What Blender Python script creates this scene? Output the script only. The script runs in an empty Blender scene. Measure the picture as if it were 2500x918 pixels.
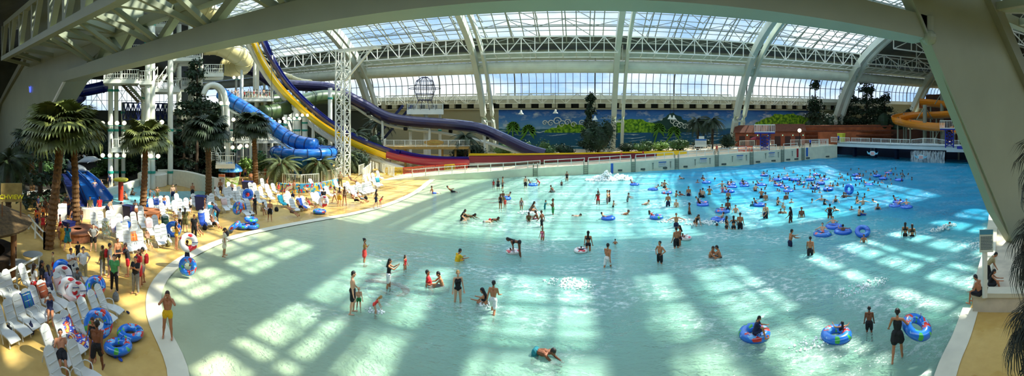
import bpy, bmesh, math, random
from mathutils import Vector, Matrix, noise
from mathutils.geometry import tessellate_polygon
R = random.Random(7)
SC = bpy.context.scene
COL = SC.collection
PI = math.pi
def V(*a): return Vector(a)
# ---- the photograph's projection: a stitched cylinder, 1000 px per radian, horizon row 285, eye 9 m above the water
def G(px, py, z=0.0):
    d = (9 - z)/((py-285)/1000); t = (px-1420)/1000
    return V(d*math.sin(t), d*math.cos(t), z)
def PD(px, py, d):
    t = (px-1420)/1000
    return V(d*math.sin(t), d*math.cos(t), 9+(285-py)/1000*d)
def PY(px, py, Y):
    t = (px-1420)/1000
    return PD(px, py, Y/math.cos(t))
def mix(a, b, t): return a+(b-a)*t
def interp(x, xs, ys):
    if x <= xs[0]: return ys[0]
    for i in range(1, len(xs)):
        if x <= xs[i]: return mix(ys[i-1], ys[i], (x-xs[i-1])/(xs[i]-xs[i-1]))
    return ys[-1]
# ---- materials
MATS = {}
def srgb(c):
    return tuple(((v/255)/12.92 if v/255 <= .04045 else ((v/255+.055)/1.055)**2.4) for v in c)
def mat(name, c, rough=.6, metal=0, var=0, vscale=3, bump=0, bscale=20, spec=.5, c2=None, emit=0, coat=0):
    if name in MATS: return MATS[name]
    m = bpy.data.materials.new(name); m.use_nodes = True; nt = m.node_tree; N = nt.nodes; L = nt.links
    b = N['Principled BSDF']; col = srgb(c)
    b.inputs['Base Color'].default_value = (*col, 1); b.inputs['Roughness'].default_value = rough
    b.inputs['Metallic'].default_value = metal; b.inputs['Specular IOR Level'].default_value = spec
    if coat: b.inputs['Coat Weight'].default_value = coat
    if emit:
        b.inputs['Emission Color'].default_value = (*col, 1); b.inputs['Emission Strength'].default_value = emit
    if var or c2:
        g = N.new('ShaderNodeNewGeometry'); n = N.new('ShaderNodeTexNoise'); n.inputs['Scale'].default_value = vscale
        n.inputs['Detail'].default_value = 4
        L.new(g.outputs['Position'], n.inputs['Vector'])
        r = N.new('ShaderNodeValToRGB'); r.color_ramp.elements[0].position = .35; r.color_ramp.elements[1].position = .65
        k = srgb(c2) if c2 else tuple(min(1, v*(1+var)) for v in col)
        r.color_ramp.elements[0].color = (*(col if c2 else tuple(v*(1-var) for v in col)), 1); r.color_ramp.elements[1].color = (*k, 1)
        L.new(n.outputs['Fac'], r.inputs['Fac']); L.new(r.outputs['Color'], b.inputs['Base Color'])
    if bump:
        n2 = N.new('ShaderNodeTexNoise'); n2.inputs['Scale'].default_value = bscale
        bp = N.new('ShaderNodeBump'); bp.inputs['Strength'].default_value = bump; bp.inputs['Distance'].default_value = .05
        L.new(n2.outputs['Fac'], bp.inputs['Height']); L.new(bp.outputs['Normal'], b.inputs['Normal'])
    MATS[name] = m
    return m
class NT:
    """small node-tree helper"""
    def __init__(s, name):
        s.m = bpy.data.materials.new(name); s.m.use_nodes = True; s.t = s.m.node_tree; s.N = s.t.nodes; s.L = s.t.links
        s.b = s.N['Principled BSDF']; s.out = s.N['Material Output']
    def n(s, typ, ins=None, **kw):
        x = s.N.new('ShaderNode'+typ)
        for k, v in kw.items(): setattr(x, k, v)
        for k, v in (ins or {}).items(): s.set(x.inputs[k], v)
        return x
    def set(s, inp, v):
        if isinstance(v, bpy.types.NodeSocket): s.L.new(v, inp)
        elif isinstance(v, bpy.types.Node): s.L.new(v.outputs[0], inp)
        else: inp.default_value = v
    def math(s, op, a, b=0, c=None, clamp=False):
        x = s.N.new('ShaderNodeMath'); x.operation = op; x.use_clamp = clamp
        s.set(x.inputs[0], a); s.set(x.inputs[1], b)
        if c is not None: s.set(x.inputs[2], c)
        return x.outputs[0]
    def mixc(s, f, a, b):
        x = s.N.new('ShaderNodeMix'); x.data_type = 'RGBA'
        s.set(x.inputs[0], f)
        for i, v in ((6, a), (7, b)):
            if isinstance(v, tuple): x.inputs[i].default_value = (*srgb(v), 1)
            else: s.set(x.inputs[i], v)
        return x.outputs[2]
    def ramp(s, f, pts):
        x = s.N.new('ShaderNodeValToRGB'); e = x.color_ramp.elements
        while len(e) < len(pts): e.new(.5)
        for i, (p, c) in enumerate(pts):
            e[i].position = p; e[i].color = (*srgb(c), 1) if isinstance(c, tuple) else (c, c, c, 1)
        s.set(x.inputs[0], f); return x.outputs[0]
    def pos(s):
        g = s.N.new('ShaderNodeNewGeometry'); x = s.N.new('ShaderNodeSeparateXYZ'); s.L.new(g.outputs['Position'], x.inputs[0])
        return g.outputs['Position'], x.outputs[0], x.outputs[1], x.outputs[2]
# ---- mesh builder
class MB:
    def __init__(s): s.v = []; s.f = []; s.mi = []; s.cur = 0; s.sm = False
    def add(s, vs, fs):
        o = len(s.v); s.v.extend(Vector(v) for v in vs); s.f.extend([tuple(i+o for i in f) for f in fs]); s.mi.extend([s.cur]*len(fs)); return s
    def box(s, c, size, rz=0, M=None):
        x, y, z = size[0]/2, size[1]/2, size[2]/2
        vs = [V(a*x, b*y, d*z) for a in (-1, 1) for b in (-1, 1) for d in (-1, 1)]
        if rz: rm = Matrix.Rotation(rz, 3, 'Z'); vs = [rm@v for v in vs]
        if M is not None: vs = [M@v for v in vs]
        c = Vector(c)
        return s.add([v+c for v in vs], [(0,1,3,2), (4,6,7,5), (0,4,5,1), (2,3,7,6), (0,2,6,4), (1,5,7,3)])
    def bar(s, a, b, w, h=None, up=(0,0,1)):
        a = Vector(a); b = Vector(b); h = h or w; d = (b-a)
        if d.length < 1e-6: return s
        d.normalize(); up = Vector(up)
        if abs(d.dot(up)) > .98: up = V(0,1,0) if abs(d.y) < .9 else V(1,0,0)
        x = d.cross(up).normalized()*w/2; y = x.cross(d).normalized()*h/2
        vs = [p+i*x+j*y for p in (a, b) for i, j in ((-1,-1), (1,-1), (1,1), (-1,1))]
        return s.add(vs, [(0,3,2,1), (4,5,6,7), (0,1,5,4), (1,2,6,5), (2,3,7,6), (3,0,4,7)])
    def tube(s, pts, r, n=8, cap=True, closed=False):
        pts = [Vector(p) for p in pts]; m = len(pts); rs = r if isinstance(r, (list, tuple)) else [r]*m
        o = len(s.v); px = None; rings = []
        for i, p in enumerate(pts):
            if closed: t = pts[(i+1) % m]-pts[i-1]
            else: t = pts[min(i+1, m-1)]-pts[max(i-1, 0)]
            if t.length < 1e-9: t = V(0,0,1)
            t.normalize()
            if px is None: px = t.orthogonal().normalized()
            px = (px-t*px.dot(t)).normalized(); py = t.cross(px)
            rings.append([p+(px*math.cos(2*PI*k/n)+py*math.sin(2*PI*k/n))*rs[i] for k in range(n)])
        vs = [v for rg in rings for v in rg]; fs = []
        for i in range(m if closed else m-1):
            j = (i+1) % m
            for k in range(n):
                fs.append((i*n+k, i*n+(k+1) % n, j*n+(k+1) % n, j*n+k))
        if cap and not closed: fs.append(tuple(range(n-1, -1, -1))); fs.append(tuple(range((m-1)*n, m*n)))
        return s.add(vs, fs)
    def sweep(s, pts, prof, up=(0,0,1), closedprof=False, ups=None):
        """open/closed 2D profile (side, up) carried along a path"""
        pts = [Vector(p) for p in pts]; m = len(pts); n = len(prof); vs = []
        for i, p in enumerate(pts):
            t = (pts[min(i+1, m-1)]-pts[max(i-1, 0)]).normalized(); u = Vector(ups[i] if ups else up)
            x = t.cross(u).normalized(); y = x.cross(t)
            pr = prof[i] if isinstance(prof[0], list) and isinstance(prof[0][0], (tuple, list)) else prof
            n = len(pr)
            vs += [p+x*a+y*b for a, b in pr]
        fs = []
        for i in range(m-1):
            for k in range(n if closedprof else n-1):
                k2 = (k+1) % n
                fs.append((i*n+k, i*n+k2, (i+1)*n+k2, (i+1)*n+k))
        if closedprof: fs.append(tuple(range(n-1, -1, -1))); fs.append(tuple(range((m-1)*n, m*n)))
        return s.add(vs, fs)
    def lathe(s, prof, c=(0,0,0), n=16, M=None, a0=0, a1=2*PI):
        c = Vector(c); full = abs(a1-a0-2*PI) < 1e-6; k = n if full else n+1; vs = []
        for r, z in prof:
            for i in range(k):
                a = a0+(a1-a0)*i/n; p = V(r*math.cos(a), r*math.sin(a), z)
                if M is not None: p = M@p
                vs.append(p+c)
        fs = []
        for j in range(len(prof)-1):
            for i in range(n):
                i2 = (i+1) % k
                fs.append((j*k+i, j*k+i2, (j+1)*k+i2, (j+1)*k+i))
        return s.add(vs, fs)
    def ball(s, c, r, n=10, m=6, sc=(1,1,1), M=None):
        prof = [(r*math.sin(PI*i/m), -r*math.cos(PI*i/m)) for i in range(m+1)]
        prof[0] = (r*.02, -r); prof[-1] = (r*.02, r)
        S = Matrix.Diagonal(Vector(sc)).to_3x3()
        if M is not None: S = M@S
        return s.lathe(prof, c, n, S)
    def torus(s, c, R_, r, n=28, k=12, M=None, flat=1):
        c = Vector(c); vs = []; fs = []
        for i in range(n):
            a = 2*PI*i/n
            for j in range(k):
                b = 2*PI*j/k; p = V((R_+r*math.cos(b))*math.cos(a), (R_+r*math.cos(b))*math.sin(a), r*math.sin(b)*flat)
                if M is not None: p = M@p
                vs.append(p+c)
        for i in range(n):
            for j in range(k):
                fs.append((i*k+j, ((i+1) % n)*k+j, ((i+1) % n)*k+(j+1) % k, i*k+(j+1) % k))
        return s.add(vs, fs)
    def poly(s, pts): s.add(pts, [tuple(range(len(pts)))]); return s
    def prism(s, pts, z0, z1):
        """upright prism over a 2-D outline"""
        n = len(pts); vs = [V(p[0], p[1], z0) for p in pts]+[V(p[0], p[1], z1) for p in pts]
        fs = [tuple(range(n-1, -1, -1)), tuple(range(n, 2*n))]+[(i, (i+1) % n, n+(i+1) % n, n+i) for i in range(n)]
        return s.add(vs, fs)
    def slab(s, top, th):
        """a polygon with thickness downwards"""
        n = len(top); vs = [Vector(p) for p in top]+[Vector(p)-V(0,0,th) for p in top]
        return s.add(vs, [tuple(range(n)), tuple(range(2*n-1, n-1, -1))]+[(i, n+i, n+(i+1) % n, (i+1) % n) for i in range(n)])
    def mesh(s, name, mats, smooth=False, bevel=0):
        me = bpy.data.meshes.new(name); me.from_pydata([tuple(v) for v in s.v], [], s.f)
        for m in (mats if isinstance(mats, (list, tuple)) else [mats]): me.materials.append(m)
        me.polygons.foreach_set('material_index', s.mi)
        if smooth: me.polygons.foreach_set('use_smooth', [True]*len(s.f))
        me.update(); return me
    def build(s, name, mats, parent=None, smooth=False, origin=None, fix=True):
        if parent is not None:
            inv = parent.matrix_basis.inverted(); s.v = [inv@v for v in s.v] if parent.get('_w') else s.v
        if origin is not None:
            origin = Vector(origin); s.v = [v-origin for v in s.v]
        me = s.mesh(name, mats, smooth)
        if fix:
            bm = bmesh.new(); bm.from_mesh(me); bmesh.ops.recalc_face_normals(bm, faces=bm.faces); bm.to_mesh(me); bm.free()
        o = bpy.data.objects.new(name, me); COL.objects.link(o)
        if origin is not None: o.location = origin
        if parent is not None: o.parent = parent
        return o
def tag(o, label=None, cat=None, group=None, kind=None):
    if label: o['label'] = label
    if cat: o['category'] = cat
    if group: o['group'] = group
    if kind: o['kind'] = kind
    return o
def struct(o): o['kind'] = 'structure'; return o
def empty(name, loc=(0,0,0), label=None, cat=None, group=None, rz=0, world=True):
    """an Empty at a thing's base; parts built in world coordinates are moved into its frame"""
    o = bpy.data.objects.new(name, None); COL.objects.link(o); o.location = loc; o.rotation_euler = (0,0,rz); o.empty_display_size = .2
    o.matrix_basis = Matrix.Translation(Vector(loc))@Matrix.Rotation(rz, 4, 'Z')
    o['_w'] = 1 if world else 0
    return tag(o, label, cat, group)
def copy_tree(o, parent=None, loc=None, rz=None, label=None, scale=None):
    c = o.copy(); COL.objects.link(c)
    if parent is not None: c.parent = parent
    if loc is not None: c.location = loc
    if rz is not None: c.rotation_euler = (c.rotation_euler[0], c.rotation_euler[1], rz)
    if scale is not None: c.scale = (scale,)*3 if isinstance(scale, (int, float)) else scale
    if label: c['label'] = label
    for ch in KIDS.get(o.name, ()): copy_tree(ch, c)
    return c
KIDS = {}
def index_kids():
    KIDS.clear()
    for o in bpy.data.objects:
        if o.parent: KIDS.setdefault(o.parent.name, []).append(o)
def index_one(root):
    """remember the children of one freshly built thing"""
    for o in bpy.data.objects:
        if o.parent and (o.parent == root or o.parent.parent == root):
            l = KIDS.setdefault(o.parent.name, [])
            if o not in l: l.append(o)
# ================= camera, light, sky =================
cd = bpy.data.cameras.new('camera'); cam = bpy.data.objects.new('camera', cd); COL.objects.link(cam)
cam.location = (0,0,9); cam.rotation_euler = (PI/2, 0, .17); cd.type = 'PANO'; cd.clip_end = 1000; cd.clip_start = .05
cd.panorama_type = 'CENTRAL_CYLINDRICAL'
cd.central_cylindrical_range_u_min = -1.25; cd.central_cylindrical_range_u_max = 1.25
cd.central_cylindrical_range_v_min = -.633; cd.central_cylindrical_range_v_max = .285; cd.central_cylindrical_radius = 1
SC.camera = cam
SC.view_settings.view_transform = 'Standard'; SC.view_settings.look = 'None'; SC.view_settings.gamma = 1; SC.view_settings.use_curve_mapping = False
SC.view_settings.exposure = 0.5
SC.cycles.use_denoising = True; SC.cycles.max_bounces = 6; SC.cycles.diffuse_bounces = 3; SC.cycles.glossy_bounces = 2; SC.cycles.use_adaptive_sampling = True; SC.cycles.adaptive_threshold = .03
SC.cycles.transparent_max_bounces = 10; SC.cycles.transmission_bounces = 3; SC.cycles.caustics_reflective = False; SC.cycles.caustics_refractive = False
SC.cycles.sample_clamp_indirect = 4
AZ, EL = math.radians(57), math.radians(48)
sd = bpy.data.lights.new('sun', 'SUN'); sd.energy = 8.6; sd.angle = math.radians(.8); sd.color = (1, .95, .86)
sun = bpy.data.objects.new('sun', sd); COL.objects.link(sun); sun.location = (60,40,60)
sdir = V(math.sin(AZ)*math.cos(EL), math.cos(AZ)*math.cos(EL), math.sin(EL))
sun.rotation_euler = sdir.to_track_quat('Z', 'Y').to_euler()
w = bpy.data.worlds.new('sky'); SC.world = w; w.use_nodes = True; nt = w.node_tree; N = nt.nodes; L = nt.links
bg = N['Background']; tc = N.new('ShaderNodeTexCoord'); mp = N.new('ShaderNodeMapping'); mp.inputs['Scale'].default_value = (1.2, 1.2, 3.2)
nz = N.new('ShaderNodeTexNoise'); nz.inputs['Scale'].default_value = 2.6; nz.inputs['Detail'].default_value = 7; nz.inputs['Roughness'].default_value = .55
rp = N.new('ShaderNodeValToRGB'); e = rp.color_ramp.elements
e[0].position = .42; e[0].color = (*srgb((150,184,238)), 1); e[1].position = .60; e[1].color = (.80, .85, .90, 1)
L.new(tc.outputs['Generated'], mp.inputs['Vector']); L.new(mp.outputs[0], nz.inputs['Vector']); L.new(nz.outputs['Fac'], rp.inputs['Fac'])
L.new(rp.outputs[0], bg.inputs[0])
sx_ = N.new('ShaderNodeSeparateXYZ'); L.new(tc.outputs['Generated'], sx_.inputs[0]); mr = N.new('ShaderNodeMapRange'); L.new(sx_.outputs[2], mr.inputs[0])   # sky strength raised overhead, out of view, to lift the indoor light
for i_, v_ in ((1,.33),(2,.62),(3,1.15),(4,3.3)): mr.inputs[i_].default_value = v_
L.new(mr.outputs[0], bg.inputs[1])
# ================= base materials =================
M_white = mat('white painted steel', (226,229,214), .45, var=.06, vscale=.6)
M_frame = mat('pale grey green paint', (144,153,128), .5, var=.05, vscale=.3)
M_pipe = mat('duct paint', (214,222,200), .5, var=.07, vscale=.5)
M_pipeseam = mat('duct seam paint', (176,186,166), .5)
M_wall = mat('cream block wall', (172,170,146), .85, var=.07, vscale=.4)
M_dark = mat('dark void', (22,26,22), .9)
M_roofdark = mat('corrugated roof underside', (92,98,88), .8, var=.15, vscale=.4)
M_conc = mat('concrete', (196,190,168), .9, var=.07, vscale=1.2)
M_brown = mat('brown timber', (120,80,44), .7, var=.2, vscale=2)
M_terra = mat('terracotta rock', (168,92,52), .85, var=.25, vscale=.5, bump=.5, bscale=1)
M_blue = mat('blue painted steel', (22,40,140), .4)
def glassmat():
    t = NT('window glass'); t.N.remove(t.b)
    tr = t.n('BsdfTransparent', {'Color': (.93,.965,.95,1)}); gl = t.n('BsdfGlossy', {'Roughness': .05, 'Color': (.9,.95,1,1)})
    mx = t.n('MixShader', {0: .05, 1: tr, 2: gl}); t.L.new(mx.outputs[0], t.out.inputs[0]); return t.m
M_glass = glassmat()
# ================= the pool's outline =================
SH = [(15.6,11.2), (13.4,10.1), (11,9.0), (7,6.6), (2,4.7), (-4,4.6), (-9,6.2), (-12.2,8.1), (-16,9.4), (-18.8,11.2), (-21.0,14.0), (-22.4,17.5), (-22.9,20.5), (-22.6,24), (-21.6,28), (-20,32.5), (-19,38), (-19.2,45), (-20.4,52), (-21.0,56)]
FAR = [(-19.2,55.6), (-8,61.3), (6,65.6), (22,69.6), (38,72), (53,73.6)]
NEARW = [(64.5,44), (48,31.5), (36,23), (26,16.9), (20.5,13.6)]
def cat(pts, n=6):
    """smooth curve through the points"""
    pts = [Vector((*p, 0)) if len(p) == 2 else Vector(p) for p in pts]; out = []
    for i in range(len(pts)-1):
        p0 = pts[max(i-1, 0)]; p1 = pts[i]; p2 = pts[i+1]; p3 = pts[min(i+2, len(pts)-1)]
        for k in range(n):
            t = k/n
            out.append(.5*((2*p1)+(p2-p0)*t+(2*p0-5*p1+4*p2-p3)*t*t+(3*p1-p0-3*p2+p3)*t**3))
    out.append(pts[-1]); return out
shore = cat(SH, 5)
outline = [V(p.x, p.y, .012) for p in shore]+[V(x, y, .03) for x, y in FAR]+[V(53,79,.03), V(78,79,.03), V(76,40,.03)]+[V(x, y, .03) for x, y in NEARW]
def dshore(x, y):
    best = 1e9; p = V(x, y, 0)
    for i in range(len(shore)-1):
        a = shore[i]; b = shore[i+1]; ab = b-a; t = max(0, min(1, (p-a).dot(ab)/ab.length_squared)); best = min(best, (p-(a+ab*t)).length)
    return best
def inpool(x, y):
    c = False; n_ = len(outline)
    for i in range(n_):
        a = outline[i]; b = outline[i-1]
        if (a.y > y) != (b.y > y) and x < (b.x-a.x)*(y-a.y)/(b.y-a.y)+a.x: c = not c
    return c
def depth(x, y):
    if not inpool(x, y) and x < 30: return .014
    return min(1.45, .028*dshore(x, y)+.036*max(0, x-4))+.014
# deck
def deckmat(name, a, b, gloss):
    t = NT(name); P, X, Y, Z = t.pos()
    n1 = t.n('TexNoise', {'Vector': P, 'Scale': .25, 'Detail': 5.0}); n2 = t.n('TexNoise', {'Vector': P, 'Scale': 3.0, 'Detail': 5.0})
    f = t.math('ADD', t.math('MULTIPLY', n1.outputs[0], .7), t.math('MULTIPLY', n2.outputs[0], .3))
    t.set(t.b.inputs['Base Color'], t.ramp(f, [(.38, a), (.62, b)]))
    rr = t.ramp(n1.outputs[0], [(.45, gloss), (.6, .75)]); t.set(t.b.inputs['Roughness'], rr)
    bp = t.n('Bump', {'Strength': .25, 'Distance': .02, 'Height': n2.outputs[0]}); t.set(t.b.inputs['Normal'], bp); return t.m
M_deck = deckmat('sand coloured wet deck', (186,150,78), (206,174,100), .22)
M_band = mat('pale concrete kerb band', (214,210,184), .5, var=.06, vscale=1)
outer = [V(-130,-16,.05), V(120,-16,.05), V(120,100,.05), V(-130,100,.05)]
tri = tessellate_polygon([outer, outline]); allv = outer+outline
mb = MB(); mb.add(allv, [tuple(t) for t in tri]); o = struct(mb.build('floor', M_deck))
# a pale band along the beach edge, and a narrow one inside it
def strip(pts, w0, w1, z0, z1, name, m):
    mb = MB(); vs = []
    for i, p in enumerate(pts):
        t = (pts[min(i+1, len(pts)-1)]-pts[max(i-1, 0)]).normalized(); nrm = V(t.y, -t.x, 0)
        vs += [p+nrm*w0+V(0,0,z0-p.z), p+nrm*w1+V(0,0,z1-p.z)]
    mb.add(vs, [(2*i, 2*i+1, 2*i+3, 2*i+2) for i in range(len(pts)-1)])
    return struct(mb.build(name, m))
strip(shore, -.42, .34, .042, .034, 'trim_1', M_band)
# pool floor
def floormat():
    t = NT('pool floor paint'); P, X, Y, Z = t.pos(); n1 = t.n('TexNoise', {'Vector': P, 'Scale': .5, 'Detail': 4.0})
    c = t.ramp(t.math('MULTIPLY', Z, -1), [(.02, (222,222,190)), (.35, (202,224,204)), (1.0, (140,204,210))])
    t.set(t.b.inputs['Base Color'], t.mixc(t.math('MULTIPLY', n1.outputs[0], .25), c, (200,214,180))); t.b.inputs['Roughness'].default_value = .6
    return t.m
mb = MB(); nx, ny = 95, 76; vs = []
x0, x1, y0, y1 = -24.5, 77, 3.5, 79.5
dcache = {}
for j in range(ny+1):
    for i in range(nx+1):
        x = mix(x0, x1, i/nx); y = mix(y0, y1, j/ny); d = depth(x, y); dcache[i, j] = d; vs.append(V(x, y, -d))
mb.add(vs, [(j*(nx+1)+i, j*(nx+1)+i+1, (j+1)*(nx+1)+i+1, (j+1)*(nx+1)+i) for j in range(ny) for i in range(nx)])
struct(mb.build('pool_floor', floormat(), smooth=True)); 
# water
def wave(x, y, d):
    k = min(1, d/.6); s = .92*x+.39*y
    a = .05*math.sin(s*.55+.4*math.sin(y*.21))+.03*math.sin(s*1.1+x*.3+1.3)+.02*math.sin(y*1.4+x*.8)
    return a*k*(.35 if x < 10 else mix(.35, 1.5, min(1, (x-10)/20)))
def watermat():
    t = NT('pool water'); t.N.remove(t.b); P, X, Y, Z = t.pos()
    dep = t.n('Attribute', attribute_name='depth').outputs['Fac']
    mpn = t.n('Mapping', {'Vector': P, 'Scale': (1.0,1.5,1.0), 'Rotation': (0,0,.4)})
    n1 = t.n('TexNoise', {'Vector': mpn.outputs[0], 'Scale': 1.3, 'Detail': 4.0, 'Roughness': .6}); n2 = t.n('TexNoise', {'Vector': mpn.outputs[0], 'Scale': 4.5, 'Detail': 3.0, 'Roughness': .6})
    h = t.math('ADD', t.math('MULTIPLY', n1.outputs[0], 1.0), t.math('MULTIPLY', n2.outputs[0], .38))
    amp = t.math('MULTIPLY', h, t.math('MINIMUM', t.math('ADD', t.math('MULTIPLY', dep, 1.0), .10), 1.25))
    bp = t.n('Bump', {'Strength': 1.0, 'Distance': .42, 'Height': amp})
    tint = t.ramp(dep, [(.0, (246,250,242)), (.10, (226,240,230)), (.4, (170,220,216)), (1.0, (76,180,200))])
    tr = t.n('BsdfTransparent', {'Color': tint})
    body = t.ramp(dep, [(.0, (204,220,198)), (.22, (168,216,196)), (.5, (132,208,202)), (.85, (62,168,188)), (1.0, (30,130,164))])
    df = t.n('BsdfDiffuse', {'Color': body})
    turb = t.ramp(dep, [(.0, 0.04), (.14, .16), (.34, .5), (1.0, .92)])
    # foam: streaks and churned patches where the waves break
    nf = t.n('TexNoise', {'Vector': mpn.outputs[0], 'Scale': .22, 'Detail': 2.0}); nf2 = t.n('TexNoise', {'Vector': mpn.outputs[0], 'Scale': 2.2, 'Detail': 8.0, 'Roughness': .72})
    foam = t.math('MULTIPLY', t.ramp(nf.outputs[0], [(.46, 0.0), (.62, 1.0)]), t.ramp(nf2.outputs[0], [(.48, 0.0), (.66, .8)]))
    foam = t.math('MULTIPLY', foam, t.ramp(dep, [(.08, 0.0), (.3, 1.0), (.75, 1.0), (.9, .25)]))
    m1 = t.n('MixShader', {0: turb, 1: tr, 2: df}); fd = t.n('BsdfDiffuse', {'Color': (.82,.88,.84,1)})
    m2 = t.n('MixShader', {0: foam, 1: m1, 2: fd})
    gl = t.n('BsdfGlossy', {'Roughness': .07, 'Color': (1,1,1,1), 'Normal': bp.outputs[0]}); fr = t.n('Fresnel', {'IOR': 1.33, 'Normal': bp.outputs[0]})
    m3 = t.n('MixShader', {0: t.math('MULTIPLY', fr.outputs[0], .85), 1: m2, 2: gl}); t.L.new(m3.outputs[0], t.out.inputs[0]); return t.m
mb = MB(); nx2, ny2 = 300, 220; vs = []; ds = []
for j in range(ny2+1):
    for i in range(nx2+1):
        x = mix(x0+1.2, x1-.5, i/nx2); y = mix(y0+.8, y1-.3, j/ny2)
        fi = (x-x0)/(x1-x0)*nx; fj = (y-y0)/(y1-y0)*ny; a, b = min(int(fi), nx-1), min(int(fj), ny-1); u, v_ = fi-a, fj-b
        d = mix(mix(dcache[a, b], dcache[a+1, b], u), mix(dcache[a, b+1], dcache[a+1, b+1], u), v_); ds.append(d/1.46)
        vs.append(V(x, y, wave(x, y, d)))
mb.add(vs, [(j*(nx2+1)+i, j*(nx2+1)+i+1, (j+1)*(nx2+1)+i+1, (j+1)*(nx2+1)+i) for j in range(ny2) for i in range(nx2)])
wo = mb.build('pool_water', watermat(), smooth=True, fix=False); struct(wo)
at = wo.data.attributes.new('depth', 'FLOAT', 'POINT'); at.data.foreach_set('value', ds)
# ================= raised deck and pool walls =================
def zdk(x): return interp(x, [-27,-19,-6,6,30,53,60,120], [.06,.72,1.25,1.6,2.25,2.75,2.9,2.9])
M_poolwall = mat('pale green pool wall', (214,220,190), .55, var=.06, vscale=1)
M_promen = mat('tan promenade', (202,184,150), .8, var=.1, vscale=.7)
top = [(-27,52)]+[(x, y) for x, y in FAR]+[(53,79)]
backx = [-27,-19,-8,6,22,38,53,53]
mb = MB(); vs = []
XS = [-27,-23,-19.2]+[x for x, y in FAR[1:]]+[53.01,60,70,80,95,118]
def fary(x): return interp(x, [-27,-23]+[p[0] for p in FAR], [50.5,53.6]+[p[1] for p in FAR])
for x in XS: 
    yy = fary(x) if x <= 53 else 79
    vs += [V(x, yy, zdk(x)), V(x, 92.5, zdk(x)+.25), V(x, yy, -1.6)]
n = len(XS)
mb.add(vs, [(3*i, 3*i+3, 3*i+4, 3*i+1) for i in range(n-1)])
struct(mb.build('floor_promenade', M_promen))
mb = MB(); pts = [V(-27,50.5,0), V(-23,53.6,0)]+[V(x, y, 0) for x, y in FAR]
vs = []
for p in pts: vs += [V(p.x, p.y, -1.6), V(p.x, p.y, zdk(p.x)+.03), V(p.x, p.y+.5, zdk(p.x)+.03)]
mb.add(vs, [f for i in range(len(pts)-1) for f in ((3*i, 3*i+3, 3*i+4, 3*i+1), (3*i+1, 3*i+4, 3*i+5, 3*i+2))])
mb.poly([V(53,73.6,-1.6), V(53,79,-1.6), V(53,79,2.78), V(53,73.6,2.78)])
struct(mb.build('wall_pool_far', M_poolwall))
# near-right raised platform
pf = [(15.4,10.9), (17.0,8.2), (60,8.2), (90,30), (76,40), (64.5,44), (48,31.5), (36,23), (26,16.9), (20.5,13.6)]
mb = MB(); mb.slab([V(x, y, .78) for x, y in reversed(pf)], 2.3)
struct(mb.build('floor_platform', mat('pale worn concrete', (206,196,170), .8, var=.12, vscale=1.5)))
mb = MB(); e0 = [(15.3,10.95), (20.4,13.7), (26,17.0), (36,23.1), (48,31.6), (64.5,44.1)]
mb.sweep([V(x, y, .86) for x, y in e0], [(-.0,-.16), (0,.04), (.75,.04), (.75,-.16)], closedprof=True)
mb.sweep([V(16.9,8.25,.86), V(15.35,10.9,.86)], [(-.0,-.16), (0,.04), (.75,.04), (.75,-.16)], closedprof=True)
struct(mb.build('trim_2', M_band))
# ================= hall: walls, vault, ribs =================
XL, XR, YN, YF = -122, 116, -15, 92.5
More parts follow.
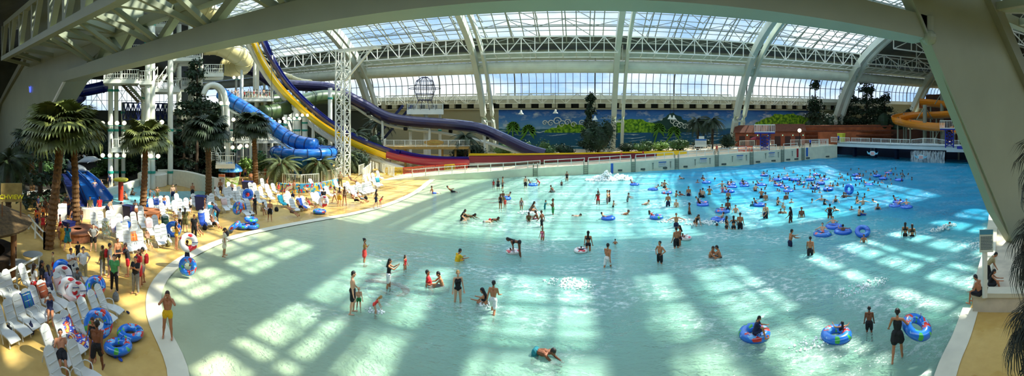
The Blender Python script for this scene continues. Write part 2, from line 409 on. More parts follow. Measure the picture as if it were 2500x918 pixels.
# far wall with mural
def mural():
    t = NT('painted mural wall'); P, X, Y, Z = t.pos()
    mp = t.n('Mapping', {'Vector': P, 'Scale': (.16,.1,.34)}); n1 = t.n('TexNoise', {'Vector': mp.outputs[0], 'Scale': 1.3, 'Detail': 6.0, 'Roughness': .6})
    u = t.math('DIVIDE', t.math('SUBTRACT', Z, 2.6), 8.4)          # 0..1 up the painted field
    sky = t.ramp(t.math('ADD', u, t.math('MULTIPLY', t.math('SUBTRACT', n1.outputs[0], .5), .5)), [(.38, (120,170,200)), (.62, (70,130,196)), (.95, (28,84,170))])
    w1 = t.n('TexVoronoi', {'Vector': mp.outputs[0], 'Scale': 3.2}); cl = t.math('MULTIPLY', t.ramp(n1.outputs[0], [(.50, 0.0), (.56, 1.0)]), t.ramp(u, [(.40, 0.0), (.5, 1.0), (.82, .8), (.95, 0.0)]))
    cl = t.math('MULTIPLY', cl, t.ramp(w1.outputs['Distance'], [(.08, 1.0), (.5, .35)]))
    sky = t.mixc(cl, sky, (214,224,220))
    sea = t.ramp(t.math('ADD', u, t.math('MULTIPLY', n1.outputs[0], .18)), [(.05, (24,90,110)), (.42, (28,84,128)), (.5, (34,96,120))])
    wv = t.n('TexWave', {'Vector': mp.outputs[0], 'Scale': 1.4, 'Distortion': 9.0, 'Detail': 3.0}, bands_direction='Z')
    sea = t.mixc(t.math('MULTIPLY', t.ramp(wv.outputs[0], [(.82, 0.0), (.93, .8)]), t.ramp(n1.outputs[0], [(.50, 0.0), (.58, 1.0)])), sea, (196,216,214))
    c = t.mixc(t.ramp(u, [(.425, 0.0), (.44, 1.0)]), sea, sky)
    def mound(cx, w, h, colr, base=.43, pw=2.0):
        d = t.math('POWER', t.math('ABSOLUTE', t.math('DIVIDE', t.math('SUBTRACT', X, cx), w)), pw)
        top = t.math('ADD', t.math('MULTIPLY', t.math('SUBTRACT', 1, d), h), t.math('MULTIPLY', t.math('SUBTRACT', w1.outputs['Distance'], .3), .10))
        return t.math('MULTIPLY', t.math('LESS_THAN', t.math('SUBTRACT', u, base), top), t.math('GREATER_THAN', u, base-.1))
    gr = t.n('TexNoise', {'Vector': P, 'Scale': 1.6, 'Detail': 4.0}); green = t.ramp(gr.outputs[0], [(.4, (50,104,22)), (.55, (126,176,34)), (.62, (150,196,50))])
    c = t.mixc(mound(21, 7.5, .42, 0, pw=.9), c, (32,70,66))
    c = t.mixc(mound(11.5, 6.5, .26, 0), c, green); c = t.mixc(mound(-2, 5, .12, 0), c, green); c = t.mixc(mound(51, 11, .40, 0), c, green)
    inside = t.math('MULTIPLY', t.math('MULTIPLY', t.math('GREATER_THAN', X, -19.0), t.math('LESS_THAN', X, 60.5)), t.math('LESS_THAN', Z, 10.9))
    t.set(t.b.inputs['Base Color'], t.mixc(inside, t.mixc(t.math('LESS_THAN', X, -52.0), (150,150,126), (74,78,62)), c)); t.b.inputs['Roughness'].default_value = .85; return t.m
mb = MB(); mb.box(((XL+XR)/2, YF+.3, 6.9), (XR-XL, .6, 13.9)); struct(mb.build('wall_far', mural()))
# ledge course over the mural, with openings
mb = MB()
for x in range(-60, 84, 3):
    mb.box((x+.0, YF-.55, 11.55), (1.25, 1.1, 1.1))
mb.box((12, YF-.6, 12.45), (148, 1.3, .7)); mb.box((12, YF-.5, 10.75), (148, .5, .3))
struct(mb.build('trim_3', M_wall))
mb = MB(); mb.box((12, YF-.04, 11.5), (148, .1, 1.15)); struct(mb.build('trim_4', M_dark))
# vault cross-section
SEC = [(92.3,13.8), (92.3,15.4), (92.2,16.6), (91.8,17.9), (91.0,19.1), (89.8,20.2), (88.2,21.2)]
SEC2 = [(88.2,21.2), (84,22.3), (80,23.0), (76,24.1)]
def roofz(y):
    return interp(y, [-15,-8,0,8,16,22,28,34,40,46,52,58,64,70,76,80,84,88.2,92], [16,19.2,22.6,25.4,27.8,29.2,30.3,31.0,31.4,31.3,30.9,30.1,28.8,27.0,24.1,23.0,22.3,21.2,19.5])
def roof_strip(ys, xa, xb, name, m, thick=0):
    mb = MB(); vs = []
    for y in ys: vs += [V(xa, y, roofz(y)), V(xb, y, roofz(y))]
    mb.add(vs, [(2*i, 2*i+1, 2*i+3, 2*i+2) for i in range(len(ys)-1)]); return struct(mb.build(name, m))
def fr(a, b, st):
    n = max(1, round((b-a)/st)); return [a+(b-a)*i/n for i in range(n+1)]
GX0, GX1, NX0, NX1 = -72, 61.5, -44, 76
roof_strip(fr(45.2,76,1.4), GX0, GX1, 'skylight_glazing_far', M_glass)
roof_strip(fr(13,38.4,1.4), NX0, NX1, 'skylight_glazing_near', M_glass)  # near skylight mostly unseen, invented so sun patches fall on the water
roof_strip(fr(76,88.2,2), XL, XR, 'ceiling_far', M_roofdark)
roof_strip(fr(38.4,45.2,2), XL, XR, 'ceiling_ridge', M_roofdark)
roof_strip(fr(-15,-9,2), XL, XR, 'ceiling_near', M_roofdark); roof_strip(fr(-1,13,2), XL, XR, 'ceiling_near', M_roofdark); roof_strip(fr(-9,-1,2), -84, 60, 'skylight_glazing_rear', M_glass)  # rear glazing is an unseen addition that lifts light on camera-facing surfaces
roof_strip(fr(-9,-1,2), XL, -84, 'ceiling_near', M_roofdark); roof_strip(fr(-9,-1,2), 60, XR, 'ceiling_near', M_roofdark)
roof_strip(fr(13,38.4,2), XL, NX0, 'ceiling_near_left', M_roofdark); roof_strip(fr(13,38.4,2), NX1, XR, 'ceiling_near_right', M_roofdark)
roof_strip(fr(45.2,76,2), XL, GX0, 'ceiling_far_left', M_roofdark); roof_strip(fr(45.2,76,2), GX1, XR, 'ceiling_far_right', M_roofdark)
# glazing bars
M_lat = mat('grey green glazing bar paint', (132,140,124), .5)
def lattice(ya, yb, xa, xb, tagn, wy=.17, wx=.13, st=1.5):
    ys = fr(ya, yb, st); mb = MB()
    x = xa
    while x <= xb+.01:
        for i in range(len(ys)-1): mb.bar(V(x, ys[i], roofz(ys[i])-.06), V(x, ys[i+1], roofz(ys[i+1])-.06), wy, .14)
        x += 2.45
    for y in ys: mb.bar(V(xa, y, roofz(y)-.05), V(xb, y, roofz(y)-.05), wx, .12)
    struct(mb.build('skylight_bars_'+tagn, M_lat))
    mb = MB(); ys = fr(ya, yb, 4.3); x = xa; n = 0; D = 1.35
    xs = fr(xa, xb, 4.9)
    for x in xs:
        for i in range(len(ys)-1):
            a = V(x, ys[i], roofz(ys[i])-D); b = V(x, ys[i+1], roofz(ys[i+1])-D); mb.bar(a, b, .17)
            mb.bar(a, V(x, ys[i+1], roofz(ys[i+1])-.1), .11); 
    for y in ys:
        mb.bar(V(xa, y, roofz(y)-D), V(xb, y, roofz(y)-D), .2)
        for i in range(len(xs)-1):
            s = i % 2; mb.bar(V(xs[i], y, roofz(y)-(D if s else .1)), V(xs[i+1], y, roofz(y)-(.1 if s else D)), .11)
    for j in range(len(ys)-1):
        for i in range(0, len(xs)-1, 2): mb.bar(V(xs[i], ys[j], roofz(ys[j])-.3), V(xs[i+1], ys[j+1], roofz(ys[j+1])-.3), .10)
    struct(mb.build('roof_truss_'+tagn, M_lat))
lattice(45.2, 76, GX0, GX1, 'far'); lattice(13, 38.4, NX0, NX1, 'near', .22, .20, 2.0)  # near bars and truss are invented too, sized to cut up the sun patches
mb = MB(); ysn = fr(13,38.4,2.3)
for x, wd in [(9.5,.7),(13.6,.9),(17.4,2.4),(25,2.4),(29,1.2),(39,1.6),(43.5,1.6),(48,2.6),(52,1.4),(57,1.8),(3,.6),(-6,.7),(-13,.8)]:
    for i in range(len(ysn)-1): mb.bar(V(x, ysn[i], roofz(ysn[i])-.35), V(x, ysn[i+1], roofz(ysn[i+1])-.35), wd, .4)
for y, wd in ((19,.7),(25,.5),(31,.7)): mb.bar(V(NX0, y, roofz(y)-.4), V(NX1, y, roofz(y)-.4), wd, .4)
struct(mb.build('roof_beams_near', M_white))  # unseen beams invented to cut dark bands into the sunlight below
mb = MB()
for x in fr(-84,60,4.8):
    for y0_, y1_ in ((-9,-5),(-5,-1)): mb.bar(V(x, y0_, roofz(y0_)-.1), V(x, y1_, roofz(y1_)-.1), .25)
struct(mb.build('skylight_bars_rear', M_white))  # bars of the added rear glazing, out of view
# clerestory, curved at the eaves; two panes high
mb = MB(); vs = []
for y, z in SEC: vs += [V(XL, y, z), V(XR, y, z)]
mb.add(vs, [(2*i, 2*i+1, 2*i+3, 2*i+2) for i in range(len(SEC)-1)]); w1 = struct(mb.build('window_1', M_glass))
M_mull = mat('grey window mullion', (96,100,92), .5)
mb = MB(); x = -96; k = 0
while x < 112:
    wd = .30 if k % 11 == 5 else .13
    mb.sweep([V(x, y-.05, z) for y, z in SEC], [(-wd/2,-.1), (wd/2,-.1), (wd/2,.1), (-wd/2,.1)], up=(0,-1,.3), closedprof=True)
    x += 1.65; k += 1
for y, z in (SEC[0], SEC[2], SEC[4], SEC[6]): mb.bar(V(XL, y-.08, z), V(XR, y-.08, z), .14, .14)
struct(mb.build('window_frame', M_mull, w1))
# sill beam and plain band
mb = MB(); mb.box((0, YF-.5, 13.35), (XR-XL, 1.0, .9)); struct(mb.build('trim_5', M_white))
# truss walkway in front of the far wall
def truss(mb, a, b, h, n, t=.14, d=V(0,0,1), zig=True, cross=False):
    a = Vector(a); b = Vector(b); u = d*h
    mb.bar(a, b, t); mb.bar(a+u, b+u, t)
    for i in range(n+1):
        p = a+(b-a)*i/n; mb.bar(p, p+u, t*.7)
        if i < n:
            q = a+(b-a)*(i+1)/n
            if zig: mb.bar(p+(u if i % 2 else u*0), q+(u*0 if i % 2 else u), t*.7)
            if cross: mb.bar(p+(u*0 if i % 2 else u), q+(u if i % 2 else u*0), t*.7)
for k, (xa, xb) in enumerate(((-58,-47.6), (-45.4,-20.6), (-18.6,6.6), (8.6,33.4), (35.4,58.5))):
    mb = MB(); truss(mb, V(xa, 87.5, 11.9), V(xb, 87.5, 11.9), 2.1, 10); truss(mb, V(xa, 89.2, 11.9), V(xb, 89.2, 11.9), 2.1, 10, .1)
    for i in range(11): p = V(mix(xa, xb, i/10), 87.5, 11.9); mb.bar(p, p+V(0,1.7,0), .1)
    tag(mb.build('lattice_girder', M_white, origin=(xa, 87.5, 11.9)), ['white lattice girder along the far wall behind the tall slides, leftmost of five', 'white lattice girder above the diving platform and the purple slide', 'white lattice girder over the left third of the painted wave mural', 'white lattice girder over the painted volcano in the mural', 'white lattice girder over the painted green hill, ending at the dark trees'][k], 'girder', 'lattice girders along the far wall')
# horizontal roof truss below the skylight
for k, (xa, xb) in enumerate(((-100,-47.6), (-45.4,-20.6), (-18.6,6.6), (8.6,33.4), (35.4,60), (62.4,100))):
    mb = MB(); n = max(4, round((xb-xa)/2.45)); truss(mb, V(xa, 74.2, 20.7), V(xb, 74.2, 20.7), 2.9, n, .22, cross=False)
    mb.bar(V(xa, 77, 20.2), V(xb, 77, 20.2), .18)
    for i in range(n+1): p = V(mix(xa, xb, i/n), 74.2, 20.7); mb.bar(p, p+V(0,2.8,-.5), .12)
    struct(mb.build('eaves_truss', M_white))
# ribs: twin curved members
RIB = [(87.5,zdk(10)-.3), (85.6,6.5), (83.4,10.8), (81.2,14.4), (78.6,18.0), (75.2,21.4), (71,24.2), (66,26.6), (60,28.6), (52,30.0), (44,30.6), (36,30.4), (28,29.4), (20,27.6), (13,25.6)]
rp_ = cat([V(0, y, z) for y, z in RIB], 3)
for k, xr in enumerate((-73.6, -46.6, -19.6, 7.6, 34.4, 61.4, 88)):
    mb = MB()
    for dx, wd, hh in ((-.95,1.0,1.5), (.95,.55,1.3)):
        mb.sweep([V(xr+dx, p.y, p.z) for p in rp_], [(-wd/2,-hh/2), (wd/2,-hh/2), (wd/2,hh/2), (-wd/2,hh/2)], up=(0,-.5,1) , closedprof=True)
    for i in range(4, len(rp_)-1, 9): mb.bar(V(xr-.95, rp_[i].y, rp_[i].z), V(xr+.95, rp_[i].y, rp_[i].z), .2, .4)
    struct(mb.build('roof_rib', mat('rib paint', (198,206,188), .5, var=.05, vscale=.4)))
# two long ducts
for nm, y, z, r, lab in (('upper', 81.5, 21.35, 1.1, 'long pale round duct running under the dark roof band, upper of two'), ('lower', 79.6, 18.7, 1.2, 'long pale round duct running just over the curved windows, lower of two')):
    e_ = empty('ventilation_duct', (XL+3, y, z), lab, 'duct', 'pair of long round ducts under the roof')
    mb = MB(); ps = []; rs = []
    for x in range(XL+3, XR-3, 6): ps += [V(x, y, z), V(x+.01, y, z), V(x+.16, y, z), V(x+.17, y, z)]; rs += [r, r+.05, r+.05, r]
    mb.tube(ps, rs, 20); mb.build('duct_pipe', M_pipe, e_, smooth=False)
    for x in range(XL+4, XR-3, 18):
        mb = MB(); mb.bar(V(x, y, z+r-.1), V(x, y, roofz(y)-.05), .14); mb.build('hanger', M_white, e_)
# steel fans under the solid ceiling at the right end
for k in range(4):
    y0_ = 70-k*9; a_ = V(62, y0_+4, roofz(y0_)-5.5); b2_ = V(100, y0_-8, roofz(y0_-8)-8.5); mb = MB()
    truss(mb, a_, b2_, 2.4, 9, .26)
    for i in range(0, 10, 3): p = a_+(b2_-a_)*i/9; mb.bar(p+V(0,0,2.4), V(p.x, p.y, roofz(p.y)-.1), .2); mb.bar(p+V(0,0,2.4), V(p.x+2.5, p.y-2, roofz(p.y-2)-.1), .14)
    struct(mb.build('roof_truss_right', M_white))
# end walls, near wall
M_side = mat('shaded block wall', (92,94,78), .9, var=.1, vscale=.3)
ys = fr(-15,92,4)
for nm, x in (('wall_left', XL), ('wall_right', XR)):
    mb = MB(); vs = []
    if nm == 'wall_left':
        mb.box((x, 38.5, 5.5), (.6, 108, 11))
        for i in range(len(ys)-1):
            if ys[i] < 27 or ys[i] > 80: mb.poly([V(x, ys[i], 11), V(x, ys[i+1], 11), V(x, ys[i+1], roofz(ys[i+1])), V(x, ys[i], roofz(ys[i]))])
            else: mb.poly([V(x, ys[i], 21), V(x, ys[i+1], 21), V(x, ys[i+1], roofz(ys[i+1])), V(x, ys[i], roofz(ys[i]))])
    else:
        for i in range(len(ys)-1): mb.poly([V(x, ys[i], 0), V(x, ys[i+1], 0), V(x, ys[i+1], roofz(ys[i+1])), V(x, ys[i], roofz(ys[i]))])
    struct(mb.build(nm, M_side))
mb = MB(); mb.poly([V(XL+.1,28,11), V(XL+.1,82,11), V(XL+.1,82,21), V(XL+.1,28,21)]); w2 = struct(mb.build('window_2', M_glass))
mb = MB()
for y in fr(28,82,1.8): mb.bar(V(XL+.2, y, 11), V(XL+.2, y, 21), .14)
for z in (11,14.3,17.6,21): mb.bar(V(XL+.2,28,z), V(XL+.2,82,z), .16)
for y in fr(28,82,9): mb.bar(V(XL+.6, y, 11), V(XL+.6, y+7, 21), .14); mb.bar(V(XL+.6, y+7, 11), V(XL+.6, y, 21), .14)
struct(mb.build('window_frame', M_white, w2))
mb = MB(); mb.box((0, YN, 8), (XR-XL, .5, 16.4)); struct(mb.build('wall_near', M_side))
# ================= the big portal frame in front of the viewpoint =================
def plate(pts, y0, y1, name, m, parent=None):
    """an outline in the X-Z plane with real thickness in Y"""
    mb = MB(); n = len(pts); vs = [V(x, y0, z) for x, z in pts]+[V(x, y1, z) for x, z in pts]
    mb.add(vs, [tuple(range(n)), tuple(range(2*n-1, n-1, -1))]+[(i, (i+1) % n, n+(i+1) % n, n+i) for i in range(n)])
    return mb.build(name, m, parent)
M_flange = mat('weathered grey flange paint', (126,132,112), .6)
struct(plate([(23.2,.78), (21,3.17), (17.5,8.7), (15.0,12.6), (13.7,14.4), (9.5,20), (7,25), (14,25.6), (17,19.5), (20.1,15.85), (24.7,11.4), (30.5,5.8), (35,.78)], 13.2, 13.75, 'column_right', M_frame))
for k, (a, b) in enumerate((((23.2,.78), (13.9,14.3)), ((13.9,14.3), (9.5,20)))):
    mb = MB(); mb.bar(V(a[0]-.05, 13.15, a[1]), V(b[0]-.05, 13.15, b[1]), .14, .14, up=(0,1,0)); struct(mb.build('trim_6', M_frame))
mb = MB(); mb.sweep([V(17,13.1,19.5), V(20.2,13.1,15.9), V(24.8,13.1,11.4), V(30.6,13.1,5.8), V(35.2,13.1,.79)], [(-.4,-.35), (.4,-.35), (.4,.35), (-.4,.35)], up=(0,1,0), closedprof=True); struct(mb.build('trim_7', M_flange))
struct(plate([(-68,.05), (-55,6.6), (-42.3,12.9), (-33,14.6), (-29.5,16.3), (-30,25), (-70,25.4), (-63,17.7), (-76,14.8), (-87,12), (-103,.05)], 13.6, 16.2, 'column_left', M_frame))
mb = MB(); mb.bar(V(-68,13.55,.1), V(-42.5,13.55,12.9), .25, .25, up=(0,1,0)); struct(mb.build('trim_6', M_white))
mb = MB(); mb.sweep([V(-60,13.5,19.5), V(-63.5,13.5,17.7), V(-76,13.5,14.8), V(-87,13.5,12), V(-103,13.5,.1)], [(-.5,-.4), (.5,-.4), (.5,.4), (-.5,.4)], up=(0,1,0), closedprof=True); struct(mb.build('trim_7', M_flange))
# bottom chord
mb = MB(); mb.box((-13.6,13.95,13.35), (58,1.5,1.1)); struct(mb.build('beam', M_frame))
mb = MB(); mb.tube([V(15.1,13.4,12.9), V(15.1,13.4,13.9)], .35, 14); mb.ball((15.0,13.2,12.85), .38, 14, 8); struct(mb.build('beam_end', M_frame))
c2 = lambda x: V(x, 13.9, 15.5+max(0, -(x+18.5))*.028)
c3 = lambda x: V(x, 9.6, 15.55+max(0, -(x+20.7))*.052)
c4 = lambda x: V(x, 9.6, 19.7+max(0, -(x+30))*.09)
mb = MB(); mb.bar(c2(-63), c2(-18.5), .7, .6); mb.bar(c2(-18.5), c2(44), .7, .6); struct(mb.build('truss_chord', M_frame))
mb = MB(); mb.bar(c3(-60), c3(-20.7), .7, .6); mb.bar(c3(-20.7), c3(44), .7, .6); struct(mb.build('truss_chord', M_frame))
mb = MB(); mb.bar(c4(-58), c4(-30), .6, .6); mb.bar(c4(-30), c4(44), .6, .6); struct(mb.build('truss_chord', M_frame))
nodes = [-34.3+5.5*i for i in range(10)]
mb = MB()
for x in nodes:
    b = V(x, 13.9, 13.8)
    if x > 14: continue
    for dx in (-2.75, 2.75): mb.bar(b, c2(x+dx), .5, .4)
    for dx in (-.7, .7): mb.bar(b+V(dx*.4,0,0), c3(x+dx*2)+V(0,0,0), .3, .3)
struct(mb.build('truss_web', M_frame))
mb = MB(); x = -60.0; k = 0
while x < 40:
    mb.bar(c2(x), c3(x), .45); mb.bar(c3(x), c4(x), .6, .45); mb.bar(c3(x), c4(x+3.0), .5, .4)
    if k % 2: mb.bar(c2(x), c3(x+3.0), .4)
    x += 4.2 if x > -40 else 6.5; k += 1
struct(mb.build('truss_web', M_frame))
# blue W reflected in the glass, modelled as a glowing shape at the left column
def glass_reflection():
    m = mat('blue neon tube', (70,90,255), .4, emit=1.6)
    mb = MB(); c = PY(73,217,13.45); w = .62; h = .8; mb.tube([c+V(dx*w, 0, dz*h) for dx, dz in ((-.8,.5), (-.4,-.5), (0,.3), (.4,-.5), (.8,.5))], .035, 6)
    mb.tube([c+V(dx*w+.18, 0, dz*h-.14) for dx, dz in ((-.8,.5), (-.4,-.5), (0,.3), (.4,-.5), (.8,.5))], .025, 6)
    tag(mb.build('neon_letter', m, origin=c), 'small glowing blue double W letter on the large pale column at left', 'sign')
glass_reflection()
# ================= railings, ladders, signs along the pool =================
def wallpt(px, off=0.35):
    """where the far pool wall stands in this direction"""
    t = math.tan((px-1420)/1000); pts = [(-27,50.5), (-23,53.6)]+FAR
    for i in range(len(pts)-1):
        (xa, ya), (xb, yb) = pts[i], pts[i+1]; den = (xb-xa)-t*(yb-ya)
        if abs(den) < 1e-9: continue
        s = (t*ya-xa)/den
        if -.001 <= s <= 1.001:
            x = xa+(xb-xa)*s; y = ya+(yb-ya)*s; return V(x, y+off, zdk(x)+.03)
    return None
def rail_section(pts, name, label, group, post=2.0, h=1.05, rails=(.5, 1.0), m=None, pickets=0, pw=.09):
    m = m or M_white; o = Vector(pts[0]); e = empty(name, o, label, 'railing', group)
    L_ = [Vector(p) for p in pts]; seg = [(L_[i+1]-L_[i]).length for i in range(len(L_)-1)]; tot = sum(seg)
    def at(s):
        for i, l in enumerate(seg):
            if s <= l or i == len(seg)-1: return L_[i]+(L_[i+1]-L_[i])*min(1, s/l)
            s -= l
    n = max(1, round(tot/post))
    for r in rails:
        mb = MB()
        for i in range(n): mb.bar(at(tot*i/n)+V(0,0,r*h), at(tot*(i+1)/n)+V(0,0,r*h), .06, .09)
        mb.build('rail', m, e)
    for i in range(n+1):
        mb = MB(); mb.bar(at(tot*i/n), at(tot*i/n)+V(0,0,h+.06), pw); mb.build('post', m, e)
    if pickets:
        mb = MB(); k = max(2, round(tot/pickets))
        for i in range(k+1): p = at(tot*i/k); mb.bar(p+V(0,0,.12), p+V(0,0,h-.02), .045)
        tag(mb.build('pickets', m, e), kind='stuff')
    return e
rg = 'white two-rail fences on the far pool wall'
SECS = [(1004,1318,'white two-rail fence on the pool wall nearest the loungers, bending at its left end'),(1328,1427,'white two-rail fence between the first and second ladders on the far pool wall'),(1437,1540,'white two-rail fence over the blue stripe on the far pool wall'),(1553,1645,'white two-rail fence beside the yellow slide end'),(1660,1743,'white two-rail fence just right of the yellow slide end'),(1757,1824,'white two-rail fence in front of the sunlit promenade'),(1841,1858,'short white rail left of the blue lifeguard tower'),(1878,1897,'short white rail right of the blue lifeguard tower'),(1915,1949,'white two-rail fence by the globe lamp near the bridge')]
for a, b, lab in SECS:
    k = max(2, int((b-a)/25)); pts = [wallpt(mix(a, b, i/k)) for i in range(k+1)]; rail_section([p for p in pts if p], 'guard_rail', lab, rg, post=1.9)
M_ladder = mat('grey ladder steel', (120,132,116), .4, metal=.4)
for px in (1307,1430,1546,1652,1749.5,1834.5,1910,1960):
    p = wallpt(px, -.12); e = empty('pool_ladder', p, 'grey steel ladder fixed to the far pool wall below a gap in the railing', 'ladder', 'ladders down the far pool wall')
    e['label'] = {1307:'first grey ladder on the far pool wall, left end under the sun patches', 1430:'grey ladder on the far pool wall just left of the blue stripe and breaking wave', 1546:'grey ladder on the far pool wall between breaking wave and first notice', 1652:'grey ladder on the far pool wall right of the first notice', 1749.5:'grey ladder on the far pool wall between second and third notices', 1834.5:'grey ladder on the pool wall left of the blue lifeguard tower', 1910:'grey ladder on the pool wall left of the red depth stripe', 1960:'last grey ladder on the pool wall between the red and blue stripes'}[px]
    for s in (-.32, .32):
        mb = MB(); mb.tube([p+V(s,0,-2.6), p+V(s,0,.5), p+V(s,.25,.75), p+V(s,.55,.5), p+V(s,.6,.02)], .05, 6); mb.build('side_rail', M_ladder, e)
    k = 0
    z = .02
    while p.z-z > .15:
        mb = MB(); mb.bar(p+V(-.3,0,-z-.1), p+V(.3,0,-z-.1), .12, .06); mb.build('rung', M_ladder, e); z += .3
def notice(c, w, h, normal_rz, label, lines=5, head=(30,100,170), body=(214,220,206), name='notice_board', post=None, fold=None, grp=None):
    e = empty(name, c, label, 'sign', grp, rz=normal_rz, world=False)
    mb = MB(); mb.box((0,0,0), (w,.05,h)); bd_ = mb.build('board', mat('sign face %d %d %d' % body, body, .5), e)
    mb = MB(); mb.box((0,-.03,h*.39), (w*.98,.02,h*.2)); mb.build('header', mat('sign header %d %d %d' % head, head, .5), bd_)
    mb = MB(); r = random.Random(int(c[0]*100))
    for i in range(lines):
        x = -w*.42
        while x < w*.36:
            l = r.uniform(.05,.12)*w; mb.box((x+l/2, -.032, h*(.18-i*.6/lines)), (l*.8,.01,h*.035)); x += l
    tag(mb.build('text_lines', mat('dark sign print', (60,84,96), .6), bd_), kind='stuff') if lines else None
    if post:
        mb = MB(); mb.tube([V(0,.08,-post), V(0,.08,h*.5)], .06, 8); mb.build('post', M_white, e)
    return e
for px, lab in ((1617,'leftmost blue-topped notice on the far pool wall'), (1717,'second blue-topped notice from the left on the far pool wall'), (1806,'third blue-topped notice from the left on the far pool wall'), (1884,'rightmost blue-topped notice on the far pool wall')):
    p = wallpt(px, -.06); ang = math.atan2(4, 16) if p.x < 22 else math.atan2(2.4, 16)
    notice(p+V(0,0,-.75), 1.45, .8, ang, lab, lines=4, grp='notices on the far pool wall')
mb_m = {'b': mat('blue depth stripe', (20,90,180), .5), 'r': mat('red depth stripe', (160,30,30), .5)}
for px, c, lab in ((1494,'b','blue vertical stripe on the far pool wall beside the breaking wave'), (1947,'r','red vertical stripe on the pool wall near the last ladder'), (1970,'b','narrow blue vertical stripe on the pool wall by the bridge corner')):
    p = wallpt(px, -.03); mb = MB(); mb.box(p+V(0,0,-.95), (.42,.06,1.8)); tag(mb.build('depth_stripe', mb_m[c], origin=p), lab, 'marking', 'depth stripes on the pool wall')
for px in (1512,1568,1622,1672,1767,1850,1888,1924,1944,1972,2020):
    p = wallpt(px, -.03); mb = MB(); mb.box(p*1+V(0,0,-p.z+.38), (.95,.08,.3)); tag(mb.build('wall_grate', mat('dark grate', (70,84,74), .7), origin=(p.x,p.y,.38)), 'small dark grate low on the far pool wall at the waterline', 'grate', 'dark grates at the waterline of the pool wall')
for px in (1594,1637,1697,1733,1788,1822,1869,1900,1934):
    p = wallpt(px, -.1); mb = MB(); mb.tube([p+V(0,0,-1.5), p+V(0,0,-.55)], .05, 6); mb.box(p+V(0,0,-.5), (.28,.1,.1)); tag(mb.build('hand_hold', M_ladder, origin=p+V(0,0,-1.5)), 'slim grey vertical handhold bar fixed on the far pool wall', 'handhold', 'slim handhold bars on the pool wall')
# ================= the bridge over the wave chamber =================
BA, BB = V(53,73.6,0), V(64.5,43.5,0); bd = (BB-BA).normalized(); bn = V(-bd.y, bd.x, 0)*-1
bn = V(bd.y, -bd.x, 0); bn = -bn if bn.x < 0 else bn
M_fascia = mat('pale blue bridge fascia', (186,206,206), .5, var=.05, vscale=.5)
def bpt(px):
    t = math.tan((px-1420)/1000); A, B = BA, BB; s = (t*A.y-A.x)/((B.x-A.x)-t*(B.y-A.y)); return A+(B-A)*s
mb = MB()
for a, b in ((0,.78), (.78,1.25)):
    p, q = BA+(BB-BA)*a, BA+(BB-BA)*b
    mb.slab([p+V(0,0,3.3), q+V(0,0,3.3), q+bn*5+V(0,0,3.3), p+bn*5+V(0,0,3.3)], .25)
    mb.slab([p+V(0,0,3.3), q+V(0,0,3.3), q+bn*.3+V(0,0,3.3), p+bn*.3+V(0,0,3.3)], .85 if a == 0 else 1.15)
struct(mb.build('bridge_deck', M_fascia))
mb = MB(); p, q = BA+bn*6, BB+bn*6+bd*12; mb.slab([p-bd*5+V(0,0,2.7), q+V(0,0,2.7), q+bn*.4+V(0,0,2.7), p-bd*5+bn*.4+V(0,0,2.7)], 4.5)
struct(mb.build('wall_wave_chamber', mat('dark navy chamber wall', (16,34,58), .7)))
for i in range(7):
    mb = MB(); c = BA+(BB-BA)*((i+.5)/6.2)+bn*3.2; mb.box((c.x, c.y, .4), (.7,.7,4.6)); struct(mb.build('pier', mat('navy pier', (20,40,70), .6)))
GY = 'white picket railings of the bridge'
for a, b, lab in ((1984,2024,'white picket railing at the corner just before the bridge'), (2029,2074,'white picket railing behind the yellow bin at the bridge start'), (2079,2124,'short white picket railing, second from the yellow bin on the bridge'), (2129,2221,'long white picket railing over the left hanging sign on the bridge'), (2226,2310,'white picket railing humped over the small waterfall'), (2326,2384,'white picket railing right of the bridge lifeguard tower')):
    pts = []
    for i in range(7):
        px = mix(a, b, i/6)
        p = bpt(px) if px > 2026 else wallpt(px, .6)
        hump = .35*math.sin(PI*i/6) if a == 2226 else 0
        pts.append(V(p.x, p.y, (3.32 if px > 2026 else p.z)+hump))
    rail_section(pts, 'picket_railing', lab, GY, post=2.2, h=1.1, rails=(.1,1.0), pickets=.28)
# a strip of far railing on the promenade
for a, b, yy, lab in ((1806,1842,352,'white picket railing behind the red parasol'), (1876,1890,350,'short white picket railing behind the blue lifeguard tower'), (1930,1958,347,'white picket railing beside the globe lamp post'), (1955,2022,345,'white picket railing on the back of the promenade near the bridge')):
    D = 88; pts = [PD(mix(a, b, i/4), yy, D) for i in range(5)]; pts = [V(p.x, p.y, zdk(p.x)) for p in pts]
    rail_section(pts, 'picket_railing', lab, 'white picket railings at the back of the promenade', post=2.2, h=1.5, rails=(.1,1.0), pickets=.3)
# waterfall
def wf():
    t = NT('falling water'); t.N.remove(t.b); P, X, Y, Z = t.pos(); mp = t.n('Mapping', {'Vector': P, 'Scale': (5,5,.5)}); n = t.n('TexNoise', {'Vector': mp.outputs[0], 'Scale': 1.2, 'Detail': 3.0})
    tr = t.n('BsdfTransparent'); df = t.n('BsdfDiffuse', {'Color': (.75,.88,.88,1)}); mx = t.n('MixShader', {0: t.ramp(n.outputs[0], [(.46, 0.02), (.7, .75)]), 1: tr, 2: df}); t.L.new(mx.outputs[0], t.out.inputs[0]); return t.m
M_fall = wf()
mb = MB(); A, B = bpt(2226), bpt(2308)
for off, z0 in ((-.25,2.3), (-.42,2.2), (-.6,2.0)):
    n = 24; vs = []
    for i in range(n+1):
        p = A+(B-A)*(i/n)+bn*(off+.05*math.sin(i*1.3)); vs += [V(p.x, p.y, z0), V(p.x, p.y, -.05)]
    mb.add(vs, [(2*i, 2*i+1, 2*i+3, 2*i+2) for i in range(n)])
tag(mb.build('waterfall', M_fall, origin=A), 'thin curtain of water falling under the humped bridge railing', 'waterfall', kind='stuff')
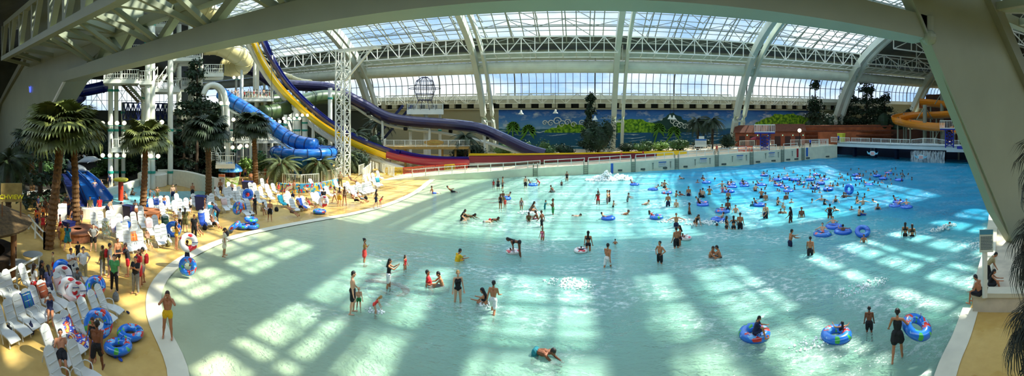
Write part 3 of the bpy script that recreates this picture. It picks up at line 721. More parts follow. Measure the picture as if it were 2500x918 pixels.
# hanging wave-shaped signs
M_turq = mat('turquoise sign', (120,190,210), .5)
for px, py, lab in ((2137,375,'turquoise wave shaped sign hanging under the bridge, left of two'), (2254,384,'turquoise wave shaped sign hanging in front of the small waterfall')):
    b = bpt(px); c = b-bn*1.2; d = c.length; zc = 9-(py-285)/1000*V(c.x, c.y, 0).length
    e = empty('hanging_sign', (c.x, c.y, zc), lab, 'sign', 'wave shaped signs under the bridge', rz=math.atan2(bd.y, bd.x)+PI, world=False)
    mb = MB(); prof = cat([V(-1.25,.45,0), V(-.9,.15,0), V(-.6,.25,0), V(-.5,.45,0), V(0,.55,0), V(.5,.45,0), V(.6,.25,0), V(.9,.15,0), V(1.25,.45,0), V(1.1,-.1,0), V(.6,-.2,0), V(.3,-.45,0), V(-.3,-.45,0), V(-.6,-.2,0), V(-1.1,-.1,0)], 2)
    n = len(prof); mb.add([V(p.x*1.05, .05, p.y) for p in prof]+[V(p.x*1.05, -.05, p.y) for p in prof], [tuple(range(n)), tuple(range(2*n-1, n-1, -1))]+[(i, (i+1) % n, n+(i+1) % n, n+i) for i in range(n)])
    mb.build('board', M_turq, e)
    for s in (-.07, .07):
        mb = MB(); mb.box((0, s, .05), (1.0,.03,.75)); mb.build('panel', mat('white sign panel', (236,236,226), .5), e)
        for zz in (.25,.1,-.05,-.2):
            mb = MB(); mb.box((0, s*1.3, zz), (.8,.02,.07)); mb.build('text_line', mat('red print', (170,40,40), .6), e)
    for s in (-.4, .4):
        mb = MB(); mb.bar((s,0,.35), (s,.0,max(1,2.5-zc)), .04); mb.build('chain', M_ladder, e)
# ================= water slides, towers and platforms =================
M_yel = mat('yellow slide fibreglass', (236,200,30), .3, coat=.3); M_dkblue = mat('deep blue slide fibreglass', (20,34,120), .3, coat=.4)
M_red = mat('crimson slide fibreglass', (150,36,62), .3, coat=.3); M_purp = mat('dark purple slide fibreglass', (28,22,66), .35, coat=.3)
M_blue2 = mat('bright blue slide fibreglass', (26,108,190), .25, coat=.5); M_seam = mat('dark blue seam', (14,52,110), .4)
M_green = mat('dark green slide fibreglass', (62,84,48), .35, coat=.3); M_cream = mat('cream slide fibreglass', (208,196,138), .4, coat=.2)
M_navy = mat('navy panel', (24,36,84), .4); M_orange = mat('orange slide fibreglass', (214,130,30), .3, coat=.3)
M_maroon = mat('maroon trough', (112,28,40), .4)
def arc(w, h, n=10, a0=-PI, a1=0, t=.06):
    """U-shaped trough section, open at the top"""
    o = [(w/2*math.cos(mix(a0, a1, i/n)), h*math.sin(mix(a0, a1, i/n))) for i in range(n+1)]
    return o+[(x*(1-t*2/w*1.3), y*(1-t/h) if abs(y) > 1e-6 else y) for x, y in reversed(o)]
def trough(name, pts, w, h, m, parent, up=(0,0,1), n=10):
    mb = MB(); mb.sweep(pts, arc(w, h, n), up=up, closedprof=True); return mb.build(name, m, parent, smooth=False)
def slide_path(l, n=5): return cat([PD(*p) for p in l], n)
def shift(pts, d): return [p+d for p in pts]
def legs(parent, pts, every, m, r=.2, gz=.1, n=10):
    for i in range(every//2, len(pts)-1, every):
        p = pts[i]; g = zdk(p.x) if p.y > 55 else gz
        if p.z-g < .6: continue
        mb = MB(); mb.tube([V(p.x, p.y, g-.1), V(p.x, p.y, p.z-.05)], r, n); mb.build('support_column', m, parent)
# twin speed slides
P0 = [(617,86,76), (640,137,74.5), (682,203,73), (740,262,71), (800,308,69.5), (870,346,68), (946,374,67)]
P1 = [(946,374,67), (1000,387,66.5), (1060,394,66), (1145,395,66.3)]
a = slide_path(P0); b = slide_path(P1)
e = empty('speed_slide', V(a[-1].x, a[-1].y, zdk(a[-1].x)), 'tall steep slide with yellow upper flume and crimson lower flume', 'slide', 'pair of steep speed slides')
trough('yellow_flume', a, 1.5, 1.0, M_yel, e); trough('crimson_flume', shift(b, V(0,0,.35)), 1.9, 1.15, M_red, e)
mb = MB(); mb.tube([p+V(.2,.8,-1.5) for p in a], .3, 8); mb.build('support_pipe', M_white, e, smooth=True)
mb = MB(); lo = slide_path([(590,78,77), (640,172,75.5), (690,236,74), (760,306,72), (830,352,70), (900,384,68.5), (985,412,66)]); mb.tube(lo, .42, 10); mb.build('support_pipe', M_white, e, smooth=True)
mb = MB()
for i in range(1, len(a)-2, 2):
    mb.bar(a[i]+V(0,.3,-.9), lo[min(i, len(lo)-1)], .12); mb.bar(a[i]+V(0,.3,-.9), lo[min(i+1, len(lo)-1)], .1)
mb.bar(a[0]+V(0,.3,-.9), a[3]+V(0,.3,-.9), .1); mb.build('brace', M_white, e)
ro = [PD(1145,389,66.5), PD(1250,388,66.8), PD(1400,385.5,68.6), PD(1540,382,71.6), PD(1598,380.5,73.4)]
mb = MB(); mb.sweep(ro, [(-.9,.5), (-.9,-.45), (.9,-.45), (.9,.5), (.75,.5), (.75,-.3), (-.75,-.3), (-.75,.5)], closedprof=True); mb.build('runout_trough', M_maroon, e)
legs(e, lo, 9, M_white, .28)
a2 = shift(a, V(1.0,1.5,.25)); b2 = shift(b, V(.4,1.9,.6))
e = empty('speed_slide', V(a2[-1].x, a2[-1].y, zdk(a2[-1].x)), 'tall steep deep blue slide running just behind the yellow flume', 'slide', 'pair of steep speed slides')
trough('blue_flume', a2+b2[1:], 1.5, 1.0, M_dkblue, e)
r2 = [PD(1145,383,69), PD(1250,383,69), PD(1400,381,70.8), PD(1560,377.5,74), PD(1672,374.5,77)]
mb = MB(); mb.sweep(r2, [(-.9,.5), (-.9,-.3), (.9,-.3), (.9,.5), (.75,.5), (.75,-.15), (-.75,-.15), (-.75,.5)], closedprof=True); mb.build('yellow_runout', M_yel, e)
legs(e, a2, 10, M_white, .25)
# purple slide
pp = slide_path([(556,172,84), (585,166,84), (625,176,83), (668,202,82), (730,209,82), (800,214,81), (842,232,80), (895,260,80), (948,287,79), (1010,297,79), (1090,303,78), (1168,313,78), (1225,336,77), (1285,364,76.5), (1330,377,76)], 4)
e = empty('purple_slide', V(pp[-1].x, pp[-1].y, 2), 'long dark purple slide winding down behind the yellow one to the mural', 'slide')
mb = MB(); mb.tube(pp, 1.05, 14); mb.build('flume', M_purp, e)
mb = MB(); lw = slide_path([(850,250,81), (930,300,80), (1000,315,79.5), (1080,325,79), (1180,346,78), (1290,380,77)], 4); mb.tube(lw, .3, 8); mb.build('support_pipe', M_white, e)
legs(e, pp, 7, M_white, .25)
for px, py in ((900,262),(990,300),(1100,306),(1190,322),(1260,356)):
    mb = MB(); p = PD(px, py, 79); mb.tube([p+V(-.3,0,-1.15), p+V(.3,0,-1.15)], .35, 8); mb.build('clamp', M_dark, e)
# bright blue enclosed tube and its bowl
bt = slide_path([(540,228,66), (560,243,65), (600,266,64), (650,300,63), (700,334,62), (730,348,60.5), (770,356,59)], 4)
e = empty('bowl_slide', G(742,424,.06), 'bright blue bowl slide, a big round basin fed by a seamed tube', 'slide')
mb = MB(); mb.tube(bt, 1.05, 18); mb.build('feed_tube', M_blue2, e, smooth=True)
for i in range(2, len(bt)-2, 2):
    t_ = (bt[i+1]-bt[i]).normalized(); mb = MB(); mb.tube([bt[i]-t_*.08, bt[i]+t_*.08], 1.1, 18); mb.build('seam_ring', M_seam, e)
c = PD(742,285,62); c.z = 0
mb = MB(); mb.lathe([(3.4,3.9), (4.1,4.35), (4.6,4.45), (5.0,4.2), (5.15,3.75), (5.05,3.3), (4.75,3.05)], c, 40); mb.build('rim', M_blue2, e, smooth=True)
mb = MB(); mb.lathe([(4.75,3.05), (5.0,3.0), (5.0,2.9), (4.7,2.85), (4.6,2.3), (4.1,1.9), (3.2,1.55), (2.2,1.3), (1.6,.9), (1.6,.5)], c, 40); mb.build('basin', M_blue2, e, smooth=True)
for i in range(16):
    a_ = 2*PI*i/16; mb = MB(); d = V(math.cos(a_), math.sin(a_), 0)
    mb.tube([c+d*r+V(0,0,z) for r, z in ((4.1,4.4), (4.62,4.5), (5.03,4.24), (5.19,3.75), (5.09,3.28), (4.78,3.0), (4.65,2.3), (4.1,1.86), (3.2,1.5))], .06, 5); mb.build('seam_rib', M_seam, e)
for i in range(8):
    a_ = 2*PI*(i+.5)/8; d = V(math.cos(a_), math.sin(a_), 0); mb = MB(); mb.tube([c+d*4.3+V(0,0,.06), c+d*4.3+V(0,0,2.1)], .12, 8); mb.build('leg', M_blue2, e)
mb = MB(); mb.sweep(shift(bt[:-3], V(.3,-.2,-1.6)), [(-.2,-.15), (.2,-.15), (.2,.15), (-.2,.15)], closedprof=True); mb.build('support_beam', M_white, e)
legs(e, bt, 6, M_white, .22)
# dark green and cream tubes behind
for nm, l, r, m, lab in (('tube_slide', [(602,238,78), (640,246,80), (680,244,82), (675,236,84), (640,232,84)], 1.3, M_green, 'short dark green tube slide end left of the yellow flume'),
        ('tube_slide', [(640,276,70), (670,272,72), (700,262,74), (740,246,76), (790,237,78), (832,240,80), (842,250,81), (820,258,82)], 1.35, M_green, 'dark green tube slide curling behind the yellow flume'),
        ('cream_slide', [(496,112,66), (530,112,66), (560,124,66), (590,142,67), (594,158,68), (570,166,70), (545,162,71)], 1.5, M_cream, 'cream curled slide high on the tower under the near beam'),
        ('cream_slide', [(668,178,84), (700,188,84), (730,200,85), (760,204,86)], .8, M_cream, 'thin cream slide tube showing above the purple slide'),
        ('cream_slide', [(640,250,76), (662,256,75), (680,262,74)], .55, M_cream, 'short cream tube bend in front of the windows, below the queue deck'),
        ('cream_slide', [(395,8,70), (430,22,70), (470,20,71), (510,30,72), (525,60,73), (500,80,74)], 1.7, M_cream, 'cream slide coil at the very top of the left tower'),
        ('navy_tube_slide', [(120,212,70), (160,216,70), (200,222,71), (262,210,72)], 1.0, M_dkblue, 'glossy deep blue tube slide at far left, upper of two'),
        ('navy_tube_slide', [(120,240,72), (140,252,72), (172,250,74), (200,232,76)], 1.1, M_dkblue, 'glossy deep blue tube slide at far left, lower of two')):
    pts = slide_path(l, 4); o = pts[len(pts)//2]; e = empty(nm, (o.x, o.y, .05), lab, 'slide')
    mb = MB(); mb.tube(pts, r, 16); mb.build('flume', m, e, smooth=True)
    for i in range(2, len(pts)-1, 3):
        t_ = (pts[i+1]-pts[i]).normalized(); mb = MB(); mb.tube([pts[i]-t_*.1, pts[i]+t_*.1], r+.08, 16); mb.build('joint_ring', m, e)
    mb = MB(); p = pts[len(pts)//2]; mb.tube([V(p.x, p.y, .05), V(p.x, p.y, p.z-r+.1)], .22, 8); mb.build('support_column', M_white, e)
# white lattice mast
def mast(base, top, w, label, name='lattice_mast', step=1.6, arm=None):
    e = empty(name, base, label, 'mast'); bx = V(w/2,0,0); by = V(0,w/2,0)
    for sx in (-1,1):
        for sy in (-1,1):
            mb = MB(); mb.tube([base+bx*sx+by*sy, V(base.x, base.y, top)+bx*sx+by*sy], .13, 6); mb.build('corner_post', M_white, e)
    mb = MB(); z = base.z; k = 0
    cs = [(-1,-1), (1,-1), (1,1), (-1,1)]
    while z+step <= top:
        for i in range(4):
            p = base+bx*cs[i][0]+by*cs[i][1]; q = base+bx*cs[(i+1)%4][0]+by*cs[(i+1)%4][1]
            p.z = z; q.z = z; mb.bar(p, q, .09); a_, b_ = (p, q) if k % 2 else (q, p); mb.bar(a_, b_+V(0,0,step), .08); mb.bar(b_, a_+V(0,0,step), .06)
        z += step; k += 1
    mb.build('lacing', M_white, e)
    if arm: 
        mb = MB(); t = V(base.x, base.y, top); mb.bar(t+V(-1.2,-.6,0), t+V(arm,-.6,0), .3); mb.bar(t+V(-1.2,.6,0), t+V(arm,.6,0), .3); mb.bar(t+V(.8,-.6,-4.6), t+V(arm-.6,-.6,0), .28); mb.build('arm', M_white, e)
    return e
b_ = PD(837,285,62); b_.z = .06
mast(b_, 19.0, 1.55, 'tall white lattice mast with a side arm, right of the blue bowl', arm=6.2)
# --- platforms and tower parts
TEAL = mat('teal painted steel', (40,150,130), .5)
def platform(name, corners, z, label, rails=(0,1,2,3), th=.45, group=None, base=None, h=1.15, pick=.3, m=None, cat_='platform'):
    """deck slab with picket railings"""
    c = sum((Vector(p) for p in corners), V(0,0))/len(corners) if len(corners[0]) == 2 else None
    cs = [V(p[0], p[1], z) for p in corners]; cen = sum(cs, V(0,0,0))/len(cs)
    e = empty(name, cen, label, cat_, group)
    mb = MB(); mb.slab(cs, th); mb.build('deck', m or M_white, e)
    for i in rails:
        a_, b2_ = cs[i], cs[(i+1) % len(cs)]; L_ = (b2_-a_).length; n = max(1, round(L_/1.9))
        mb = MB()
        for zz in (.12, h): mb.bar(a_+V(0,0,zz), b2_+V(0,0,zz), .08)
        for k in range(n+1): p = a_+(b2_-a_)*k/n; mb.bar(p, p+V(0,0,h+.05), .09)
        k = max(2, round(L_/pick))
        for j in range(k): p = a_+(b2_-a_)*j/k; mb.bar(p+V(0,0,.12), p+V(0,0,h), .04)
        mb.build('railing', M_white, e)
    return e
def quad(pxa, pxb, D, dep):
    """deck corners: front edge between two directions at distance D, dep metres deep"""
    a_ = PD(pxa, 285, D); b2_ = PD(pxb, 285, D); t = (a_+b2_); t.z = 0; n = t.normalized()*dep
    return [(a_.x, a_.y), (b2_.x, b2_.y), (b2_.x+n.x, b2_.y+n.y), (a_.x+n.x, a_.y+n.y)]
def zat(py, D): return 9+(285-py)/1000*D
PLAT = [('slide_platform', 252,340,50,5,193,'wide white platform at the left tower, high above the dolphins'), ('slide_platform', 340,372,50,6,196,'small white landing joined to the wide left platform'),
 ('slide_platform', 272,334,51,4,362,'low white balcony on the left tower behind the tallest palm'), ('slide_platform', 376,440,57,6,216,'white platform behind the left tower columns, middle height'),
 ('slide_platform', 420,492,57,6,140,'white platform just under the near beam with sunlit edge'), ('slide_platform', 498,546,56,5,178,'white landing right of the hanging tree branches'),
 ('slide_platform', 425,470,58,5,210,'white landing half hidden by the hanging tree branches'), ('slide_platform', 548,668,70,7,240,'white queue deck full of waiting people left of the yellow flume'),
 ('slide_platform', 400,528,60,6,272,'white walkway behind the hanging branches'), ('slide_platform', 512,560,60,6,316,'white landing beside the arched pipes'),
 ('slide_platform', 540,690,66,5,342,'long white walkway beneath the blue tube slide'), ('slide_platform', 526,574,52,4,402,'low white landing beside the blue parasol kiosk'),
 ('slide_platform', 372,420,60,6,352,'low white walkway glimpsed behind the dark trees'), ('slide_platform', 384,420,62,6,100,'upper white landing behind the near truss'),
 ('slide_platform', 330,420,62,6,58,'top white landing behind the near truss'), ('slide_platform', 280,400,64,7,128,'white deck seen through the near truss'),
 ('slide_platform', 540,640,78,8,80,'highest launch platform at the head of the yellow flume'), ('slide_platform', 993,1083,80,5,268,'white diving platform box before the far wall, above the purple slide')]
for nm, a_, b2_, D, dep, py, lab in PLAT:
    q = quad(a_, b2_, D, dep); platform(nm, q, zat(py, D), lab, group='white steel platforms of the slide tower', th=.5 if D < 75 else .9)
WOOD = mat('timber deck', (176,140,70), .8, var=.12, vscale=2)
q = quad(935,1148,72,5); e = platform('timber_deck', q, zat(358,72), 'timber-floored deck with white railing and an oval wooden sign behind the crimson flume', m=WOOD, rails=(0,1,3), pick=.25)
for px in (942,990,1080,1112,1146):
    p = PD(px, 285, 73); mb = MB(); mb.bar(V(p.x, p.y, zdk(p.x)), V(p.x, p.y, zat(358,72)-.4), .3); mb.build('post', WOOD, e)
# text helper
def text_mesh(s, size, extrude=.02):
    cu = bpy.data.curves.new('t', 'FONT'); cu.body = s; cu.size = size; cu.extrude = extrude; cu.align_x = 'CENTER'; cu.align_y = 'CENTER'; cu.resolution_u = 3
    o = bpy.data.objects.new('t', cu); COL.objects.link(o); dg = bpy.context.evaluated_depsgraph_get(); dg.update()
    me = bpy.data.meshes.new_from_object(o.evaluated_get(dg)); bpy.data.objects.remove(o); bpy.data.curves.remove(cu); return me
def text_part(s, size, m, parent, loc, rot=(PI/2,0,0), name='lettering', extrude=.02):
    me = text_mesh(s, size, extrude); me.materials.clear(); me.materials.append(m); o = bpy.data.objects.new(name, me); COL.objects.link(o); o.location = loc; o.rotation_euler = rot; o.parent = parent; return o
p = PD(1059,348,71.6); e = empty('wooden_sign', p, 'oval yellow-brown wooden name sign on the timber deck railing', 'sign', rz=-math.atan2(p.x, p.y), world=False)
mb = MB(); n = 20; mb.add([V(1.75*math.cos(2*PI*i/n), y, .5*math.sin(2*PI*i/n)) for y in (-.05,.05) for i in range(n)], [tuple(range(n)), tuple(range(2*n-1, n-1, -1))]+[(i, (i+1) % n, n+(i+1) % n, n+i) for i in range(n)]); mb.build('board', WOOD, e)
text_part('A TYRARN', .42, mat('pale yellow sign paint', (214,196,90), .6), e, (0,-.08,0))
# stairs
def stair(a_, b2_, w, label, m=None, group='white stairs of the slide tower'):
    a_ = Vector(a_); b2_ = Vector(b2_); e = empty('stair', (min(a_, b2_, key=lambda v: v.z)), label, 'stairs', group); d = b2_-a_; s = V(d.x, d.y, 0).cross(V(0,0,1)).normalized()*w/2
    for k in (-1,1):
        mb = MB(); mb.bar(a_+s*k, b2_+s*k, .12, .35); mb.bar(a_+s*k+V(0,0,1.05), b2_+s*k+V(0,0,1.05), .08)
        n = max(2, int(d.length/1.2))
        for i in range(n+1): p = a_+d*i/n+s*k; mb.bar(p, p+V(0,0,1.05), .06)
        mb.build('stringer', m or M_white, e)
    n = max(3, int(abs(d.z)/.2)); n = min(n, 30)
    for i in range(n):
        p = a_+d*(i+.5)/n; mb = MB(); mb.box(p, (w if abs(d.y) > abs(d.x) else .28, .28 if abs(d.y) > abs(d.x) else w, .06), rz=0); mb.build('tread', M_brown if m else M_conc, e)
stair(PD(302,203,52), PD(345,250,53), 1.6, 'brown-treaded stair slanting down under the wide left platform', M_flange)
stair(PD(396,182,54), PD(374,214,52), 1.4, 'white stair climbing right from the small left landing')
stair(PD(376,56,63), PD(412,28,63), 1.6, 'white stair high behind the near truss'); stair(PD(440,128,60), PD(424,176,60), 1.4, 'white stair between two middle platforms')
stair(PD(508,358,56), PD(528,392,54), 1.4, 'short stair down to the low white landing by the kiosk'); stair(PD(540,300,64), PD(512,340,62), 1.5, 'white stair behind the arched pipes')
stair(PD(598,342,68), PD(640,300,70), 1.5, 'white stair under the blue tube slide'); stair(PD(470,205,60), PD(500,176,58), 1.3, 'white stair up to the landing by the hanging branches')
# truss between tower legs, brown/teal bits
mb = MB(); truss(mb, PD(300,292,56), PD(420,292,60), 2.3, 10, .18, cross=True); tag(mb.build('lattice_girder', M_navy, origin=PD(300,292,56)), 'dark navy lattice girder between the left tower columns', 'girder')
GC = 'white round columns of the slide tower'
for px, D, top, r, lab in ((270,52,196,.32,'white column at the left end of the wide tower platform'), (284,54,196,.28,'slimmer white column just behind the leftmost tower column'), (301,57,250,.28,'short white column behind the left tower stair'), (360.5,50.5,80,.33,'tall white column left of a close pair, beside the small landing'), (372,51,35,.35,'tall white column right of a close pair, beside the small landing'), (350,56,215,.3,'thin column between stair and close pair'), (416,54,30,.36,'tall white column just left of the hanging branches'), (465,60,20,.36,'tall white column rising behind the near beam nodes'),
    (437,66,60,.4,'grey-white column deep inside the tower'), (540,60,230,.42,'thick white column below the landing by arched pipes'), (566,74,240,.35,'column under the queue deck, leftmost'), (600,74,240,.35,'column under the queue deck, second from left'), (626,74,240,.35,'column under the queue deck, third from left'), (648,74,240,.35,'column under the queue deck, rightmost'), (572,68,345,.3,'column under the long walkway by the kiosk lamp'), (636,68,345,.3,'column under the long walkway, middle'), (674,68,345,.3,'column under the long walkway, right end'), (725,72,262,.6,'thick square-looking white column behind the yellow flume'), (744,72,275,.5,'thick white column right of the cluster of globe lamps'), (697,72,280,.35,'white post left of the cluster of globe lamps'), (806,74,215,.4,'white column beneath the purple slide, left of the lattice mast'), (1002,81,266,.3,'left leg of the white diving platform'), (1040,81,266,.5,'middle leg of the white diving platform'), (1074,81,266,.3,'right leg of the white diving platform'), (590,80,95,.35,'left column of the highest launch platform'), (622,80,95,.35,'right column of the highest launch platform')):
    p = PD(px, 285, D); g = zdk(p.x) if p.y > 60 else .05; e = empty('steel_column', V(p.x, p.y, g), lab, 'column', GC)
    mb = MB(); mb.tube([V(p.x, p.y, g), V(p.x, p.y, zat(top, D))], r, 14); mb.build('shaft', M_white, e, smooth=False)
    for py in (top+25, 318, 420):
        z = zat(py, D)
        if g+.5 < z < zat(top, D)-.3:
            mb = MB(); mb.tube([V(p.x, p.y, z-.15), V(p.x, p.y, z+.15)], r+.07, 12); mb.build('teal_collar', TEAL, e)
# arched white pipes
for k, (a_, D, s, lab) in enumerate(((548,56,0,'nearer white arched pipe bending over at its top beside the kiosk'), (540,58,1,'farther white arched pipe bending over at its top beside the kiosk'))):
    mb = MB(); pts = [PD(a_+8,400,D), PD(a_+7,300,D), PD(a_+4,250,D), PD(a_-2,225,D), PD(a_-14,211,D), PD(a_-30,207,D), PD(a_-44,214,D), PD(a_-52,232,D)]; mb.tube(cat(pts, 3), .38, 10)
    tag(mb.build('arched_pipe', M_white, smooth=True, origin=PD(a_+8,400,D)), lab, 'pipe', 'arched white pipes')
# globe lamps on posts and brackets
M_globe = mat('lit globe lamp', (255,246,214), .4, emit=.8)
def globes(p, n, label, post=None, sp=.9, r=.28, group='white globe lamps', name='globe_lamp'):
    p = Vector(p); d = V(p.y, -p.x, 0).normalized(); e = empty(name, V(p.x, p.y, post if post is not None else p.z), label, 'lamp', group)
    mb = MB()
    if post is not None: mb.tube([V(p.x, p.y, post), p], .07, 8)
    mb.bar(p-d*sp*(n-1)/2, p+d*sp*(n-1)/2, .08); mb.build('bracket', TEAL if post is None else M_dark, e)
    for i in range(n):
        q = p+d*(i-(n-1)/2)*sp+V(0,0,r+.05); mb = MB(); mb.ball(q, r, 12, 8); mb.build('globe', M_globe, e, smooth=True)
    return e
for px, py, D, n, lab in ((277,307,51.3,4,'row of globe lamps on the left tower column, upper of two'), (277,386,51.3,4,'row of globe lamps on the left tower column, lower of two'), (368,305,50,4,'globe lamps on the close pair of tower columns'), (368,388,50,3,'globe lamps low on the close pair of tower columns'), (487,168,58,2,'pair of globe lamps high beside the hanging branches'), (548,258,55,2,'pair of globe lamps on the arched pipe, upper'), (552,346,55,3,'globe lamps on the arched pipe, lower'), (578,194,68,2,'pair of globe lamps above the queue deck'), (568,366,56,3,'globe lamps near the kiosk, below the walkway'), (595,362,60,2,'globe lamps between kiosk and palm'), (618,358,62,1,'single globe lamp right of the lone palm crown'), (683,302,68,3,'small globe lamps left of the cluster'), (712,294,70,4,'cluster of globe lamps in front of thick white posts'), (738,286,70,3,'globe lamps higher on the thick white post')):
    globes(PD(px, py, D), n, lab)
for px, y0, y1, D, lab in ((570,298,440,57,'dark street-style lamp with globes behind the blue kiosk parasol'),):
    globes(PD(px, y0, D), 3, lab, post=.1)
p = PD(1952,324,86); globes(p, 1, 'single white globe lamp on a dark post by the bridge corner', post=zdk(p.x), r=.42)
# hanging bell lamps
for px, py, D, lab in ((663,295,66,'white bell lamp hanging before the dark green tube'), (1272,275,84,'white bell lamp hanging over the left palms of the mural'), (1356,273,84,'white bell lamp hanging over the painted clouds'), (1453,289,80,'white bell lamp hanging beside the tall dark tree'), (1636,287,84,'white bell lamp hanging before the painted volcano, left of two'), (1645,288,84,'white bell lamp hanging before the painted volcano, right of two')):
    c = PD(px, py, D); e = empty('hanging_lamp', c, lab, 'lamp', 'white bell lamps hanging from the roof', world=False)
    mb = MB(); mb.lathe([(.08,.55), (.18,.4), (.25,.1), (.5,-.2), (.58,-.35), (.52,-.35), (.2,.05), (.05,.3)], (0,0,0), 14); mb.build('lamp_shade', M_white, e, smooth=True)
    mb = MB(); mb.tube([V(0,0,.5), V(0,0,min(roofz(c.y)-c.z-.6, 12))], .04, 5); mb.build('cord', M_dark, e)
# navy twin ramp panels beside the diving platform
for k, dx in enumerate((0, 22)):
    a_ = PD(985+dx,258,83+k); b2_ = PD(905+dx,352,83+k); mb = MB(); mb.sweep([b2_, (a_+b2_)/2, a_], [(-1.0,.35), (-1.0,-.15), (1.0,-.15), (1.0,.35), (.9,.35), (.9,0), (-.9,0), (-.9,.35)], closedprof=True)
    tag(mb.build('navy_ramp', M_navy, origin=b2_), ['navy blue straight slide ramp beneath the diving platform, nearer and left', 'navy blue straight slide ramp beneath the diving platform, right'][k], 'slide', 'navy ramps by the diving platform')
# wire cage sculpture over the diving platform
e = empty('wire_cage', PD(1037,243,82), 'dark purple wire dome sculpture standing over the diving platform', 'sculpture'); cc = PD(1037,232,82)
mb = MB()
for i in range(12):
    a_ = 2*PI*i/12; d = V(math.cos(a_), math.sin(a_), 0); mb.tube([cc+d*1.4+V(0,0,-1.0), cc+d*2.2+V(0,0,1.2), cc+d*1.7+V(0,0,2.8), cc+d*.5+V(0,0,3.6)], .05, 5)
for z, r in ((-1,1.4), (.2,1.9), (1.2,2.2), (1.3,3.2), (2.0,2.0), (2.8,1.7), (3.5,.6)): mb.tube([cc+V(r*math.cos(2*PI*i/20), r*math.sin(2*PI*i/20), z) for i in range(20)], .06, 5, closed=True)
mb.build('wire_dome', mat('purple wire', (40,36,70), .5), e)
for i in range(4):
    a_ = PI/4+PI/2*i; d = V(math.cos(a_), math.sin(a_), 0); mb = MB(); mb.tube([cc+d*1.3+V(0,0,-1), cc+d*2.4+V(0,0,-3)], .07, 5); mb.build('leg', mat('purple wire', (40,36,70), .5), e)
# ================= plants =================
M_bark = mat('palm bark', (112,80,44), .9, var=.35, vscale=6, bump=.6, bscale=12)
M_barkd = mat('dark bark', (70,56,40), .9, var=.2, vscale=3)
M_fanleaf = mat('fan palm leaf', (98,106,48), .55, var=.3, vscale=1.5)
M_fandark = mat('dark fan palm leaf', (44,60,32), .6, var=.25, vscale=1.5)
M_frond = mat('date palm leaf', (92,104,54), .6, var=.25, vscale=1.5)
M_leafd = mat('dark conifer leaf', (34,58,34), .7, var=.35, vscale=.8)
M_leafm = mat('mid green leaf', (64,96,42), .65, var=.35, vscale=.8)
M_leafl = mat('light green leaf', (112,142,62), .65, var=.3, vscale=1)
def fan_mesh(L_=1.0, seed=0, m=None, droop=.5, n=26, bw=1.4):
    """one fan leaf on a stalk along +X"""
    r = random.Random(seed); mb = MB(); st = L_*.42
    mb.tube([V(0,0,0), V(st*.5,0,.06*L_), V(st,0,.04*L_)], .018*L_+.006, 4)
    for i in range(n):
        a = mix(-2.0, 2.0, i/(n-1)); l = L_*.6*(1-.12*abs(a))*r.uniform(.88,1.05); d = V(math.cos(a), math.sin(a), 0); sd_ = V(-d.y, d.x, 0)*.022*L_*bw
        o = V(st,0,.04*L_); p1 = o+d*l*.5+V(0,0,.02*L_); p2 = o+d*l*.82+V(0,0,-l*droop*.25); p3 = o+d*l*.98+V(0,0,-l*droop*(.55+.2*r.random()))
        mb.add([o, p1-sd_*1.3, p1+sd_*1.3, p2-sd_, p2+sd_, p3], [(0,1,2), (1,3,4,2), (3,5,4)])
    return mb.mesh('fan_leaf', m or M_fanleaf)
def frond_mesh(L_=1.0, seed=0, m=None, droop=.5, k=34, wl=.3):
    """one feather frond along +X, drooping"""
    r = random.Random(seed); mb = MB(); pts = [V(L_*t*(1-.12*t), 0, L_*(.30*t-(.30+droop)*t*t)) for t in [i/10 for i in range(11)]]
    mb.tube(pts, [.03*L_*(1-t/11)+.004 for t in range(11)], 4)
    for i in range(k):
        t = .12+.88*i/k; q = t*10; a = int(min(q, 9)); p = pts[a]+(pts[a+1]-pts[a])*(q-a); tg = (pts[a+1]-pts[a]).normalized()
        for s in (-1,1):
            l = L_*wl*(1-.75*abs(t-.4)**1.3)*r.uniform(.85,1.1); d = (V(0,s,0)+tg*.75+V(0,0,-.35)).normalized(); w_ = tg*.016*L_
            mb.add([p-w_, p+w_, p+d*l+V(0,0,-l*.3)], [(0,1,2)])
    return mb.mesh('frond', m or M_frond)
def palm(base, top, r0, r1, meshes, nf, label, group=None, name='palm_tree', lean=None, scale=1, elev=(-.5,1.1), tm=None, pitch=.35, skirt=None):
    base = Vector(base); top = Vector(top); e = empty(name, base, label, 'palm', group, world=False)
    t = top-base; mb = MB(); n = max(4, int(t.length/pitch)); pts = []; rs = []
    for i in range(n+1):
        f = i/n; p = t*f+V(math.sin(f*PI)*t.length*.02, 0, 0); pts += [p, p+t.normalized()*(t.length/n*.55)]; rr = mix(r0, r1, f); rs += [rr*1.12, rr*.92]
    mb.tube(pts, rs, 12); mb.build('trunk', tm or M_bark, e, smooth=False)
    r = random.Random(int(abs(base.x*100)))
    for i in range(nf):
        me = meshes[i % len(meshes)]; o = bpy.data.objects.new('frond', me); COL.objects.link(o); o.parent = e; f = (i+.5)/nf
        az = i*2.399+r.uniform(-.3,.3); el = mix(elev[1], elev[0], f**.8)+r.uniform(-.1,.1); s = scale*r.uniform(.85,1.1)*mix(.8,1,min(1, f*2)); o.location = t+V(math.cos(az)*r1*.6, math.sin(az)*r1*.6, mix(.25,-.15,f))
        o.rotation_euler = (r.uniform(-.25,.25), -el, az); o.scale = (s,s,s)
    return e
FAN = [fan_mesh(1.0, i, M_fanleaf, .6) for i in range(3)]; FAND = [fan_mesh(1.0, i+5, M_fandark, .8) for i in range(3)]
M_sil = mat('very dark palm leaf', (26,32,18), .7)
FANN = [fan_mesh(1.0, i+9, M_sil, 1.15, 30, .5) for i in range(3)]
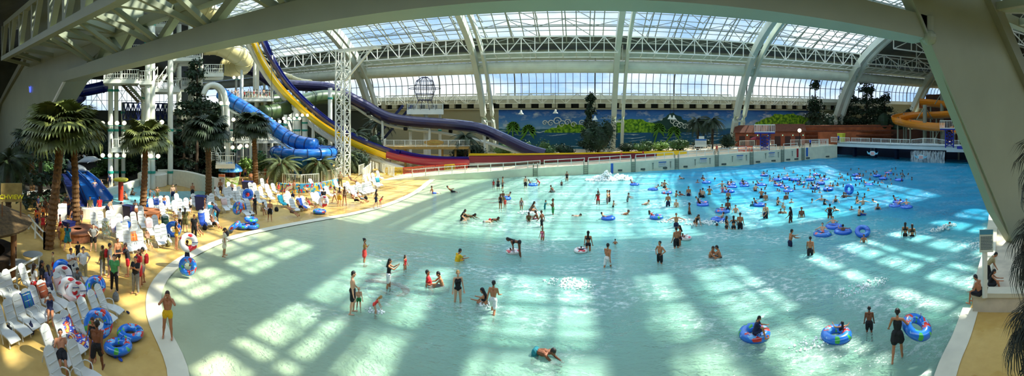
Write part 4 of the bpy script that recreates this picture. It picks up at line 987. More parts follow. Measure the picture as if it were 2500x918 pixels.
FRO = [frond_mesh(1.0, i, M_frond, .7) for i in range(3)]; FROD = [frond_mesh(1.0, i+5, M_fandark, .6) for i in range(2)]; FROL = [frond_mesh(1.0, i+9, M_leafm, .5) for i in range(2)]
TALL = 'tall fan palms on the left deck'
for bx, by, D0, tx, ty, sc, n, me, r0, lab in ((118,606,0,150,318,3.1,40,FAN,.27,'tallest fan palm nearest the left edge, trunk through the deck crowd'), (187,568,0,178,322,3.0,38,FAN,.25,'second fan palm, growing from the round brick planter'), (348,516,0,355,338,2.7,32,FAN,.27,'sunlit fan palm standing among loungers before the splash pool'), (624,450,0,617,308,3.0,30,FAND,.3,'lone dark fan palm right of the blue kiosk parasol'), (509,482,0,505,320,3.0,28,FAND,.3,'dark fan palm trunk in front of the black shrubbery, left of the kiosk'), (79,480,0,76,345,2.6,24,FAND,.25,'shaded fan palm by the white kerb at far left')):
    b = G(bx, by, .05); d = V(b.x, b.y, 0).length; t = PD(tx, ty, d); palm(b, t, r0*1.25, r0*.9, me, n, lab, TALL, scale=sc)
# near-edge palms (fronds hang into the picture)
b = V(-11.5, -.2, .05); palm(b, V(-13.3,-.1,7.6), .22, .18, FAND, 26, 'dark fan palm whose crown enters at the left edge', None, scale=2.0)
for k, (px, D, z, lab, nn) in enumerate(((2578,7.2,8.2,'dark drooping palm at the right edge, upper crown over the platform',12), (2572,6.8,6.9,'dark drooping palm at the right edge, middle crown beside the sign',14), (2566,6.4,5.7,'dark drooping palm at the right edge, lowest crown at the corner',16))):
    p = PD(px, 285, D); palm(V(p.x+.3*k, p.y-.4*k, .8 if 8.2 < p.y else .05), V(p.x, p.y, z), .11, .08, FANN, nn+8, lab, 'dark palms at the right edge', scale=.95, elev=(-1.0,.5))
for px, py, D, ty, lab in ((686,447,0,402,'short fat date palm left of the blue bowl'), (780,441,0,400,'short fat date palm below the middle of the blue bowl'), (849,420,0,386,'short fat date palm at the foot of the white lattice mast')):
    b = G(px, py, .05); d = V(b.x, b.y, 0).length; palm(b, PD(px, ty, d), .62, .8, FRO, 40, lab, 'short fat date palms round the blue bowl', scale=2.5, elev=(-.45,1.2), pitch=.28)
for px, ty, D, lab in ((1703,298,84,'slender date palm in front of the mural, left of a pair'), (1738,296,84,'slender date palm in front of the mural, right of a pair')):
    p = PD(px, 285, D); palm(V(p.x, p.y, zdk(p.x)), V(p.x, p.y, zat(ty, D)), .28, .24, FROD, 34, lab, 'pair of date palms before the mural', scale=2.9, tm=M_barkd, elev=(-.6,1.0))
for px, ty, D, sc, lab in ((925,300,84,3.6,'dark palm under the navy ramps'), (868,330,72,3.0,'dark palm behind the lattice mast'), (1135,338,74,3.0,'dark palm right of the timber deck'), (20,395,34,2.6,'dark palm behind the thatched kiosk')):
    p = PD(px, 285, D); g = zdk(p.x) if p.y > 60 else .05; palm(V(p.x, p.y, g), V(p.x, p.y, zat(ty, D)), .25, .22, FROD, 26, lab, 'dark palms in the planting', scale=sc, tm=M_barkd)
# leafy masses: many small leaves scattered through rounded clumps
def leaves(name, clumps, n, size, m, parent, seed=0, core=True, droop=0):
    r = random.Random(seed); mb = MB(); tot = sum(c[1][0]*c[1][2] for c in clumps)
    for c, rad in clumps:
        c = Vector(c); k = int(n*rad[0]*rad[2]/tot)
        for _ in range(k):
            d = V(r.gauss(0,1), r.gauss(0,1), r.gauss(0,1)).normalized()*r.uniform(.55,1.08)
            p = c+V(d.x*rad[0], d.y*rad[1], d.z*rad[2]); u = V(r.gauss(0,1), r.gauss(0,1), r.gauss(0,.5)-droop).normalized(); v_ = u.cross(V(r.gauss(0,1), r.gauss(0,1), r.gauss(0,1))).normalized(); s = size*r.uniform(.6,1.4)
            mb.add([p, p+u*s*.5+v_*s*.28, p+u*s, p+u*s*.5-v_*s*.28], [(0,1,2,3)])
        if core: mb.ball(c, 1, 9, 6, (rad[0]*.62, rad[1]*.62, rad[2]*.62))
    return mb.build(name, m, parent, fix=False)
def bush(c, rad, label, m=None, n=700, size=.35, group=None, name='shrub', seed=None, cat_='plant', extra=()):
    c = Vector(c); e = empty(name, c, label, cat_, group, world=False); s = seed if seed is not None else int(abs(c.x*37+c.y*11)); r = random.Random(s)
    cl = [((r.uniform(-.5,.5)*rad[0], r.uniform(-.4,.4)*rad[1], rad[2]*r.uniform(.35,.75)), (rad[0]*r.uniform(.4,.6), rad[1]*r.uniform(.4,.6), rad[2]*r.uniform(.35,.5))) for _ in range(5)]+[((0,0,rad[2]*.45), (rad[0]*.75, rad[1]*.7, rad[2]*.5))]
    mb = MB()
    for i in range(4): mb.tube([V(0,0,0), V(r.uniform(-.4,.4)*rad[0], r.uniform(-.3,.3)*rad[1], rad[2]*.6)], .07, 5)
    mb.build('stem', M_barkd, e); leaves('foliage', cl, n, size, m or M_leafm, e, s); return e
# jungle conifers with layered hanging branches
def conifer(px, base_y, ytop, D, w, label, tiers=6, irr=False, m=None, group='dark layered trees around the tower', n=2600, g=None, size=.5, ybot=None):
    p = PD(px, 285, D); g = .05 if g is None else g; zt = zat(ytop, D); zb = g+1.5 if ybot is None else zat(ybot, D); e = empty('layered_tree', V(p.x, p.y, g), label, 'tree', group, world=False)
    mb = MB(); mb.tube([V(0,0,0), V(.1,0,(zt-g)*.5), V(0,.1,zt-g)], [.3,.2,.06], 8); mb.build('trunk', M_barkd, e)
    r = random.Random(int(px)); cl = []
    irr = g > 1 or px in (480,450,522)
    for i in range(tiers):
        f = i/(tiers-1); z = mix(zb-g, zt-g-.4, f)+(r.uniform(-.8,.8) if irr else 0); rw = w*mix(1, .35, f**1.3)*r.uniform(.65 if irr else .85,1.15)
        k = 5
        if irr: cl.append(((r.uniform(-.3,.3)*w, 0, z), (w*.42*mix(1,.4,f), w*.4*mix(1,.4,f), (zt-zb)/tiers*.8)))
        for j in range(k):
            a = 2*PI*j/k+r.uniform(-.4,.4); cl.append(((math.cos(a)*rw*.6, math.sin(a)*rw*.6, z-rw*.12), (rw*.42, rw*.42, (zt-zb)/tiers*.36)))
        mb = MB()
        for j in range(k): 
            a = 2*PI*j/k; mb.tube([V(0,0,z), V(math.cos(a)*rw*.9, math.sin(a)*rw*.9, z-rw*.1)], .06, 4)
        mb.build('branch', M_barkd, e)
    leaves('foliage', cl, int(n*(2 if irr else .62)), size, m or M_leafd, e, int(px), core=False, droop=.8); return e
conifer(480,0,148,57,3.1,'tall tree with umbrella tiers of hanging dark branches before the white landings',tiers=5,ybot=262,size=.45,n=1300)
conifer(448,0,288,57,3.4,'dark drooping tree just left of the hanging-branch tree',tiers=5,n=2600)
conifer(522,0,262,59,2.8,'dark feathery tree beside the arched pipes',tiers=6,n=2600)
conifer(410,0,290,58,3.4,'dark tree right of the sunlit palm',tiers=5,n=2200)
conifer(532,0,310,60,2.0,'dark tree just left of the blue parasol kiosk',tiers=5,n=1800)
conifer(98,0,318,40,2.6,'dark tree behind the tallest palm crown',tiers=4,n=1600)
conifer(1442,0,235,84,2.6,'tall dark tree standing in front of the mural, slim tip',tiers=5,g=2,n=2000)
conifer(1990,0,188,102,3.2,'ragged dark tree against the curved windows near the mural end',tiers=7,g=2.9,n=2200,group='dark trees at the mural end')
conifer(2068,0,205,108,6.0,'big dark tree against the windows, left of the largest',tiers=6,g=2.9,n=3600,group='dark trees at the mural end')
conifer(2115,0,192,110,7.0,'largest dark tree against the curved windows',tiers=7,g=2.9,n=4200,group='dark trees at the mural end')
conifer(2160,0,232,110,5.4,'dark tree with drooping tip beside the orange slide',tiers=5,g=2.9,n=2400,group='dark trees at the mural end')
def G3(px, py, D): p = PD(px, 285, D); return V(p.x, p.y, zat(py, D))
p = PD(1462, 285, 80); bush(V(p.x, p.y, zdk(p.x)), (4.4,3,6.6), 'huge rounded dark bush in front of the mural below the bell lamp', M_leafd, 3000, .4)
LB = [(1235,86,5,2.4,'low leafy bush with pale flowers at the left foot of the mural',M_leafm),(1275,82,4,2.6,'leafy bush with pale flowers beside the purple slide end',M_leafm),(1330,80,5,2.8,'flowering bush in front of the painted waves',M_leafm),(1375,82,4,2.2,'bush between the flowering bush and the huge dark bush',M_leafd),(1530,84,4,1.9,'bush at the mural foot right of the central column',M_leafd),(1570,84,4.4,2.2,'bush with orange flowers at the foot of the painted green hill',M_leafm),(1612,84,4,2.0,'low bush under the painted volcano, left of two',M_leafl),(1660,84,4.4,2.3,'low bush under the painted volcano, right of two',M_leafm),(1715,88,4,2.2,'bush between the twin date palms',M_leafd),(1775,86,3.2,3.2,'dark bush around the foot of the white column by the timber huts',M_leafd),(1165,76,4,3.2,'dark bush right of the timber deck',M_leafd),(1120,78,4,2.6,'dark bush beneath the timber deck end',M_leafd),(870,66,4.4,3.4,'dark bush behind the lattice mast foot',M_leafd),(905,76,5,6,'dense dark bush below the navy ramps',M_leafd),(830,72,4.5,6.4,'tall dark bush right of the thick white posts',M_leafd),(780,76,5,7,'dark bush behind the blue bowl',M_leafd),(640,64,4,3.2,'green bush left of the blue bowl',M_leafm),(600,62,3,3,'green bush under the long walkway',M_leafl),(1990,103,8,8,'dark bush on the rock wall top, at the mural end',M_leafd),(2030,105,8,7.5,'dark bush between ragged tree and large tree',M_leafd),(2160,108,9,8,'dark bush under the drooping tree by the orange slide',M_leafd),(2200,110,7,8,'dark green climbing plant beside the rock wall end',M_leafd)]
for px, D, w_, h_, lab, m in LB:
    p = PD(px, 285, D); g = zdk(p.x) if p.y > 56 else .05; bush(V(p.x, p.y, g), (w_*.62, w_*.5, h_), lab, m, 800 if m != M_leafd else 650, .38, 'bushes around the hall')
JB = [(20,455,5,3.4),(55,440,5,4),(100,452,4,3.2),(128,446,5,4.6),(235,430,2.5,1.2),(262,424,5,3),(300,430,5,2.4),(330,418,5,4.6),(385,420,5,3.2),(400,438,4,4.5),(430,432,5,6.5),(465,430,5,7),(500,432,5,7.5),(530,440,4,5.5),(538,436,2.4,3.6),(150,405,8,8),(112,396,8,8),(240,400,8,7),(330,398,8,6),(200,392,9,8),(420,395,8,7),(480,395,8,8)]
JL = ['dark bush at the left edge behind the thatched roof','tall leafy bush left of the shaded palm','leafy bush right of the shaded palm with red flowers','leafy bush left of the dolphins','low bush under the dolphins','bush between dolphins and left tower column','low bush behind the splash pool wall','dark bush behind the sunlit palm','dark bush right of the sunlit palm trunk','dark bush beneath the dark tree right of the palm','big dark bush behind the curved white wall, left','big dark bush behind the curved white wall, middle','big dark bush behind the curved white wall, right','dark bush behind the dark palm trunk','dark bush touching the blue parasol','deep jungle bush behind the dolphins','deep jungle bush at far left','deep jungle bush right of the dolphins','deep jungle bush at the tower foot','deep jungle bush between palm crowns','deep jungle bush behind the dark trees, left','deep jungle bush behind the dark trees, right']
for (px, py, w_, h_), lab in zip(JB, JL):
    bush(G(px, py, .05), (w_*.6, w_*.5, h_), lab, M_leafm if h_ < 4.4 and px < 320 else M_leafd, 1000, .42, 'dark jungle bushes on the left')
for k, (px, py) in enumerate(((96,438), (104,441), (112,436))):
    c = G(px, py, .05)+V(0,0,2.2+.3*k); mb = MB()
    for i in range(6): a = 2*PI*i/6; mb.ball(c+V(.18*math.cos(a), 0, .18*math.sin(a)), .14, 6, 4)
    tag(mb.build('red_flower', mat('red petals', (200,40,50), .6), origin=c), 'red flower head in the bushes right of the shaded palm', 'flower', 'red flowers')
soil = [G(-60,474), G(30,482), G(140,476), G(205,462), G(255,450), G(300,447), G(395,440), G(455,442), G(520,458), G(548,446), G(600,428), V(-45,90,0), V(-121,91,0), V(-121,12,0)]
sp_ = [V(p.x, p.y, .075) for p in soil]; mb = MB(); mb.add(sp_, [tuple(t) for t in tessellate_polygon([sp_])]); struct(mb.build('floor_planting', mat('dark planting soil', (46,42,30), .95, var=.3)))
# palms painted in the mural, as flat paint on the wall
def paint_palm(px, ytop, ybot, s, lean, name='mural_palm'):
    mb = MB(); t = PY(px, ytop, 92.2); b = PY(px+lean, ybot, 92.2); y = 92.15
    mb.slab([V(b.x-.25, y, b.z), V(b.x+.25, y, b.z), V(t.x+.15, y, t.z), V(t.x-.15, y, t.z)], .05) if False else mb.bar(V(b.x, y, b.z), V(t.x, y, t.z), .3, .3)
    for i in range(11):
        a = PI*(i/10*1.5-.25); d = V(math.cos(a), 0, math.sin(a)); q = V(t.x, y, t.z); sd_ = V(-d.z, 0, d.x)*.22*s
        mb.add([q, q+d*s*.6+sd_-V(0,0,.1), q+d*s-V(0,0,.45*s), q+d*s*.5-sd_-V(0,0,.1)], [(0,1,2,3)])
    return struct(mb.build(name, mat('painted palm green', (80,130,40), .8)))
for a in ((1252,308,340,1.9,0), (1290,316,345,2.0,-22), (1608,312,352,1.9,-12), (1645,320,356,1.9,-26)): paint_palm(*a)
# swirl clouds painted over the volcano
mb = MB()
def swirl(c, r, turns=1.6, w_=.16):
    pts = [V(c.x+r*(1-i/26)*math.cos(i/26*turns*2*PI), 92.12, c.z+r*(1-i/26)*math.sin(i/26*turns*2*PI)) for i in range(25)]; mb.tube(pts, [w_*(1-i/32) for i in range(25)], 4)
for px, py, r in ((1643,296,.9),(1650,303,.9),(1660,306,.8),(1672,309,.7),(1685,310,.9),(1700,311,.8),(1360,296,1.0),(1372,303,.9),(1385,299,.8),(1345,301,.8),(1400,304,.7),(1420,300,.7),(1330,300,.6)): swirl(PY(px, py, 92.1), r)
struct(mb.build('mural_swirls', mat('painted cloud white', (206,216,210), .8)))
# ================= right-hand side: rock wall, huts, orange slide, guard towers =================
def wallseg(a, b, z0, z1, th, m, name):
    mb = MB(); a = Vector(a); b = Vector(b); d = (b-a).normalized(); n = V(-d.y, d.x, 0)*th
    q = [a, b, b+n, a+n]; mb.prism([(p.x, p.y) for p in q], z0, z1); return struct(mb.build(name, m))
W = lambda px, D: V(PD(px,285,D).x, PD(px,285,D).y, 0)
wallseg(W(1962,96), W(2176,106), 2.6, zat(306,98), 1.5, M_terra, 'rock_wall'); wallseg(W(2002,94), W(2176,103), 2.6, zat(322,96), 1.2, M_terra, 'rock_wall')
mb = MB(); a = W(1962,95.2); b = W(2180,101.5)
for z in (zat(309,97), zat(320,97), zat(331,97), zat(340,97)): mb.bar(V(a.x, a.y, z), V(b.x, b.y, z), .5, .35)
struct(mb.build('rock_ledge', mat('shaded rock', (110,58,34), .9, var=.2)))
wallseg(W(2176,104), W(2300,108), 2.6, zat(318,100), 1.5, mat('dark rock', (84,52,34), .9, var=.3, vscale=.5), 'rock_wall'); wallseg(W(2260,112), W(2420,100), 2.6, 15, 1.5, mat('dark rock', (84,52,34), .9, var=.3, vscale=.5), 'rock_wall')
wallseg(W(2244,120), W(2330,120), 14.2, zat(262,110), 2, M_terra, 'rock_wall')
# timber huts
M_hut = mat('red-brown timber boards', (138,70,42), .8, var=.15, vscale=1.5); M_hutroof = mat('brown shingle roof', (96,52,32), .9, var=.2, vscale=3)
for k, (pa, pb, D, ht, lab) in enumerate(((1795,1880,90,2.9,'red-brown timber hut behind the red parasol'), (1882,1965,90,3.2,'red-brown timber hut behind the globe lamp'))):
    a = W(pa, D); b = W(pb, D); c = (a+b)/2; w_ = (b-a).length; rz = math.atan2((b-a).y, (b-a).x); g = 2.6; e = empty('timber_hut', V(c.x, c.y, g), lab, 'hut', 'timber huts at the promenade back', rz=rz, world=False)
    mb = MB(); mb.box((0,1.0,ht/2), (w_,2.4,ht)); mb.build('wall', M_hut, e)
    mb = MB(); mb.add([V(-w_/2-.4,-.5,ht), V(w_/2+.4,-.5,ht), V(w_/2,1.3,ht+1.6), V(-w_/2,1.3,ht+1.6), V(-w_/2-.4,2.4,ht), V(w_/2+.4,2.4,ht)], [(0,1,2,3), (3,2,5,4), (0,3,4), (1,5,2), (0,4,5,1)]); mb.build('roof', M_hutroof, e)
    for i in range(3):
        x = (i-1)*w_*.3; mb = MB(); mb.box((x,-.22,1.1), (1.3,.06,2.1)); mb.build('door', mat('dark hut door', (60,34,26), .8), e)
        mb = MB(); mb.ball((x+1.1,-.3,2.35), .12, 8, 5); mb.build('lantern', mat('green lantern', (150,230,190), .4, emit=1.0), e)
# orange slide coils
for nm, l, r, lab in (('orange_slide', [(2196,283,94), (2230,275,94), (2300,272,92), (2360,268,88)], 1.2, 'orange slide loop, upper strand of the lower coil'), ('orange_slide', [(2300,300,86), (2260,299,88), (2215,292,92), (2192,286,93), (2200,278,95), (2240,272,98)], 1.35, 'orange slide loop bending widest toward the pool'), ('orange_slide', [(2252,241,100), (2290,244,98), (2340,250,94), (2380,254,90)], 1.4, 'topmost orange slide strand in front of the windows'), ('orange_slide', [(2330,310,84), (2350,306,86), (2380,308,88)], 1.1, 'short orange slide curve behind the round guard tower')):
    pts = slide_path(l, 5); o = pts[len(pts)//2]; e = empty(nm, (o.x, o.y, 2.9), lab, 'slide', 'orange slide strands')
    trough('flume', pts, r*2.2, r*1.3, M_orange, e); 
    mb = MB(); mb.tube([p+V(0,0,-r*1.2) for p in pts], .2, 6); mb.build('support_pipe', M_flange, e); legs(e, pts, 6, M_flange, .2)
for px, D, top, lab in ((2258,90,256,'dark post with braces holding the orange slide'), (2300,96,222,'taller dark post behind the orange slide'), (2302,88,300,'dark post under the lower orange coil')):
    p = PD(px, 285, D); g = 2.9; e = empty('slide_post', V(p.x, p.y, g), lab, 'column', 'dark posts of the orange slide'); zt = zat(top, D)
    mb = MB(); mb.tube([V(p.x, p.y, g), V(p.x, p.y, zt)], .45, 12); mb.build('shaft', M_flange, e)
    for dx in (-2.6, 2.6): mb = MB(); mb.bar(V(p.x, p.y, zt-.3), V(p.x+dx, p.y, zt-3.2), .16); mb.build('brace', M_flange, e)
# guard towers
def guard_tower(px, D, g, zf, w_, dep, label, round_=False):
    p = PD(px, 285, D); e = empty('lifeguard_tower', V(p.x, p.y, g), label, 'tower', 'blue lifeguard towers', rz=-math.atan2(p.x, p.y), world=False); H = zf-g
    for sx in (-.8,.8):
        for sy in (-.8,.8): mb = MB(); mb.tube([V(sx*w_*.26, sy*.8, 0), V(sx*w_*.26, sy*.8, H)], .12, 8); mb.build('leg', M_blue, e)
    mb = MB(); z = .3
    while z < H-.8: 
        for sy in (-.64,.64): mb.bar(V(-w_*.2, sy, z), V(w_*.2, sy, z+.7), .07); mb.bar(V(w_*.2, sy, z), V(-w_*.2, sy, z+.7), .07); mb.bar(V(-w_*.2, sy, z), V(w_*.2, sy, z), .07)
        z += .7
    mb.build('cross_brace', M_blue, e)
    mb = MB(); mb.box((0,0,H+.12), (w_,dep,.28)); mb.build('deck', M_blue, e)
    mb = MB()
    for z in (.3, 1.7):
        for sy in (-1,1): mb.bar(V(-w_/2, sy*dep/2, H+z), V(w_/2, sy*dep/2, H+z), .09)
        for sx in (-1,1): mb.bar(V(sx*w_/2, -dep/2, H+z), V(sx*w_/2, dep/2, H+z), .09)
    n = 12
    for i in range(n+1):
        for sy in (-1,1): x = mix(-w_/2, w_/2, i/n); mb.bar(V(x, sy*dep/2, H+.25), V(x, sy*dep/2, H+1.7), .06)
    for i in range(7):
        for sx in (-1,1): y = mix(-dep/2, dep/2, i/6); mb.bar(V(sx*w_/2, y, H+.25), V(sx*w_/2, y, H+1.7), .06)
    mb.build('cage_railing', M_white, e); return e
p = wallpt(1867, 1.2); D_ = V(p.x, p.y, 0).length
guard_tower(1867, D_+.6, p.z, zat(326, D_), 4.0, 2.2, 'blue lifeguard tower with white caged deck on the far pool edge')
guard_tower(2318, 76, 3.3, zat(317, 76), 3.5, 2.2, 'blue lifeguard tower with white caged deck on the bridge')
p = PD(2358, 285, 74); mb = MB(); mb.tube([V(p.x, p.y, 3.3), V(p.x, p.y, zat(322,74))], .3, 10); mb.box((p.x, p.y, zat(318,74)), (.9,.6,.9)); mb.box((p.x, p.y, 3.5), (3.5,1.4,.5)); tag(mb.build('blue_post', M_blue, origin=V(p.x,p.y,3.3)), 'thick blue post with a small box on top beside the large column', 'post')
# ================= people: posed capsule skeletons grown into one continuous skin =================
def rx(a): return Matrix.Rotation(a, 3, 'X')
def ry(a): return Matrix.Rotation(a, 3, 'Y')
def rz_(a): return Matrix.Rotation(a, 3, 'Z')
def skel(p):
    """joint positions of a 1.75 m figure facing +Y; angles in degrees"""
    d = math.radians; J = {}
    lean = d(p.get('lean', 0)); side = d(p.get('side', 0)); T = rz_(d(p.get('twist', 0)))@rx(-lean)@ry(side)
    pel = V(0,0,0); J['pel'] = pel; J['waist'] = pel+T@V(0,0,.14); J['chest'] = pel+T@V(0,.0,.33); J['neck'] = pel+T@V(0,-.01,.52)
    Hh = T@rx(-d(p.get('nod', 0)))@rz_(d(p.get('look', 0))); J['H'] = Hh; J['head'] = J['neck']+T@V(0,0,.05)+Hh@V(0,.025,.13)
    for s, k in ((-1,'L'), (1,'R')):
        sh = pel+T@V(s*.175,-.005,.465); J['sh'+k] = sh
        fl, ab, el = p.get('sh'+k, (5,10)) [0], p.get('sh'+k, (5,10))[1], p.get('el'+k, 15)
        A = T@ry(-s*d(ab))@rx(d(fl)); elb = sh+A@V(0,0,-.285); J['el'+k] = elb
        tw = p.get('tw'+k, 0); B = A@rz_(s*d(tw))@rx(d(el)); wr = elb+B@V(0,0,-.25); J['wr'+k] = wr; J['B'+k] = B
        hp = pel+V(s*.09,0,-.03); J['hp'+k] = hp; hf, ha, kn = p.get('hip'+k, (0,3))[0], p.get('hip'+k, (0,3))[1], p.get('kn'+k, 3)
        L_ = ry(-s*d(ha))@rx(d(hf)); kne = hp+L_@V(0,0,-.44); J['kn'+k] = kne; S = L_@rx(-d(kn)); an = kne+S@V(0,0,-.42); J['an'+k] = an
        ft = S@rx(d(p.get('ft'+k, 0))); J['toe'+k] = an+ft@V(0,.17,-.055); J['heel'+k] = an+ft@V(0,-.04,-.055)
    return J
def cap(mb, a, b, r0, r1, n=8):
    a = Vector(a); b = Vector(b); d = b-a
    if d.length < 1e-5: mb.ball(a, r0, n, 5); return
    u = d.normalized(); mb.tube([a-u*r0*.94, a-u*r0*.7, a, b, b+u*r1*.7, b+u*r1*.94], [r0*.3, r0*.72, r0, r1, r1*.72, r1*.3], n)
TSC = bpy.data.scenes.new('sculpt_bench')
def voxel(mb, vox, smooth=2):
    me = mb.mesh('t', []); o = bpy.data.objects.new('t', me); TSC.collection.objects.link(o)
    m = o.modifiers.new('r', 'REMESH'); m.mode = 'VOXEL'; m.voxel_size = vox; m.use_smooth_shade = True
    if smooth: s = o.modifiers.new('s', 'SMOOTH'); s.factor = .5; s.iterations = smooth
    vl = TSC.view_layers[0]; vl.update(); dg = vl.depsgraph; r = bpy.data.meshes.new_from_object(o.evaluated_get(dg)); bpy.data.objects.remove(o); bpy.data.meshes.remove(me); return r
def body_mesh(J, f=1.0, lod=0, female=False):
    mb = MB(); g = f; H = J['H']; T = None; w = .86 if female else 1
    cap(mb, J['pel']+V(-.07,0,0), J['pel']+V(.07,0,0), .095*g, .095*g); cap(mb, J['pel'], J['waist'], .105*g, .098*g*w)
    up = (J['chest']-J['pel']).normalized(); ac = (J['shR']-J['shL']).normalized(); fw = ac.cross(up)*-1; fw = up.cross(ac)
    for s in (-1,1):
        cap(mb, J['waist']+ac*s*.045*w, J['chest']+ac*s*.075*w, .085*g*w, .10*g*w); cap(mb, J['chest']+ac*s*.08*w+up*.02, J['chest']+ac*s*.115*w+up*.11, .085*g*w, .06*w)
        cap(mb, J['pel']+ac*s*.06-fw*.035, J['hp'+('R' if s > 0 else 'L')]-fw*.03-up*.02, .09*g, .085*g)
        if female: mb.ball(J['chest']+ac*s*.07+fw*.075+up*.0, .06, 8, 6)
    cap(mb, J['neck']-up*.06, J['neck']+up*.05, .06*w, .052*w)
    cap(mb, J['neck']-up*.05, J['shL']+ac*.03, .05, .05); cap(mb, J['neck']-up*.05, J['shR']-ac*.03, .05, .05)
    hd = J['head']; mb.ball(hd+H@V(0,-.012,.02), .098, 12, 9, (.86,1.02,1.06), H); cap(mb, hd+H@V(0,.02,-.03), hd+H@V(0,.045,-.085), .066, .04, 10)
    if lod < 2:
        cap(mb, hd+H@V(0,.085,.01), hd+H@V(0,.112,-.022), .013, .017, 6); cap(mb, hd+H@V(-.02,.083,-.062), hd+H@V(.02,.083,-.062), .012, .012, 6)
        for s in (-1,1): cap(mb, hd+H@V(s*.085,-.005,.02), hd+H@V(s*.088,-.01,-.02), .02, .014, 6); cap(mb, hd+H@V(s*.018,.08,.032), hd+H@V(s*.052,.07,.032), .012, .012, 6)
    for k in 'LR':
        cap(mb, J['sh'+k], J['el'+k], .056*g*w, .041*g*w); cap(mb, J['el'+k], J['wr'+k], .043*g*w, .028*w)
        B = J['B'+k]; wr = J['wr'+k]; s = -1 if k == 'L' else 1
        if lod == 0:
            for q in (-.027,-.009,.009,.027): cap(mb, wr+B@V(q*.4,0,-.01), wr+B@V(q,.004,-.085), .015, .0125, 6)
            for i, (q, l) in enumerate(((-.03,.058), (-.0105,.072), (.0105,.076), (.03,.066))):
                a = wr+B@V(q,.004,-.09); b = a+B@V(q*.12,.006,-l*.5); c = b+B@V(q*.05,.022,-l*.42); cap(mb, a, b, .0098, .0092, 6); cap(mb, b, c, .0092, .0082, 6)
            a = wr+B@V(-s*-.0-.03*s*-1*-1,.006,-.03); a = wr+B@V(-.028*s,.006,-.035); b = a+B@V(-.03*s,.016,-.034); c = b+B@V(-.004*s,.012,-.03); cap(mb, a, b, .0125, .0105, 6); cap(mb, b, c, .0105, .009, 6)
        else: cap(mb, wr, wr+B@V(0,.01,-.12), .034, .024, 6)
        cap(mb, J['hp'+k], J['kn'+k], .09*g, .055*g); cap(mb, J['kn'+k], (J['kn'+k]*.62+J['an'+k]*.38)+(J['heel'+k]-J['an'+k])*.2, .053*g, .056*g); cap(mb, J['kn'+k]*.62+J['an'+k]*.38, J['an'+k], .05*g, .034)
        cap(mb, J['heel'+k], J['toe'+k]*.75+J['heel'+k]*.25, .036, .034); cap(mb, J['toe'+k]*.7+J['heel'+k]*.3, J['toe'+k], .034, .026); cap(mb, J['an'+k], J['heel'+k], .035, .034)
    return voxel(mb, (.0085, .016, .03)[lod], (2,2,1)[lod])
def cloth_mesh(J, kind, f=1.0, lod=1, female=False):
    mb = MB(); g = f; w = .86 if female else 1; e = .016
    up = (J['chest']-J['pel']).normalized(); ac = (J['shR']-J['shL']).normalized(); fw = up.cross(ac)
    def hips(ex=e):
        cap(mb, J['pel']+V(-.07,0,0), J['pel']+V(.07,0,0), .095*g+ex, .095*g+ex); cap(mb, J['pel'], J['pel']*.4+J['waist']*.6, .11*g+ex, .10*g*w+ex)
        for s, k in ((-1,'L'), (1,'R')): cap(mb, J['pel']+ac*s*.06-fw*.035, J['hp'+k]-fw*.03-up*.02, .09*g+ex, .085*g+ex)
    def thighs(t, ex=.028, fl=.0):
        for k in 'LR': cap(mb, J['hp'+k], J['hp'+k]*(1-t)+J['kn'+k]*t, .09*g+ex, mix(.09, .055, t)*g+ex+fl)
    def torso(ex=e, lo=0.0, straps=True):
        cap(mb, J['pel']+up*.02, J['waist'], .11*g+ex, .10*g*w+ex); cap(mb, J['waist'], J['chest'], .10*g*w+ex, .105*g*w+ex)
        for s in (-1,1):
            cap(mb, J['pel']*lo+J['waist']*(1-lo)+ac*s*.05*w, J['chest']+ac*s*.075*w, .09*g*w+ex, .10*g*w+ex)
            if straps: cap(mb, J['chest']+ac*s*.08*w+up*.02, J['chest']+ac*s*.105*w+up*.10, .085*g*w+ex, .058*w+ex)
            if female: mb.ball(J['chest']+ac*s*.07+fw*.075, .062+ex*.7, 8, 6)
    if kind == 'shorts': hips(); thighs(.72)
    elif kind == 'trunks': hips(.012); thighs(.3, .016)
    elif kind == 'trousers':
        hips(); thighs(1)
        for k in 'LR': cap(mb, J['kn'+k], J['an'+k], .08*g, .06)
    elif kind == 'skirt':
        hips(.02); m_ = (J['knL']+J['knR'])/2; hp = J['pel']
        for k in 'LR': cap(mb, J['hp'+k], J['hp'+k]*.45+J['kn'+k]*.55, .12, .14)
        cap(mb, hp, hp*.5+m_*.5, .12, .13)
    elif kind == 'brief': hips(.010)
    elif kind == 'band':
        for s in (-1,1):
            mb.ball(J['chest']+ac*s*.07+fw*.075, .070, 8, 6); cap(mb, J['chest']+ac*s*.075*w, J['chest']+ac*s*.078*w-up*.01, .10*w+.012, .10*w+.012)
    elif kind == 'swimsuit': hips(.010); torso(.011)
    elif kind == 'top': torso(.015)
    elif kind in ('shirt', 'dress'):
        torso(.022, 1.0); hips(.02)
        for k in 'LR': cap(mb, J['sh'+k], J['sh'+k]*.42+J['el'+k]*.58, .06+.016, .066); cap(mb, J['neck']-up*.06, J['sh'+k], .06, .062)
        if kind == 'dress':
            for k in 'LR': cap(mb, J['hp'+k], J['hp'+k]*.3+J['kn'+k]*.7, .12, .14)
    return voxel(mb, (.012, .018, .03)[lod], 2)
